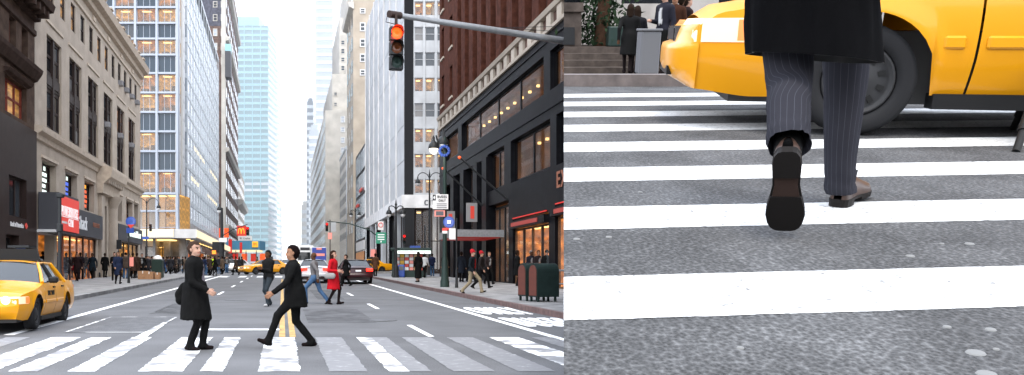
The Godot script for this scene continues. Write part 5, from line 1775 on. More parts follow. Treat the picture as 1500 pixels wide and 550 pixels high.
	for q in [[560, 470, 0.35], [345, 440, 0.4]]:      # manhole covers
		var p := SP(q[0], q[1])
		var mb := MB.new()
		mb.lathe([Vector2(q[2], 0.0), Vector2(q[2], 0.008), Vector2(q[2] * 0.9, 0.009), Vector2(0.0, 0.009)], 24, at(ST(p.x, p.y, 0.0)))
		part(road, "manhole_cover", mb, M.plate)
	# bus lane lettering, long letters for drivers
	for q in [["ONLY", 6.12, 23.4, 1.45, 3.0], ["BUSES", 6.12, 19.2, 1.45, 2.6]]:
		var p := ST(q[1], q[2], 0.004)
		words(road, "road_lettering", q[0], M.paint, q[3], q[4], Transform3D(Basis(Vector3.RIGHT, Vector3(K, S, -1).normalized(), Vector3(0, 1, S)), p))
	# tar patches
	for q in [[0.6, 19.0, 1.6, 5.0], [-3.6, 22.0, 1.2, 6.0], [1.3, 30.0, 1.0, 9.0]]:
		mark(road, "asphalt_patch", [Vector2(q[0], q[1]), Vector2(q[0] + q[2], q[1]), Vector2(q[0] + q[2], q[1] + q[3]), Vector2(q[0], q[1] + q[3])], M.asphalt_patch, 0.003)

func signal_head(parent: Node, xf: Transform3D, lit: Material, s := 1.0) -> void:   # three lamps, front towards +z
	var b := MB.new()
	for k in 3:
		b.cbox(Vector3(0, (0.36 - k * 0.36) * s, 0), Vector3(0.34, 0.35, 0.2) * s, 0.02 * s)
	var h := part(parent, "signal_housing", b, M.iron, xf)
	for k in 3:
		var c := Vector3(0, (0.36 - k * 0.36) * s, 0.1 * s)
		var l := MB.new()
		l.lathe([Vector2(0.142 * s, 0.0), Vector2(0.13 * s, 0.012 * s), Vector2(0.08 * s, 0.03 * s), Vector2(0.0, 0.038 * s)], 20, Transform3D(Basis(Vector3(1, 0, 0), Vector3(0, 0, 1), Vector3(0, -1, 0)), c))
		part(h, "lens", l, lit if k == 0 else (M.sign_orange_dark if k == 1 else M.iron_green))
		var v := MB.new()
		var rows := []
		for j in 2:
			var row := []
			for i in 15:
				var a := lerpf(-0.5, PI + 0.5, i / 14.0)
				row.append(c + Vector3(cos(a) * 0.155 * s, sin(a) * 0.155 * s, j * (0.24 if i > 3 and i < 11 else 0.16) * s))
			rows.append(row)
		v.grid(rows, true)
		part(h, "visor", v, M.iron)
func pole(parent: Node, called: String, p: Vector3, h: float, r0: float, r1: float, m: Material) -> MeshInstance3D:
	var b := MB.new()
	b.lathe([Vector2(r0 * 2.2, 0.0), Vector2(r0 * 2.2, 0.12), Vector2(r0 * 1.8, 0.2), Vector2(r0 * 1.7, 0.75), Vector2(r0 * 1.2, 0.85), Vector2(r0, 0.95), Vector2(r1, h), Vector2(0.0, h)], 14, at(p))
	return part(parent, called, b, m)
func lantern(parent: Node, p: Vector3, s: float, lit: Material) -> void:   # bell lamp hanging from p
	var b := MB.new()
	b.lathe([Vector2(0.20, -0.42), Vector2(0.23, -0.40), Vector2(0.19, -0.24), Vector2(0.10, -0.12), Vector2(0.06, -0.1), Vector2(0.05, 0.05), Vector2(0.02, 0.12), Vector2(0.0, 0.16)].map(func(q): return q * s), 16, at(p))
	var o := part(parent, "lamp_hood", b, M.iron)
	b = MB.new()
	b.lathe([Vector2(0.0, -0.66), Vector2(0.09, -0.63), Vector2(0.16, -0.54), Vector2(0.185, -0.42), Vector2(0.0, -0.41)].map(func(q): return q * s), 16, at(p))
	part(o, "lamp_globe", b, lit)
func twin_lamp(label: String, p: Vector3, h: float, reach: float, s: float, lit: Material, lit2: Material) -> Node3D:
	var o := thing("street_lamp", label, "street lamp", at(p))
	pole(o, "post", Vector3.ZERO, h, 0.11, 0.06, M.iron)
	for sd: float in [-1.0, 1.0]:
		var b := MB.new()
		var pts := []
		for i in 12:
			var t := i / 11.0
			pts.append(Vector3(sd * reach * (1 - cos(t * PI)) / 2.0, h - 0.5 + sin(t * PI) * reach * 0.55 + t * 0.25, 0))
		b.tube(pts, [0.045, 0.04, 0.035], 8)
		part(o, "arm", b, M.iron)
		lantern(o, pts[-1] + Vector3(0, -0.02, 0), s, lit if sd < 0 else lit2)
	var f := MB.new()
	f.lathe([Vector2(0.05, h - 0.1), Vector2(0.09, h), Vector2(0.05, h + 0.12), Vector2(0.03, h + 0.3), Vector2(0.0, h + 0.5)], 10)
	part(o, "finial", f, M.iron)
	return o
func plate_sign(parent: Node, c: Vector3, w: float, h: float, m: Material, called := "sign_plate") -> MeshInstance3D:
	var b := MB.new()
	b.cbox(Vector3.ZERO, Vector3(w, h, 0.03), 0.006)
	return part(parent, called, b, m, at(c))

func furniture() -> void:
	# mast arm with the big signal
	var a0 := ST(9.7, 25.8, 0.15)
	var o := thing("traffic_signal", "grey mast arm carrying a large lit red signal over the street", "traffic light")
	pole(o, "post", a0, 8.2, 0.12, 0.08, M.galvanised)
	var tip := W(571, 20.5, 19.0)
	var root := Vector3(a0.x, W(864, 66, 25.8).y, a0.z)
	var b := MB.new()
	b.tube([root, root.lerp(tip, 0.5), tip], [0.12, 0.09, 0.06], 12)
	part(o, "mast_arm", b, M.galvanised)
	b = MB.new()
	b.tube([tip + Vector3(-0.02, 0, 0), tip + (root - tip).normalized() * 0.35], [0.085, 0.085], 12)
	part(o, "arm_clamp", b, M.bronze)
	for k in 2:
		b = MB.new()
		var m1 := root.lerp(tip, 0.52)
		b.tube([root + Vector3(0, 0.35 + k * 0.25, 0), m1 + Vector3(0, 0.1, 0)], [0.008, 0.008], 5)
		part(o, "stay_wire", b, M.iron)
	var hc := W(580, 71.5, 19.0)
	b = MB.new()
	b.tube([Vector3(hc.x, tip.y, hc.z), Vector3(hc.x, hc.y + 0.5, hc.z)], [0.03, 0.04], 8)
	b.tube([tip + Vector3(-0.05, 0, 0.03), tip + Vector3(-0.09, -0.2, 0.05), Vector3(hc.x - 0.02, hc.y + 0.56, hc.z + 0.03)], [0.01, 0.01], 6)
	part(o, "hanger", b, M.bronze)
	signal_head(o, Transform3D(Basis(Vector3.UP, deg_to_rad(13)), hc), M.signal_red, 0.93)
	var ol := OmniLight3D.new()
	ol.name = "signal_glow"
	ol.light_color = Color(1.0, 0.3, 0.1)
	ol.light_energy = 0.25
	ol.light_size = 0.12
	ol.omni_range = 12.0
	ol.shadow_enabled = true
	ol.position = hc + Vector3(0.02, 0.34, 0.3)
	o.add_child(ol)
	# lamp post with the bus lane signs
	var p := ST(7.75, 39.0, 0.15)
	o = thing("street_lamp", "black lamp post with twin lanterns, one lit, and a bus lane sign", "street lamp", at(p))
	var top := W(647, 232, 39.0).y - p.y
	b = MB.new()
	b.lathe([Vector2(0.22, 0.0), Vector2(0.22, 0.25), Vector2(0.18, 0.4), Vector2(0.16, 1.2), Vector2(0.12, 1.35), Vector2(0.11, 1.5), Vector2(0.08, top), Vector2(0.13, top + 0.05), Vector2(0.13, top + 0.25), Vector2(0.07, top + 0.35), Vector2(0.05, top + 1.0), Vector2(0.0, top + 1.0)], 14)
	part(o, "post", b, M.iron_green)
	lantern(o, W(635, 214, 39.0) - p + Vector3(0, 0.35, 0), 1.15, M.lamp_white)
	lantern(o, W(648.5, 206, 39.2) - p + Vector3(0, 0.35, 0), 1.3, M.sign_white)
	b = MB.new()
	b.tube([Vector3(0, top + 0.3, 0), Vector3(-0.25, top + 0.45, 0), Vector3(-0.42, W(635, 214, 39.0).y - p.y + 0.5, 0)], [0.04, 0.04], 8)
	b.tube([Vector3(0, top + 0.3, 0), Vector3(0.05, top + 0.8, 0), W(648.5, 206, 39.2) - p + Vector3(0, 0.5, 0)], [0.04, 0.04], 8)
	part(o, "arm", b, M.iron)
	var wr := MB.new()
	for i in 12:
		var an := TAU * i / 12
		wr.cbox(Vector3(cos(an) * 0.22 - 0.02, top + 0.32 + sin(an) * 0.22, 0.16), Vector3(0.13, 0.13, 0.12), 0.03, Basis(Vector3.BACK, an))
	part(o, "wreath", wr, M.sign_blue)
	var sg := plate_sign(o, W(645, 296, 38.7) - p, 0.74, 0.70, M.sign_white)
	part(sg, "diamond_panel", boxmesh(-0.36, -0.22, 0.06, 0.34, 0.016, 0.02), M.black)
	var dm := MB.new()
	dm.prism(PackedVector2Array([Vector2(0, -0.09), Vector2(0.045, 0), Vector2(0, 0.09), Vector2(-0.045, 0)]), 0.021, 0.025)
	part(sg, "diamond", dm, M.white, on(-0.29, 0.2, 0))
	words(sg, "lettering", "BUSES", M.black, 0.44, 0.12, on(0.08, 0.24, 0.02))
	words(sg, "lettering", "ONLY", M.black, 0.34, 0.12, on(0.08, 0.06, 0.02))
	for k in 3:
		part(sg, "small_print", boxmesh(-0.18, 0.3, -0.12 - k * 0.09, -0.08 - k * 0.09, 0.016, 0.02), M.trim_grey)
	var s2 := plate_sign(o, W(644, 313, 38.75) - p, 0.5, 0.3, M.ad_pink)
	part(s2, "small_print", boxmesh(-0.18, 0.18, -0.1, 0.1, 0.016, 0.02), M.trim_grey)
	var wl := OmniLight3D.new()
	wl.name = "lantern_glow"
	wl.light_color = Color(1.0, 0.95, 0.85)
	wl.light_energy = 0.3
	wl.light_size = 0.2
	wl.omni_range = 15.0
	wl.shadow_enabled = true
	wl.position = W(635, 214, 39.0) - p + Vector3(0, -0.6, 0.35)
	o.add_child(wl)
	# bus stop pole beside it
	p = ST(8.1, 38.0, 0.15)
	o = thing("bus_stop_sign", "bus stop pole with a round blue sign and timetable beside the lamp post", "sign", at(p))
	pole(o, "post", Vector3.ZERO, W(657, 320, 38.0).y - p.y, 0.035, 0.035, M.iron)
	b = MB.new()
	b.lathe([Vector2(0.27, -0.02), Vector2(0.27, 0.02), Vector2(0.25, 0.025), Vector2(0.0, 0.025)], 24, Transform3D(Basis(Vector3(1, 0, 0), Vector3(0, 0, 1), Vector3(0, -1, 0)), W(657.5, 326, 37.95) - p))
	var ds := part(o, "disc", b, M.sign_blue)
	part(ds, "bus_symbol", boxmesh(-0.09, 0.09, -0.07, 0.09, 0.03, 0.04), M.white, at(W(657.5, 326, 37.95) - p))
	b = MB.new()
	b.prism(PackedVector2Array([Vector2(-0.22, 0.12), Vector2(0.0, -0.1), Vector2(0.22, 0.12)]), -0.01, 0.02)
	part(o, "route_tab", b, M.sign_red, at(W(657.0, 334.5, 37.95) - p))
	s2 = plate_sign(o, W(651.5, 338.5, 37.9) - p, 0.24, 0.26, M.sign_white)
	part(s2, "route_bar", boxmesh(-0.12, 0.12, 0.0, 0.13, 0.016, 0.02), M.sign_red)
	plate_sign(o, W(662.5, 343, 37.9) - p, 0.3, 0.52, M.sign_white, "timetable")
	# mail relay boxes
	for i in 2:
		p = ST(8.0 + i * 0.16, 26.2 - i * 0.62, 0.15)
		o = thing("mailbox", ["dark green round topped mailbox partly hidden behind its twin", "dark green round topped mailbox standing in front of its twin"][i], "mailbox", at(p, deg_to_rad(-68)), "pair of mailboxes on the pavement")
		var pr := PackedVector2Array([Vector2(-0.27, 0.15), Vector2(0.27, 0.15), Vector2(0.27, 0.95)])
		for k in 9:
			var an := PI * (k + 1) / 10.0
			pr.append(Vector2(0.27 * cos(an), 0.95 + 0.25 * sin(an)))
		pr.append(Vector2(-0.27, 0.95))
		b = MB.new()
		b.prism(pr, -0.36 - i * 0.05, 0.36)
		part(o, "body", b, M.mail_green)
		var pr2 := PackedVector2Array()
		for v in pr:
			pr2.append(Vector2(v.x * 0.86, 0.6 + (v.y - 0.6) * 0.9))
		b = MB.new()
		b.prism(pr2, -0.385 - i * 0.05, -0.362 - i * 0.05)
		part(o, "door", b, M.mail_red)
		b = MB.new()
		b.prism(pr2, 0.362, 0.38)
		part(o, "door", b, M.mail_red)
		for x in [-0.22, 0.22]:
			for z in [-0.3, 0.3]:
				part(o, "leg", boxmesh(x - 0.03, x + 0.03, 0.0, 0.16, z - 0.03, z + 0.03), M.mail_green)
	# litter bin and rail at the right of the boxes
	p = ST(9.2, 27.4, 0.15)
	o = thing("pavement_rail", "grey metal rail and box beyond the mailboxes", "rail", at(p, street_turn(80)))
	b = MB.new()
	for z in [-0.6, 0.6]:
		b.tube([Vector3(0, 0, z), Vector3(0, 0.95, z)], [0.03, 0.03], 8)
	b.tube([Vector3(0, 0.95, -0.6), Vector3(0, 0.95, 0.6)], [0.03, 0.03], 8)
	b.tube([Vector3(0, 0.5, -0.6), Vector3(0, 0.5, 0.6)], [0.025, 0.025], 8)
	part(o, "rails", b, M.galvanised)
	part(o, "cabinet", boxmesh(-0.25, 0.25, 0.0, 0.8, 0.75, 1.3), M.trim_grey)
	# news stand on the far corner
	p = ST(9.3, 60.0, 0.15)
	o = thing("news_stand", "dark green news stand with a lit awning and racks of magazines", "kiosk", at(p))
	part(o, "back_wall", boxmesh(-1.1, 1.1, 0.0, 1.95, -1.6, -1.5), M.iron_green)
	part(o, "side_wall", boxmesh(-1.25, -1.1, 0.0, 1.95, -1.6, 0.0), M.iron_green)
	part(o, "side_wall", boxmesh(1.1, 1.25, 0.0, 1.95, -1.6, 0.0), M.iron_green)
	part(o, "counter", boxmesh(-1.1, 1.1, 0.0, 0.5, -1.0, -0.15), M.iron_green)
	b = MB.new()
	b.cbox(Vector3(0.15, 2.05, -0.7), Vector3(3.0, 0.2, 2.2), 0.04)
	part(o, "roof", b, M.iron_green)
	part(o, "awning_light", boxmesh(-1.0, 1.6, 1.72, 1.94, 0.32, 0.42), M.box_white)
	for i in 6:
		for k in 5:
			part(o, "magazine", boxmesh(-1.0 + i * 0.34, -0.72 + i * 0.34, 0.52 + k * 0.24, 0.74 + k * 0.24, -0.3 - k * 0.04, -0.27 - k * 0.04), [M.sign_white, M.sign_red, M.shop_wall, M.ad_pink, M.white, M.gold][(i * 5 + k * 3) % 6])
	b = MB.new()
	b.cbox(Vector3(-0.55, 0.45, 0.35), Vector3(0.5, 0.9, 0.4), 0.05)
	o = thing("news_box", "blue newspaper box in front of the news stand", "newspaper box", at(p))
	part(o, "body", b, M.sign_blue)
	part(o, "window", boxmesh(-0.72, -0.38, 0.5, 0.8, 0.55, 0.56), M.pane_grey)
	# posts on the right, further off
	p = ST(8.2, 59.0, 0.15)
	o = twin_lamp("black twin street lamp behind the news stand, with no-turn and green direction signs", p, W(556, 300, 59).y - p.y, 0.5, 1.0, M.sign_white, M.sign_white)
	plate_sign(o, W(557.5, 331, 58.7) - p, 0.42, 0.62, M.sign_white)
	b = MB.new()
	b.lathe([Vector2(0.18, 0.0), Vector2(0.18, 0.02), Vector2(0.13, 0.02), Vector2(0.13, 0.0)], 18, Transform3D(Basis(Vector3(1, 0, 0), Vector3(0, 0, 1), Vector3(0, -1, 0)), W(557.5, 330, 58.68) - p))
	part(o, "no_turn_ring", b, M.sign_red)
	s2 = plate_sign(o, W(558, 349, 58.7) - p, 0.74, 0.8, M.sign_green)
	for k in 3:
		part(s2, "small_print", boxmesh(-0.24, 0.24, 0.2 - k * 0.17, 0.27 - k * 0.17, 0.016, 0.02), M.white)
	part(s2, "arrow", boxmesh(-0.04, 0.04, -0.32, -0.2, 0.016, 0.02), M.white)
	# mast arm to the left from that corner with a red signal
	o = thing("traffic_signal", "thin mast arm reaching over the avenue with a small red signal", "traffic light")
	var q0 := ST(8.6, 63.0, 0.15)
	pole(o, "post", q0, W(562, 332, 63).y - q0.y + 0.4, 0.09, 0.06, M.iron)
	b = MB.new()
	b.tube([W(561, 352, 63.0), W(540, 337, 63.0), W(512, 328, 63.0), W(479, 324.5, 63.0)], [0.06, 0.05, 0.045, 0.04], 8)
	part(o, "mast_arm", b, M.iron_green)
	signal_head(o, at(W(478.5, 333, 62.9), 0.2), M.signal_small, 0.62)
	plate_sign(o, W(488, 333, 62.9), 0.42, 0.72, M.panel_grey, "back_plate")
	o = thing("traffic_signal", "corner signal post with a red light in front of the brown glass base", "traffic light")
	q0 = ST(11.6, 66.5, 0.15)
	pole(o, "post", q0, W(591, 330, 66).y - q0.y, 0.08, 0.06, M.iron)
	signal_head(o, at(W(592, 351, 66.2), 0.1), M.signal_small, 0.7)
	plate_sign(o, W(608, 362.5, 66.0), 0.85, 0.22, M.sign_blue)
	b = MB.new()
	b.tube([W(592, 362.5, 66.2), W(608, 362.5, 66.1)], [0.03, 0.03], 6)
	part(o, "sign_bracket", b, M.iron)
	o = twin_lamp("twin armed street lamp standing before the white band of the office tower", ST(12.6, 70.0, 0.1), 8.6, 1.0, 1.1, M.sign_white, M.sign_white)
	o = twin_lamp("slim street lamp between the stone fronts beyond the junction", ST(9.8, 110.0, 0.15), 8.0, 0.55, 1.2, M.sign_white, M.sign_white)
	plate_sign(o, W(536, 371, 109.5) - ST(9.8, 110.0, 0.15) + Vector3(1.0, 0, 0), 0.8, 1.0, M.ad_pink)
	o = thing("parking_sign", "street pole with a pink sign near the bus", "sign", at(ST(5.85, 100.0)))
	pole(o, "post", Vector3.ZERO, 6.3, 0.07, 0.05, M.bronze)
	plate_sign(o, Vector3(0, 4.3, 0.1), 0.5, 0.8, M.ad_pink)
	# left side
	p = ST(-8.05, 29.6, 0.15)
	o = thing("sign_pole", "dark thick pole standing by the kerb beside the bicycle", "pole", at(p))
	pole(o, "post", Vector3.ZERO, W(93, 286, 29.6).y - p.y, 0.065, 0.06, M.iron)
	b = MB.new()
	b.cbox(Vector3(0.02, W(93, 287, 29.6).y - p.y, 0), Vector3(0.24, 0.16, 0.2), 0.03)
	b.cbox(Vector3(0, W(93, 334, 29.6).y - p.y, 0), Vector3(0.19, 0.3, 0.19), 0.03)
	part(o, "bracket", b, M.iron)
	bicycle(ST(-8.3, 30.4, 0.15), street_turn(12))
	p = ST(-8.5, 45.3, 0.15)
	o = thing("bus_stop_sign", "thin pole with a round blue sign over small dark plates near the lit shop", "sign", at(p))
	pole(o, "post", Vector3.ZERO, W(191, 318, 45.3).y - p.y, 0.035, 0.035, M.iron)
	b = MB.new()
	b.lathe([Vector2(0.28, -0.02), Vector2(0.28, 0.02), Vector2(0.0, 0.025)], 20, Transform3D(Basis(Vector3(1, 0, 0), Vector3(0, 0, 1), Vector3(0, -1, 0)), W(191, 325, 45.25) - p))
	ds = part(o, "disc", b, M.sign_blue)
	b = MB.new()
	b.prism(PackedVector2Array([Vector2(-0.2, 0.1), Vector2(0.0, -0.12), Vector2(0.2, 0.1)]), -0.01, 0.02)
	part(o, "route_tab", b, M.sign_red, at(W(191, 332, 45.2) - p))
	plate_sign(o, W(190, 338, 45.2) - p, 0.42, 0.3, M.sign_blue)
	plate_sign(o, W(192, 384, 45.2) - p, 0.22, 0.5, M.ad_pink, "timetable")
	p = ST(-16.4, 99.0, 0.1)
	o = twin_lamp("twin armed street lamp on the far corner before the glass lobby", p, W(214, 296, 99).y - p.y, 1.45, 1.2, M.sign_white, M.sign_white)
	signal_head(o, at(W(220, 334, 98.8) - p), M.signal_dark, 0.8)
	plate_sign(o, W(207, 349, 98.8) - p, 1.7, 0.36, M.sign_blue)
	part(o, "control_box", boxmesh(-0.7, -0.1, 0, 0.9, -0.2, 0.2), M.iron, at(W(207, 366, 98.8) - p))
	p = ST(-7.4, 100.0, 0.1)
	o = thing("traffic_signal", "dark signal post on the far corner with amber hand and arm to a red light", "traffic light", at(p))
	b = MB.new()
	b.lathe([Vector2(0.5, 0.0), Vector2(0.5, 0.2), Vector2(0.36, 0.5), Vector2(0.34, 3.6), Vector2(0.2, 3.8), Vector2(0.17, 7.6), Vector2(0.0, 7.7)], 14)
	part(o, "post", b, M.iron)
	b = MB.new()
	b.tube([W(325, 346, 100) - p, W(340, 337, 100) - p, W(362, 329, 100) - p], [0.06, 0.05, 0.045], 8)
	part(o, "mast_arm", b, M.iron)
	signal_head(o, at(W(362.5, 339, 99.8) - p), M.signal_small, 0.95)
	part(o, "signal_box", boxmesh(-0.5, 0.35, -0.7, 0.6, -0.2, 0.2), M.iron, at(W(317, 362, 99.9) - p))
	part(o, "walk_signal", boxmesh(-0.22, 0.22, -0.22, 0.22, 0.0, 0.25), M.signal_hand, at(W(313.5, 370, 99.8) - p))
	lantern(o, W(321, 301, 100) - p, 1.5, M.sign_white)
	plate_sign(o, W(326, 352, 99.5) - p, 1.0, 0.5, M.sign_white)
	# litter bin, cardboard boxes
	p = ST(-8.6, 56.5, 0.15)
	o = thing("relay_box", "dark green storage box with a pale top behind the cardboard boxes", "mailbox", at(p))
	b = MB.new()
	b.cbox(Vector3(0, 0.68, 0), Vector3(0.72, 1.3, 0.6), 0.08)
	part(o, "body", b, M.iron_green)
	b = MB.new()
	b.lathe([Vector2(0.3, 1.32), Vector2(0.3, 1.4), Vector2(0.2, 1.55), Vector2(0.0, 1.6)], 14)
	part(o, "cap", b, M.sign_white)
	for q in [[-9.15, 54.0, 0.62, 0.55, 0.5, "large cardboard box on the pavement in front of the storage box"], [-8.7, 53.8, 0.5, 0.5, 0.5, "square cardboard box wedged between two other cartons"], [-8.22, 54.1, 0.34, 0.44, 0.4, "small cardboard box nearest the kerb"]]:
		o = thing("cardboard_box", q[5], "box", at(ST(q[0], q[1], 0.15), 0.1), "cardboard boxes on the pavement")
		b = MB.new()
		b.cbox(Vector3(0, q[3] / 2, 0), Vector3(q[2], q[3], q[4]), 0.012)
		part(o, "carton", b, M.cardboard)
		part(o, "tape", boxmesh(-0.03, 0.03, q[3] * 0.7, q[3] + 0.003, q[4] / 2, q[4] / 2 + 0.004), M.sign_white)
	# parking meter hut behind the taxi
	p = ST(-9.6, 30.3, 0.15)
	o = thing("parking_meter", "parking pay station with a white letter on a blue panel under a small roof", "parking meter", at(p))
	part(o, "cabinet", boxmesh(-0.2, 0.2, 0.0, 1.75, -0.18, 0.18), M.iron)
	part(o, "roof", boxmesh(-0.42, 0.36, 1.75, 1.83, -0.3, 0.3), M.iron)
	s2 = plate_sign(o, Vector3(0.02, 1.52, 0.2), 0.34, 0.38, M.sign_blue)
	words(s2, "lettering", "P", M.white, 0.16, 0.24, on(0, 0, 0.02))
	# sidewalk shed with burger sign
	p = ST(-8.9, 176.0, 0.15)
	o = thing("sidewalk_shed", "blue boarded shed over the pavement with burger restaurant signs", "shed", at(p))
	part(o, "boarding", boxmesh(-3.2, 4.0, 3.4, 5.3, -6.0, 0.0), M.shed_blue)
	part(o, "lit_soffit", boxmesh(-3.0, 3.8, 2.9, 3.3, -4.0, -0.2), M.canopy_light)
	for k in 5:
		part(o, "post", boxmesh(-3.4 + k * 2.2, -3.25 + k * 2.2, 0, 3.2, -0.3, -0.15), M.iron)
	for k in 4:
		part(o, "poster", boxmesh(-2.9 + k * 2.0, -1.7 + k * 2.0, 0.9, 2.6, -4.6, -4.5), [M.neon_red, M.neon_orange, M.box_red, M.neon_orange][k])
	s2 = part(o, "red_sign", boxmesh(-0.9, 1.1, 6.3, 8.5, -0.4, 0.0), M.box_red)
	arches(s2, Vector3(0.1, 6.8, 0.06), 1.2)
	var ban := part(o, "white_banner", boxmesh(-0.6, 2.4, 5.3, 6.3, -0.3, 0.04), M.white)
	words(ban, "lettering", "RC Cruise", M.trim_grey, 2.2, 0.45, on(0.9, 5.8, 0.06))
	s2 = part(o, "gold_sign", boxmesh(2.5, 3.7, 3.9, 5.1, 0.02, 0.3), M.box_gold)
	arches(s2, Vector3(3.1, 4.1, 0.34), 0.75, M.sign_red)
	for k in 2:
		var st := part(o, "orange_sign", boxmesh(-3.6 - k * 1.3, -2.7 - k * 1.3, 6.0, 8.0, -0.3, 0.0), M.neon_orange)
	part(o, "vertical_sign", boxmesh(-2.6, -1.9, 2.6, 5.6, 0.05, 0.2), M.neon_red)
	part(o, "vertical_sign", boxmesh(-0.2, 0.3, 2.6, 4.9, 0.05, 0.2), M.neon_red)
func arches(parent: Node, c: Vector3, s: float, m: Material = null) -> void:
	var b := MB.new()
	for sd: float in [-1.0, 1.0]:
		var pts := []
		for i in 13:
			var a := PI * i / 12.0
			pts.append(c + Vector3(sd * s * 0.27 + cos(a) * s * 0.25, sin(a) * s * 0.95, 0))
		b.tube(pts, [s * 0.075], 6)
	part(parent, "double_arch", b, m if m else M.box_gold)
func bicycle(p: Vector3, turn: float) -> void:
	var o := thing("bicycle", "dark bicycle leaning against the thick pole by the kerb", "bicycle", Transform3D(Basis(Vector3.UP, turn), p))
	for z in [-0.52, 0.52]:
		var ring := []
		for i in 25:
			var a := TAU * i / 24
			ring.append(Vector3(0, 0.34 + sin(a) * 0.32, z + cos(a) * 0.32))
		var b := MB.new()
		b.tube(ring, [0.02], 6, false)
		for i in 8:
			var a := TAU * i / 8
			b.tube([Vector3(0, 0.34, z), Vector3(0, 0.34 + sin(a) * 0.31, z + cos(a) * 0.31)], [0.004], 4)
		part(o, "wheel", b, M.black)
	var f := MB.new()
	for q in [[Vector3(0, 0.34, -0.52), Vector3(0, 0.30, -0.05)], [Vector3(0, 0.30, -0.05), Vector3(0, 0.82, -0.2)], [Vector3(0, 0.34, -0.52), Vector3(0, 0.78, -0.19)], [Vector3(0, 0.75, -0.18), Vector3(0, 0.85, 0.36)], [Vector3(0, 0.30, -0.05), Vector3(0, 0.75, 0.38)], [Vector3(0, 0.95, 0.34), Vector3(0, 0.34, 0.52)]]:
		f.tube(q, [0.018, 0.018], 6)
	part(o, "frame", f, M.panel_white)
	f = MB.new()
	f.tube([Vector3(-0.27, 0.98, 0.25), Vector3(-0.2, 1.0, 0.35), Vector3(0.2, 1.0, 0.35), Vector3(0.27, 0.98, 0.25)], [0.014], 6)
	part(o, "handlebar", f, M.black)
	f = MB.new()
	f.cbox(Vector3(0, 0.87, -0.22), Vector3(0.14, 0.06, 0.26), 0.025)
	part(o, "saddle", f, M.black)

func foot(px: float, py: float, h := 0.0) -> Vector3:
	var s := SP(px, py)
	return ST(s.x, s.y, h)
func vehicles() -> void:
	var p := ST(-6.12, 18.35)
	var tx := sedan("taxi", "yellow taxi with its headlight on, stopped at the left kerb", at(p, street_turn(3)), M.taxi_yellow, "taxi")
	var sp := SpotLight3D.new()
	sp.name = "headlight_beam"
	sp.light_color = Color(1.0, 0.9, 0.7)
	sp.light_energy = 1.0
	sp.light_size = 0.1
	sp.spot_angle = 40.0
	sp.spot_range = 20.0
	sp.shadow_enabled = true
	sp.transform = Transform3D(Basis(Vector3.RIGHT, deg_to_rad(-8)) * Basis(Vector3.UP, PI), Vector3(0.6, 0.63, 2.85))
	tx.add_child(sp)
	sedan("taxi", "yellow taxi turning across the junction in the distance", at(ST(-1.5, 79.0), street_turn(-58)), M.taxi_yellow, "taxi")
	sedan("taxi", "yellow taxi far off beside the news stand", at(ST(9.2, 88.0), street_turn(-70)), M.taxi_yellow, "taxi")
	sedan("car", "black sedan with red tail lights lit in the right lane", at(ST(4.45, 50.5), street_turn(180)), M.car_black, "rear")
	sedan("car", "silver sedan seen from behind beside the woman in red", at(ST(2.0, 52.5), street_turn(180)), M.car_silver, "rear")
	sedan("car", "white car waiting at the junction beside the crowd", at(ST(-5.2, 92.0), street_turn(-20)), M.car_white, "front")
	sedan("car", "silver car behind the distant turning taxi", at(ST(0.6, 96.0), street_turn(10)), M.car_silver, "front")
	box_vehicle("bus", "white city bus with a dark destination sign coming up the avenue", at(ST(3.4, 122.0), street_turn(0)), 2.5, 3.5, 11.0, M.car_white, M.sign_dark, "bus")
	var tr := box_vehicle("box_truck", "delivery truck with a blue and pink advertising panel", at(ST(5.0, 111.0), street_turn(0)), 2.0, 3.1, 6.0, M.car_white, M.ad_pink, "truck")
	part(tr, "advert_panel", boxmesh(-0.95, 0.95, 1.2, 3.05, 0.03, 0.08), M.ad_blue)
	part(tr, "advert_print", boxmesh(-0.8, 0.75, 1.9, 2.25, 0.08, 0.1), M.ad_pink)
	part(tr, "advert_print", boxmesh(-0.35, 0.35, 2.75, 3.0, 0.08, 0.1), M.ad_pink)

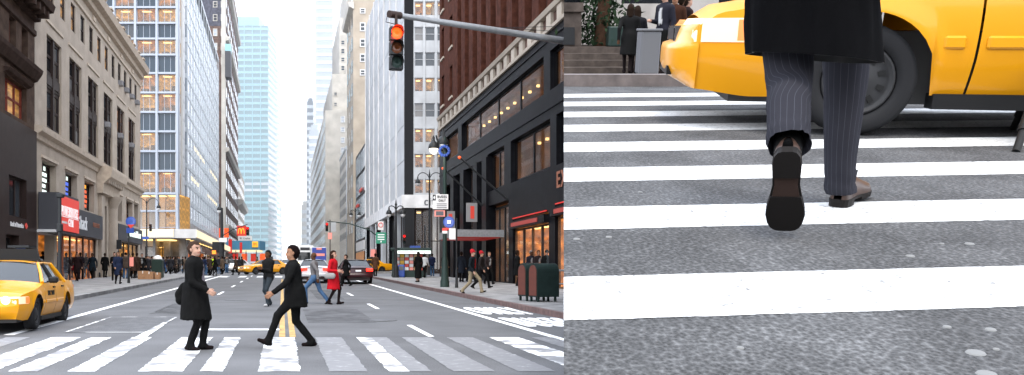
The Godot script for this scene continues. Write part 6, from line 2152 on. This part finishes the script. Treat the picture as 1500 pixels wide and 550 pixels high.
func people() -> void:
	make_poses()
	var bk := Color(0.010, 0.010, 0.011)
	var dk := Color(0.03, 0.03, 0.034)
	var navy := Color(0.02, 0.03, 0.07)
	var jeans := Color(0.07, 0.13, 0.24)
	person("man in a long black coat with a shoulder bag walking over the crossing", "hero_coat", palette(bk, bk, Color(0.16, 0.14, 0.16), bk, 3, Color(0.05, 0.03, 0.02)), at(foot(285, 513.5), street_turn(78)))
	person("man in a short black jacket striding over the crossing with arm forward", "hero_stride", palette(bk, bk, Color(0.03, 0.03, 0.03), bk, 1, Color(0.008, 0.007, 0.007)), at(foot(432, 509.0), street_turn(-88)))
	person("man in a dark jacket and jeans looking at something in his hands", "hero_phone", palette(Color(0.012, 0.013, 0.015), Color(0.035, 0.04, 0.05), dk, bk, 2, bk, Color(0.5, 0.5, 0.5)), at(foot(393, 449.0), street_turn(-48)))
	person("bald man in a grey sweater and blue jeans walking away", "hero_jeans", palette(Color(0.16, 0.15, 0.15), jeans, dk, bk, 2, bk), at(foot(461, 446.0), street_turn(-108)))
	person("woman in a red coat and black boots carrying a silver bag", "hero_red", palette(Color(0.5, 0.012, 0.02), bk, dk, Color(0.3, 0.29, 0.28), 3, Color(0.03, 0.015, 0.01)), at(foot(488, 446.5), street_turn(62)))
	# middle distance
	for q in [
		[507, 419.5, -80, "walk_coat", bk, bk, "man in black walking in front of the black sedan"],
		[691, 436.0, 60, "stride_hat", Color(0.015, 0.016, 0.02), Color(0.30, 0.24, 0.16), "man with red cap, red sweater and tan trousers stepping off the kerb", Color(0.35, 0.012, 0.012), Color(0.45, 0.02, 0.03)],
		[704, 428.0, 70, "stride_hat", Color(0.02, 0.016, 0.016), bk, "dark clothed pedestrian with red cap half hidden behind the man in tan trousers", dk, Color(0.4, 0.02, 0.03)],
		[716, 421.0, 20, "walk_jacket", Color(0.03, 0.022, 0.02), bk, "pedestrian in dark brown with shopping beside the silver canopy"],
		[676, 417.0, 160, "stand_coat", Color(0.02, 0.025, 0.035), bk, "dark coated pedestrian standing beyond the lamp post"],
		[612.5, 417.5, 200, "woman_long", bk, bk, "woman in an ankle length black coat near the news stand"],
		[621.5, 410.5, 150, "walk_jacket", Color(0.55, 0.55, 0.55), bk, "person in a white shirt and black trousers near the news stand"],
		[633, 408.0, 170, "stand_jacket", navy, jeans, "person in a navy jacket near the brown glass base"],
		[652, 412.0, 180, "stand_coat", bk, bk, "figure in black right behind the lamp post"],
		[549.5, 408.0, 170, "stand_coat", Color(0.10, 0.05, 0.03), bk, "person in a brown coat beside the news stand wall"],
		[758, 424.0, 90, "stand_coat", bk, bk, "person in black standing before the lit shop window"],
		[778, 423.0, 0, "stand_jacket", Color(0.02, 0.022, 0.03), bk, "grey haired man behind the mailboxes"],
		[789, 424.0, 10, "stand_jacket", Color(0.03, 0.02, 0.02), bk, "pedestrian in dark brown behind the mailboxes"],
		[801, 425.0, -10, "stand_puffy", bk, bk, "capped pedestrian in black at the end of the mailboxes"],
		# left pavement
		[62, 417.0, 190, "stand_puffy", bk, bk, "stout pedestrian in black seen from behind near the red sign"],
		[82, 414.0, 200, "stand_jacket", Color(0.02, 0.05, 0.16), bk, "pedestrian in a bright blue jacket near the shop"],
		[20, 418.0, 20, "stand_jacket", Color(0.05, 0.04, 0.04), bk, "person behind the yellow taxi near the pay station"],
		[112, 416.0, 5, "woman_coat", Color(0.025, 0.015, 0.014), bk, "woman in dark brown with a red bag on the pavement", dk, Color(0.3, 0.01, 0.02)],
		[117, 413.0, 180, "stand_jacket", Color(0.02, 0.018, 0.02), bk, "person in black just behind the woman with the red bag"],
		[134.5, 412.0, 0, "walk_coat", Color(0.015, 0.02, 0.03), bk, "pedestrian in a long dark blue coat by the shop window"],
		[153, 410.0, 180, "stand_coat", bk, bk, "person in a short black coat by the stone portal"],
		[172, 420.5, 30, "woman_coat", Color(0.02, 0.03, 0.06), bk, "woman in a navy coat stepping toward the kerb"],
		[167, 415.0, 10, "stand_jacket", bk, bk, "person in black behind the woman in navy"],
		[183.5, 412.0, 180, "stand_puffy", Color(0.08, 0.06, 0.05), jeans, "pedestrian in light blue jeans and a brown jacket"],
		[194, 411.5, 180, "stand_coat", Color(0.06, 0.035, 0.025), bk, "broad pedestrian in a brown coat near the bus stop"],
		[200, 411.0, 170, "stand_coat", Color(0.05, 0.03, 0.022), Color(0.03, 0.03, 0.03), "second pedestrian in a brown coat near the bus stop"],
		[207.5, 410.5, 0, "walk_jacket", bk, bk, "person in black between the bus stop and the cartons"],
		[96, 414.5, 185, "walk_coat", Color(0.03, 0.02, 0.02), bk, "pedestrian in a dark maroon coat walking between the blue jacket and the brown woman"],
		[103, 411.0, 10, "stand_coat", dk, bk, "pedestrian in a charcoal coat close to the lit shop glass"],
		[125, 410.5, 175, "stand_jacket", Color(0.06, 0.05, 0.045), jeans, "pedestrian in a grey brown jacket and jeans by the shop glass"],
		[143, 410.0, 200, "walk_jacket", bk, Color(0.05, 0.05, 0.055), "pedestrian in a black jacket passing the stone column"],
		[178, 409.5, 185, "stand_coat", Color(0.04, 0.04, 0.05), bk, "pedestrian in a slate coat before the second shop"],
		[188.5, 409.0, 20, "woman_coat", Color(0.07, 0.02, 0.02), bk, "woman in a dark red coat before the second shop"],
		[690.0, 417.0, 30, "walk_coat", bk, bk, "person in black behind the red capped man"],
	]:
		var pal := palette(q[4], q[5], q[7] if q.size() > 7 else Color(0.3, 0.3, 0.3), q[8] if q.size() > 8 else bk, int(q[0]) % 4, Color(0.25, 0.24, 0.23) if int(q[0]) in [778, 62] else Color(0.02, 0.014, 0.01))
		person(q[6], q[3], pal, at(foot(q[0], q[1], 0.15 if absf(SP(q[0], q[1]).x) > 7.2 and SP(q[0], q[1]).y < 75.0 else 0.0), street_turn(q[2])))
	# crowd waiting and crossing at the junction
	var kinds := ["stand_coat", "stand_jacket", "stand_puffy", "walk_coat", "walk_jacket", "woman_coat"]
	var tones := [[bk, "black"], [dk, "charcoal"], [Color(0.05, 0.032, 0.025), "brown"], [navy, "navy"], [Color(0.07, 0.065, 0.06), "grey"], [Color(0.11, 0.08, 0.055), "tan"]]
	var i := 0
	for px in [216.0, 222.0, 230.5, 234.0, 246.0, 255.0, 259.5, 267.0, 271.0, 291.0, 298.0, 307.0, 320.0, 329.0, 336.0, 219.0, 226.0, 243.0, 249.0, 252.5, 257.0, 262.0, 300.0, 304.5, 309.5, 314.0, 325.0, 332.0, 340.0, 345.0, 350.0, 354.0, 376.0, 213.0, 238.0, 296.0]:
		var dd := 72.0 + fmod(i * 7.3, 26.0)
		var xs: float = (px - 413.0) / F * dd
		var tn: Array = tones[(i * 5 + 1) % 6]
		var ki := (i / 6 + i) % 6
		var what: String = "in a %s %s" % [tn[1], ["coat", "jacket", "padded coat and cap", "coat, walking", "jacket, walking", "coat with a bag"][ki]]
		person("pedestrian %s in the crowd at the junction" % what, kinds[ki], palette(tn[0], jeans if i % 5 == 2 else bk, Color(0.3, 0.3, 0.3), bk, i % 4), at(ST(xs, dd), i * 2.1), "crowd at the junction")
		i += 1
	person("traffic officer in a yellow reflective vest at the junction", "stand_jacket", palette(Color(0.55, 0.75, 0.03), bk, Color(0.5, 0.7, 0.03)), at(ST((311.0 - 413.0) / F * 80.0, 80.0), 0.2))

# ---------- the sloping side road with its own crossing ----------
func edge_x(px: float, t: float, up := 0.0) -> float:   # where a vertical plane through the eye meets depth t at height up
	return (px - PX) / F * (RH * sin(TH) - up * sin(TH) + t * cos(TH))
func RW(p: Vector3) -> Vector3:
	return RT * p
const CUT := 826.0
const PT := 20.4      # foot of the steps
const PY := -0.46
func py_at(t: float) -> float:
	return lerpf(0.12, PY, (t - 9.62) / (PT - 9.62))
func bank(called: String, parent: Node, t0: float, t1: float, y0: float, y1: float, m: Material, right := 1580.0, left := CUT) -> MeshInstance3D:   # block on the slope between two depths
	var b := MB.new()
	var lo := [Vector3(edge_x(left, t0, y0), y0, -t0), Vector3(edge_x(right, t0, y0), y0, -t0), Vector3(edge_x(right, t1, y0), y0, -t1), Vector3(edge_x(left, t1, y0), y0, -t1)]
	var hi := [Vector3(edge_x(left, t0, y1), y1, -t0), Vector3(edge_x(right, t0, y1), y1, -t0), Vector3(edge_x(right, t1, y1), y1, -t1), Vector3(edge_x(left, t1, y1), y1, -t1)]
	b.quad(hi[0], hi[1], hi[2], hi[3])
	for i in 4:
		var k := (i + 1) % 4
		b.quad(lo[i], lo[k], hi[k], hi[i])
	if parent == self:
		return struct(called, b, m, RT)
	return part(parent, called, b, m)
func side_road() -> void:
	# embankment down to the street level
	var near := 1.15
	var back := 9.7
	var b := MB.new()
	var top := []
	for q in [[CUT, near], [1580.0, near], [1580.0, back], [CUT, back]]:
		top.append(RW(Vector3(edge_x(q[0], q[1]), 0, -q[1])))
	b.quad(top[0], top[1], top[2], top[3])
	var side := struct("side_road", b, M.asphalt_near)
	var w := MB.new()
	for i in 4:
		var a: Vector3 = top[i]
		var c: Vector3 = top[(i + 1) % 4]
		w.quad(Vector3(a.x, -0.3, a.z), Vector3(c.x, -0.3, c.z), c, a)
	var bk2 := [RW(Vector3(edge_x(CUT, 9.7), 0, -9.7)), RW(Vector3(edge_x(CUT, 25.0, -0.6), -0.6, -25.0)), RW(Vector3(edge_x(1580, 25.0, -0.6), -0.6, -25.0)), RW(Vector3(edge_x(1580, 9.7), 0, -9.7))]
	for i in 3:
		var a: Vector3 = bk2[i + 1]
		var c: Vector3 = bk2[i]
		w.quad(Vector3(a.x, -0.3, a.z), Vector3(c.x, -0.3, c.z), c, a)
	part(side, "embankment", w, M.concrete)
	# stripes: depth is the inverse of the row distance from the horizon
	for k in 9:
		var l0 := 2.316 + 1.03 * k
		var l1 := l0 + 0.40 + 0.012 * k
		var r0 := 2.431 + 1.09 * k
		var r1 := r0 + 0.415 + 0.012 * k
		var q := MB.new()
		var pts := [RP(CUT, 38.0 + 1000.0 / l0, 0.0015), RP(1500, 38.0 + 1000.0 / r0, 0.0015), RP(1500, 38.0 + 1000.0 / r1, 0.0015), RP(CUT, 38.0 + 1000.0 / l1, 0.0015)]
		pts[1] = pts[0] + (pts[1] - pts[0]) * 1.12
		pts[2] = pts[3] + (pts[2] - pts[3]) * 1.12
		if -pts[2].z > 9.5:
			continue
		ragged(q, pts, 150, 0.005, 60 + k)
		part(side, "crossing_stripe", q, M.paint_near, RT)
	for q in [[1430, 518, 0.03], [1452, 484, 0.018], [1388, 480, 0.014], [1334, 376, 0.02], [1421, 358, 0.022], [1380, 358, 0.012], [845, 351, 0.017], [892, 348, 0.016], [1446, 549, 0.03], [1085, 511, 0.012], [1205, 402, 0.008], [1440, 300, 0.016], [938, 282, 0.014], [1290, 252, 0.014], [1010, 300, 0.006], [1460, 513, 0.01]]:
		var g := MB.new()
		g.lathe([Vector2(q[2] * 0.68, 0.0), Vector2(q[2] * 0.6, 0.003), Vector2(0.0, 0.004)], 12, Transform3D(Basis.from_scale(Vector3(1.0, 1.0, 0.85)), RP(q[0], q[1])))
		part(side, "gum_spot", g, M.gum, RT)
	# pavement, steps and the building behind
	var pq := MB.new()      # the pavement falls away behind the kerb
	pq.quad(Vector3(edge_x(CUT, 9.62, 0.12), 0.12, -9.62), Vector3(edge_x(1580, 9.62, 0.12), 0.12, -9.62), Vector3(edge_x(1580, PT, PY), PY, -PT), Vector3(edge_x(CUT, PT, PY), PY, -PT))
	var pv := struct("pavement", pq, M.concrete, RT)
	bank("kerb", pv, 9.42, 9.615, -0.05, 0.13, M.kerb_side)
	for k in 4:
		bank("step", pv, PT + k * 0.4, 24.4, PY + k * 0.15 + 0.002, PY + (k + 1) * 0.15, M.step_stone)
	var o := thing("pale_wall_building", "pale plastered building with a dark window strip behind the steps", "building", RT)
	bank("wall", o, 24.42, 25.0, -0.6, 1.26, M.plaster)
	bank("wall", o, 24.42, 25.0, 2.6, 9.0, M.plaster)
	bank("window_strip", o, 24.7, 24.9, 1.26, 2.6, M.pane_dark)
	for k in 7:
		var x := edge_x(880.0 + k * 140.0, 24.5)
		part(o, "window_pier", boxmesh(x - 0.5, x + 0.5, 1.26, 2.6, -24.7, -24.43), M.plaster)
	# stone pedestal, planter with trunk and shrub
	o = thing("stone_pedestal", "brown stone pedestal at the end of the steps", "pedestal", RT)
	b = MB.new()
	bank("block", o, 21.9, 23.4, PY + 0.602, 1.0, M.step_stone, 852.0)
	bank("cap", o, 21.8, 23.5, 1.0, 1.22, M.step_stone, 855.0)
	bank("recess", o, 21.86, 21.9, PY + 0.65, 0.62, M.iron, 842.0)
	o = thing("potted_tree", "dark leafy shrub round a brown trunk beside the steps", "tree", RT * at(RPt(880, 22.6, PY + 0.603)))
	b = MB.new()
	b.tube([Vector3(0, 0, 0), Vector3(0.03, 1.0, 0), Vector3(-0.02, 2.2, 0.05), Vector3(0.05, 3.2, 0)], [0.2, 0.17, 0.15, 0.1], 10)
	part(o, "trunk", b, M.bark)
	var lv := MB.new()
	var r2 := RandomNumberGenerator.new()
	r2.seed = 77
	for i in 2600:
		var c := Vector3(r2.randfn(0, 0.34), r2.randf_range(0.05, 3.4), r2.randfn(0, 0.3) - 0.15)
		var bs := Basis(Vector3(r2.randf() - 0.5, r2.randf() - 0.5, r2.randf() - 0.5).normalized(), r2.randf() * TAU)
		var s := r2.randf_range(0.05, 0.11)
		lv.quad(c + bs * Vector3(-s * 0.4, 0, 0), c + bs * Vector3(0, -s, 0.02), c + bs * Vector3(s * 0.4, 0, 0), c + bs * Vector3(0, s, 0.02))
	var fo := part(o, "foliage", lv, M.hedge)
	fo.set_meta("kind", "stuff")
	o = thing("planter", "dark teal planter box at the top of the steps", "planter", RT * at(RPt(901, 22.0, PY + 0.603)))
	b = MB.new()
	b.cbox(Vector3(0, 0.25, 0), Vector3(0.42, 0.5, 0.4), 0.03)
	part(o, "box", b, M.iron_green)
	part(o, "soil", boxmesh(-0.17, 0.17, 0.48, 0.505, -0.17, 0.17), M.bark)
	o = thing("litter_bin", "large charcoal street bin at the pavement edge", "bin", RT * at(RPt(947, 17.6, py_at(17.6))))
	b = MB.new()
	b.cbox(Vector3(0, 0.43, 0), Vector3(0.40, 0.86, 0.44), 0.03)
	part(o, "body", b, M.trim_grey)
	b = MB.new()
	b.cbox(Vector3(0, 0.885, 0), Vector3(0.44, 0.05, 0.48), 0.015)
	part(o, "lid", b, M.trim_grey)
	# onlookers
	var bk := Color(0.012, 0.012, 0.013)
	for q in [[918, 19.3, 170, "woman_coat", bk, "woman in black walking past the steps"], [928, 19.8, 160, "woman_coat", Color(0.016, 0.016, 0.02), "second woman in black close behind the first by the steps"], [967, 17.9, -60, "stand_jacket", Color(0.02, 0.022, 0.03), "man in a dark suit standing by the street bin"], [981, 18.4, -30, "stand_coat", Color(0.05, 0.02, 0.015), "bystander in dark brown next to the man in a suit"], [990, 18.8, 150, "stand_jacket", Color(0.02, 0.012, 0.012), "bystander in black half hidden by the passing taxi"], [999, 19.2, 100, "stand_coat", Color(0.04, 0.015, 0.015), "bystander in dark red half hidden by the passing taxi"]]:
		person(q[5], q[3], palette(q[4], bk, Color(0.5, 0.5, 0.5), bk, int(q[0]) % 4), RT * Transform3D(Basis(Vector3.UP, deg_to_rad(q[2])).scaled(Vector3.ONE * (0.88 if q[0] < 940 else 0.96)), RPt(q[0], q[1], py_at(q[1]))), "bystanders by the steps")
	# passing taxi
	var yaw := deg_to_rad(-102.0)
	var bs := Basis(Vector3.UP, yaw)
	var wp := RP(1246, 199)
	sedan("passing_taxi", "yellow taxi passing close behind the man in the black overcoat", RT * Transform3D(bs, wp - bs * Vector3(0.93, 0, 1.68)), M.taxi_yellow, "taxi")
	walker()
	# tripod at the edge of the picture
	o = thing("tripod", "black tripod with slanting legs at the edge of the crossing", "tripod", RT)
	var hub := RP(1512, 205, 0.0) + Vector3(0.1, 0.85, -0.1)
	for q in [[1484, 190], [1489, 223], [1545, 205]]:
		b = MB.new()
		var ft := RP(q[0], q[1], 0.0)
		var kn := hub - Vector3(0, 0.25, 0)
		b.tube([ft, ft.lerp(kn, 0.16)], [0.02, 0.022], 10)
		b.tube([ft.lerp(kn, 0.16), kn], [0.03, 0.034], 10)
		part(o, "leg", b, M.black)
	b = MB.new()
	b.tube([hub - Vector3(0, 0.5, 0), hub + Vector3(0, 0.3, 0)], [0.035, 0.035], 10)
	part(o, "column", b, M.black)
func ragged(b: MB, p: Array, n: int, amp: float, sd: int) -> void:   # a painted bar whose long edges are uneven
	var nz := FastNoiseLite.new()
	nz.seed = sd
	nz.frequency = 9.0
	nz.fractal_octaves = 4
	nz.fractal_gain = 0.7
	var w: Vector3 = (p[3] - p[0]).normalized()
	var l: float = (p[1] - p[0]).length()
	for i in n:
		var t0 := float(i) / n
		var t1 := float(i + 1) / n
		var a0: Vector3 = p[0].lerp(p[1], t0) + w * amp * nz.get_noise_1d(t0 * l)
		var a1: Vector3 = p[0].lerp(p[1], t1) + w * amp * nz.get_noise_1d(t1 * l)
		var b0: Vector3 = p[3].lerp(p[2], t0) + w * amp * nz.get_noise_1d(t0 * l + 50.0)
		var b1: Vector3 = p[3].lerp(p[2], t1) + w * amp * nz.get_noise_1d(t1 * l + 50.0)
		b.quad(a0, a1, b1, b0)
func RPt(px: float, t: float, up: float) -> Vector3:
	return Vector3(edge_x(px, t, up), up, -t)

func shoe(parent: Node, xf: Transform3D) -> void:
	# outline of the sole: (z, left, right)
	var zs := [-0.105, -0.10, -0.085, -0.05, -0.01, 0.03, 0.07, 0.11, 0.145, 0.172, 0.19, 0.199, 0.203]
	var ws := [0.014, 0.024, 0.033, 0.0365, 0.035, 0.034, 0.040, 0.048, 0.0505, 0.046, 0.038, 0.028, 0.016]
	var outline := func(k: float, z0: float, z1: float) -> PackedVector2Array:
		var p := PackedVector2Array()
		for i in zs.size():
			if zs[i] >= z0 and zs[i] <= z1:
				p.append(Vector2(ws[i] * k, -zs[i]))
		for i in range(zs.size() - 1, -1, -1):
			if zs[i] >= z0 and zs[i] <= z1:
				p.append(Vector2(-ws[i] * k, -zs[i]))
		p.reverse()
		return p
	var turn := Transform3D(Basis(Vector3(1, 0, 0), Vector3(0, 0, -1), Vector3(0, 1, 0)), Vector3.ZERO)   # x, -z plane extruded upwards
	var b := MB.new()
	b.prism(outline.call(1.06, -0.2, 0.3), 0.022, 0.032, turn)
	var up := Node3D.new()
	up.name = "shoe"
	parent.add_child(up, true)
	up.transform = xf
	part(up, "welt", b, M.sole)
	b = MB.new()
	b.prism(outline.call(1.02, -0.2, -0.005), 0.0, 0.022, turn)
	part(up, "heel", b, M.sole)
	b = MB.new()
	b.prism(outline.call(0.90, -0.02, 0.08), 0.017, 0.0221, turn)
	part(up, "shank", b, M.sole_shank)
	b = MB.new()
	b.prism(outline.call(1.03, 0.06, 0.3), 0.012, 0.022, turn)
	part(up, "tread", b, M.sole)
	var hz := [0.064, 0.070, 0.074, 0.080, 0.088, 0.082, 0.066, 0.052, 0.044, 0.038, 0.030, 0.022, 0.010]
	var rows := []
	for i in zs.size():
		var row := []
		for j in 17:
			var a := PI * j / 16.0
			var c := cos(a)
			var sx := signf(c) * pow(absf(c), 0.75)
			var narrow := 1.0 - 0.30 * pow(sin(a), 2.0) if zs[i] < 0.06 else 1.0
			row.append(Vector3(sx * ws[i] * narrow, 0.030 + hz[i] * pow(sin(a), 0.8), zs[i] * (1.0 - 0.03 * sin(a))))
		rows.append(row)
	b = MB.new()
	b.grid(rows, false)
	part(up, "upper", b, M.leather)
	b = MB.new()
	b.tube([Vector3(0, 0.07, -0.062), Vector3(0, 0.14, -0.05)], [0.036, 0.042], 14)
	part(up, "sock", b, M.black)
func leg_tube(parent: Node, pts: Array, rad: Array, sd: int, flat: float) -> void:   # trouser leg with creases near the hem
	var nz := FastNoiseLite.new()
	nz.seed = sd
	nz.frequency = 5.0
	var rows := []
	var cv := Curve3D.new()
	cv.bake_interval = 0.01
	for i in pts.size():
		var t: Vector3 = (pts[mini(i + 1, pts.size() - 1)] - pts[maxi(i - 1, 0)]) * 0.22
		cv.add_point(pts[i], -t, t)
	var L := cv.get_baked_length()
	var n := 46
	for j in n + 1:
		var s := L * j / n
		var p := cv.sample_baked(s)
		var dir := (cv.sample_baked(minf(s + 0.01, L)) - cv.sample_baked(maxf(s - 0.01, 0.0))).normalized()
		var sidev := dir.cross(Vector3.BACK).normalized()
		var upv := dir.cross(sidev)
		var u := float(j) / n * (rad.size() - 1)
		var r := lerpf(rad[int(u)], rad[mini(int(u) + 1, rad.size() - 1)], u - int(u))
		var row := []
		for i in 40:
			var a := TAU * i / 40
			var o := Vector3(cos(a), sin(a), 0)
			var fold := nz.get_noise_3d(o.x * 0.12, o.y * 0.12, s * 0.9) * 0.0045
			var stack := sin(s * 95.0 + cos(a) * 1.6 + nz.get_noise_1d(a) * 2.0) * 0.0045 * clampf(1.0 - s / 0.11, 0.0, 1.0)
			var crease := 0.007 * pow(absf(sin(a)), 10.0)
			row.append(p + (sidev * cos(a) * (r + fold + stack) + upv * sin(a) * (r * flat + fold + stack + crease)))
		rows.append(row)
	var b := MB.new()
	b.grid(rows, false, true)
	part(parent, "trouser_leg", b, M.pinstripe)
func walker() -> void:
	var o := thing("person", "man in a black overcoat and pinstriped trousers walking away over the crossing", "person", RT)
	var fwd := Vector3(0.40, 0, -0.916)
	var rgt := Vector3(0.916, 0, 0.40)
	var flat_up := Vector3.UP
	var up := Vector3(-0.133, 1, 0.0).normalized()
	# trailing foot: heel high, sole towards the camera
	var ang := deg_to_rad(66)
	var roll := Basis(fwd, deg_to_rad(3))
	var tz := roll * (fwd * cos(ang) - up * sin(ang))
	var ty := roll * (fwd * sin(ang) + up * cos(ang))
	var tx := ty.cross(tz)
	var toe := RP(1149, 341, 0.014)
	var sb := Basis(tx, ty, tz)
	var so := toe - tz * 0.2
	shoe(o, Transform3D(sb.scaled_local(Vector3(1.1, 1.0, 1.0)), so))
	var ank := so + sb * Vector3(0, 0.085, -0.066)
	var c := RP(1189, 321)
	var k2 := c + up * 0.52 - rgt * 0.070 - fwd * 0.03
	leg_tube(o, [ank + up * 0.012, ank.lerp(k2, 0.4) + up * 0.01, k2, c + up * 0.85 - rgt * 0.09], [0.064, 0.066, 0.072, 0.078, 0.085, 0.09], 3, 0.95)
	# leading foot, flat, toe turned out
	var fdir := (fwd * 0.95 + rgt * 0.30).normalized()
	var fx := flat_up.cross(fdir)
	var heel := RP(1226, 304.5)
	shoe(o, Transform3D(Basis(fx, flat_up, fdir), heel + fdir * 0.10))
	var an2 := heel + fdir * 0.045 + up * 0.075
	leg_tube(o, [an2 + up * -0.022, an2 + up * 0.14, an2 + up * 0.40 + fwd * 0.03 + rgt * 0.015, an2 + up * 0.68 - fwd * 0.05 + rgt * 0.015], [0.054, 0.056, 0.066, 0.076, 0.084, 0.09], 5, 1.0)
	# overcoat
	var nz := FastNoiseLite.new()
	nz.seed = 4
	nz.frequency = 2.2
	var rows := []
	for j in 34:
		var h := 0.555 + j * 0.028
		var q := j / 33.0
		var wx := lerpf(0.205, 0.19, minf(1.0, q * 2.2)) if q < 0.6 else lerpf(0.19, 0.225, (q - 0.6) / 0.4)
		if q > 0.93:
			wx = lerpf(0.225, 0.12, (q - 0.93) / 0.07)
		var wz := lerpf(0.20, 0.13, minf(1.0, q * 1.8))
		var row := []
		for i in 60:
			var a := TAU * i / 60
			var fold := 0.012 * sin(a * 5.0 + 0.6) * (1.0 - q) + 0.02 * nz.get_noise_3d(cos(a), sin(a), h * 0.8) * (1.0 - q * 0.6)
			var vent := 0.012 if (a > 4.62 and a < 4.80 and q < 0.45) else 0.0
			var low := (-0.018 * sin(a) - 0.012 * cos(a)) * (1.0 - minf(1.0, q * 3.0))
			row.append(c + up * (h + low) + rgt * cos(a) * (wx + fold) + fwd * sin(a) * (wz + fold + vent))
		rows.append(row)
	var b := MB.new()
	b.grid(rows, false, true)
	var ct := part(o, "overcoat", b, M.wool)
	var inner := []
	for j in 6:
		var row := []
		var mid := Vector3.ZERO
		for p: Vector3 in rows[5 - j]:
			mid += p / 60.0
		for p: Vector3 in rows[5 - j]:
			row.append(p.lerp(mid, 0.02))
		inner.append(row)
	b = MB.new()
	b.grid(inner, false, true)
	b.grid([rows[0].duplicate(), inner[5]], true, true)
	part(ct, "lining", b, M.black)
	# upper body above the picture
	var s := BodySkin.new()
	var n0 := c + up * 1.46
	s.cap(c + up * 0.95, c + up * 1.3, 0.16, 0.17, 2, 0.05, fwd, 1.4)
	s.cap(n0 - rgt * 0.16 - up * 0.06, n0 + rgt * 0.16 - up * 0.06, 0.075, 0.075, 2, 0.06)
	for sd: float in [-1.0, 1.0]:
		var sh := n0 + rgt * sd * 0.19 - up * 0.07
		var el := sh + up * -0.28 + rgt * sd * 0.05 - fwd * sd * 0.06
		var wr := el + up * -0.22 + fwd * (0.1 + sd * -0.08)
		s.cap(sh, el, 0.07, 0.056, 2, 0.04)
		s.cap(el, wr, 0.056, 0.045, 2, 0.02)
		s.cap(wr, wr - up * 0.09, 0.036, 0.038, 0, 0.02)
	s.cap(n0 - up * 0.03, n0 + up * 0.1, 0.065, 0.055, 0, 0.02)
	s.cap(n0 + up * 0.15 + fwd * 0.03, n0 + up * 0.2, 0.08, 0.095, 0, 0.02)
	s.cap(n0 + up * 0.21 - fwd * 0.02, n0 + up * 0.15 - fwd * 0.04, 0.095, 0.085, 1, 0.02)
	s.build(0, s.a.size(), 0.03)
	part(o, "body", s.mesh(palette(Color(0.012, 0.012, 0.014), Color(0.03, 0.03, 0.03))), skin_mat())

func _ready() -> void:
	var cam := Camera3D.new()
	cam.name = "camera"
	cam.position = Vector3(0, CH, 0)
	cam.projection = Camera3D.PROJECTION_FRUSTUM
	cam.near = 0.1
	cam.far = 4000.0
	cam.size = 0.1 * 550.0 / F
	cam.frustum_offset = Vector2((750.0 - PX) / F * 0.1, (HY - 275.0) / F * 0.1)
	cam.current = true
	add_child(cam)
	var env := Environment.new()
	env.background_mode = Environment.BG_SKY
	var sk := ProceduralSkyMaterial.new()
	sk.sky_top_color = Color(0.86, 0.90, 0.97)
	sk.sky_horizon_color = Color(0.98, 0.985, 1.0)
	sk.sky_curve = 0.25
	sk.sky_energy_multiplier = 1.35
	sk.ground_bottom_color = Color(0.35, 0.35, 0.36)
	sk.ground_horizon_color = Color(0.9, 0.9, 0.92)
	sk.sun_angle_max = 0.0
	var sky := Sky.new()
	sky.sky_material = sk
	env.sky = sky
	env.tonemap_mode = Environment.TONE_MAPPER_LINEAR
	env.tonemap_exposure = 2.5
	env.sdfgi_enabled = true
	env.ssao_enabled = true
	env.ssil_enabled = true
	env.volumetric_fog_enabled = true
	env.volumetric_fog_density = 0.0
	var we := WorldEnvironment.new()
	we.name = "environment"
	we.environment = env
	add_child(we)
	var sun := DirectionalLight3D.new()
	sun.name = "sun"
	sun.light_color = Color(1.0, 0.97, 0.92)
	sun.light_energy = 0.4
	sun.light_angular_distance = 22.0
	sun.shadow_enabled = true
	sun.rotation_degrees = Vector3(-58, 4, 0)
	add_child(sun)

	rng.seed = 11
	var n := Vector3(0, cos(TH), sin(TH))
	RT = Transform3D(Basis(Vector3.RIGHT, n, Vector3.RIGHT.cross(n)), Vector3(0, CH, 0) - n * RH)
	make_materials()
	street()
	brown_building()
	cream_building()
	glass_building()
	granite_building()
	bank_building()
	far_buildings()
	furniture()
	vehicles()
	people()
	side_road()
	var hz := FogVolume.new()      # haze that lies over the far end of the street
	hz.name = "haze"
	hz.size = Vector3(1400, 330, 900)
	hz.position = Vector3(-60, 160, -600)
	var hm := FogMaterial.new()
	hm.density = 0.0011
	hm.albedo = Color(0.96, 0.98, 1.0)
	hz.material = hm
	hz.set_meta("kind", "structure")
	add_child(hz)
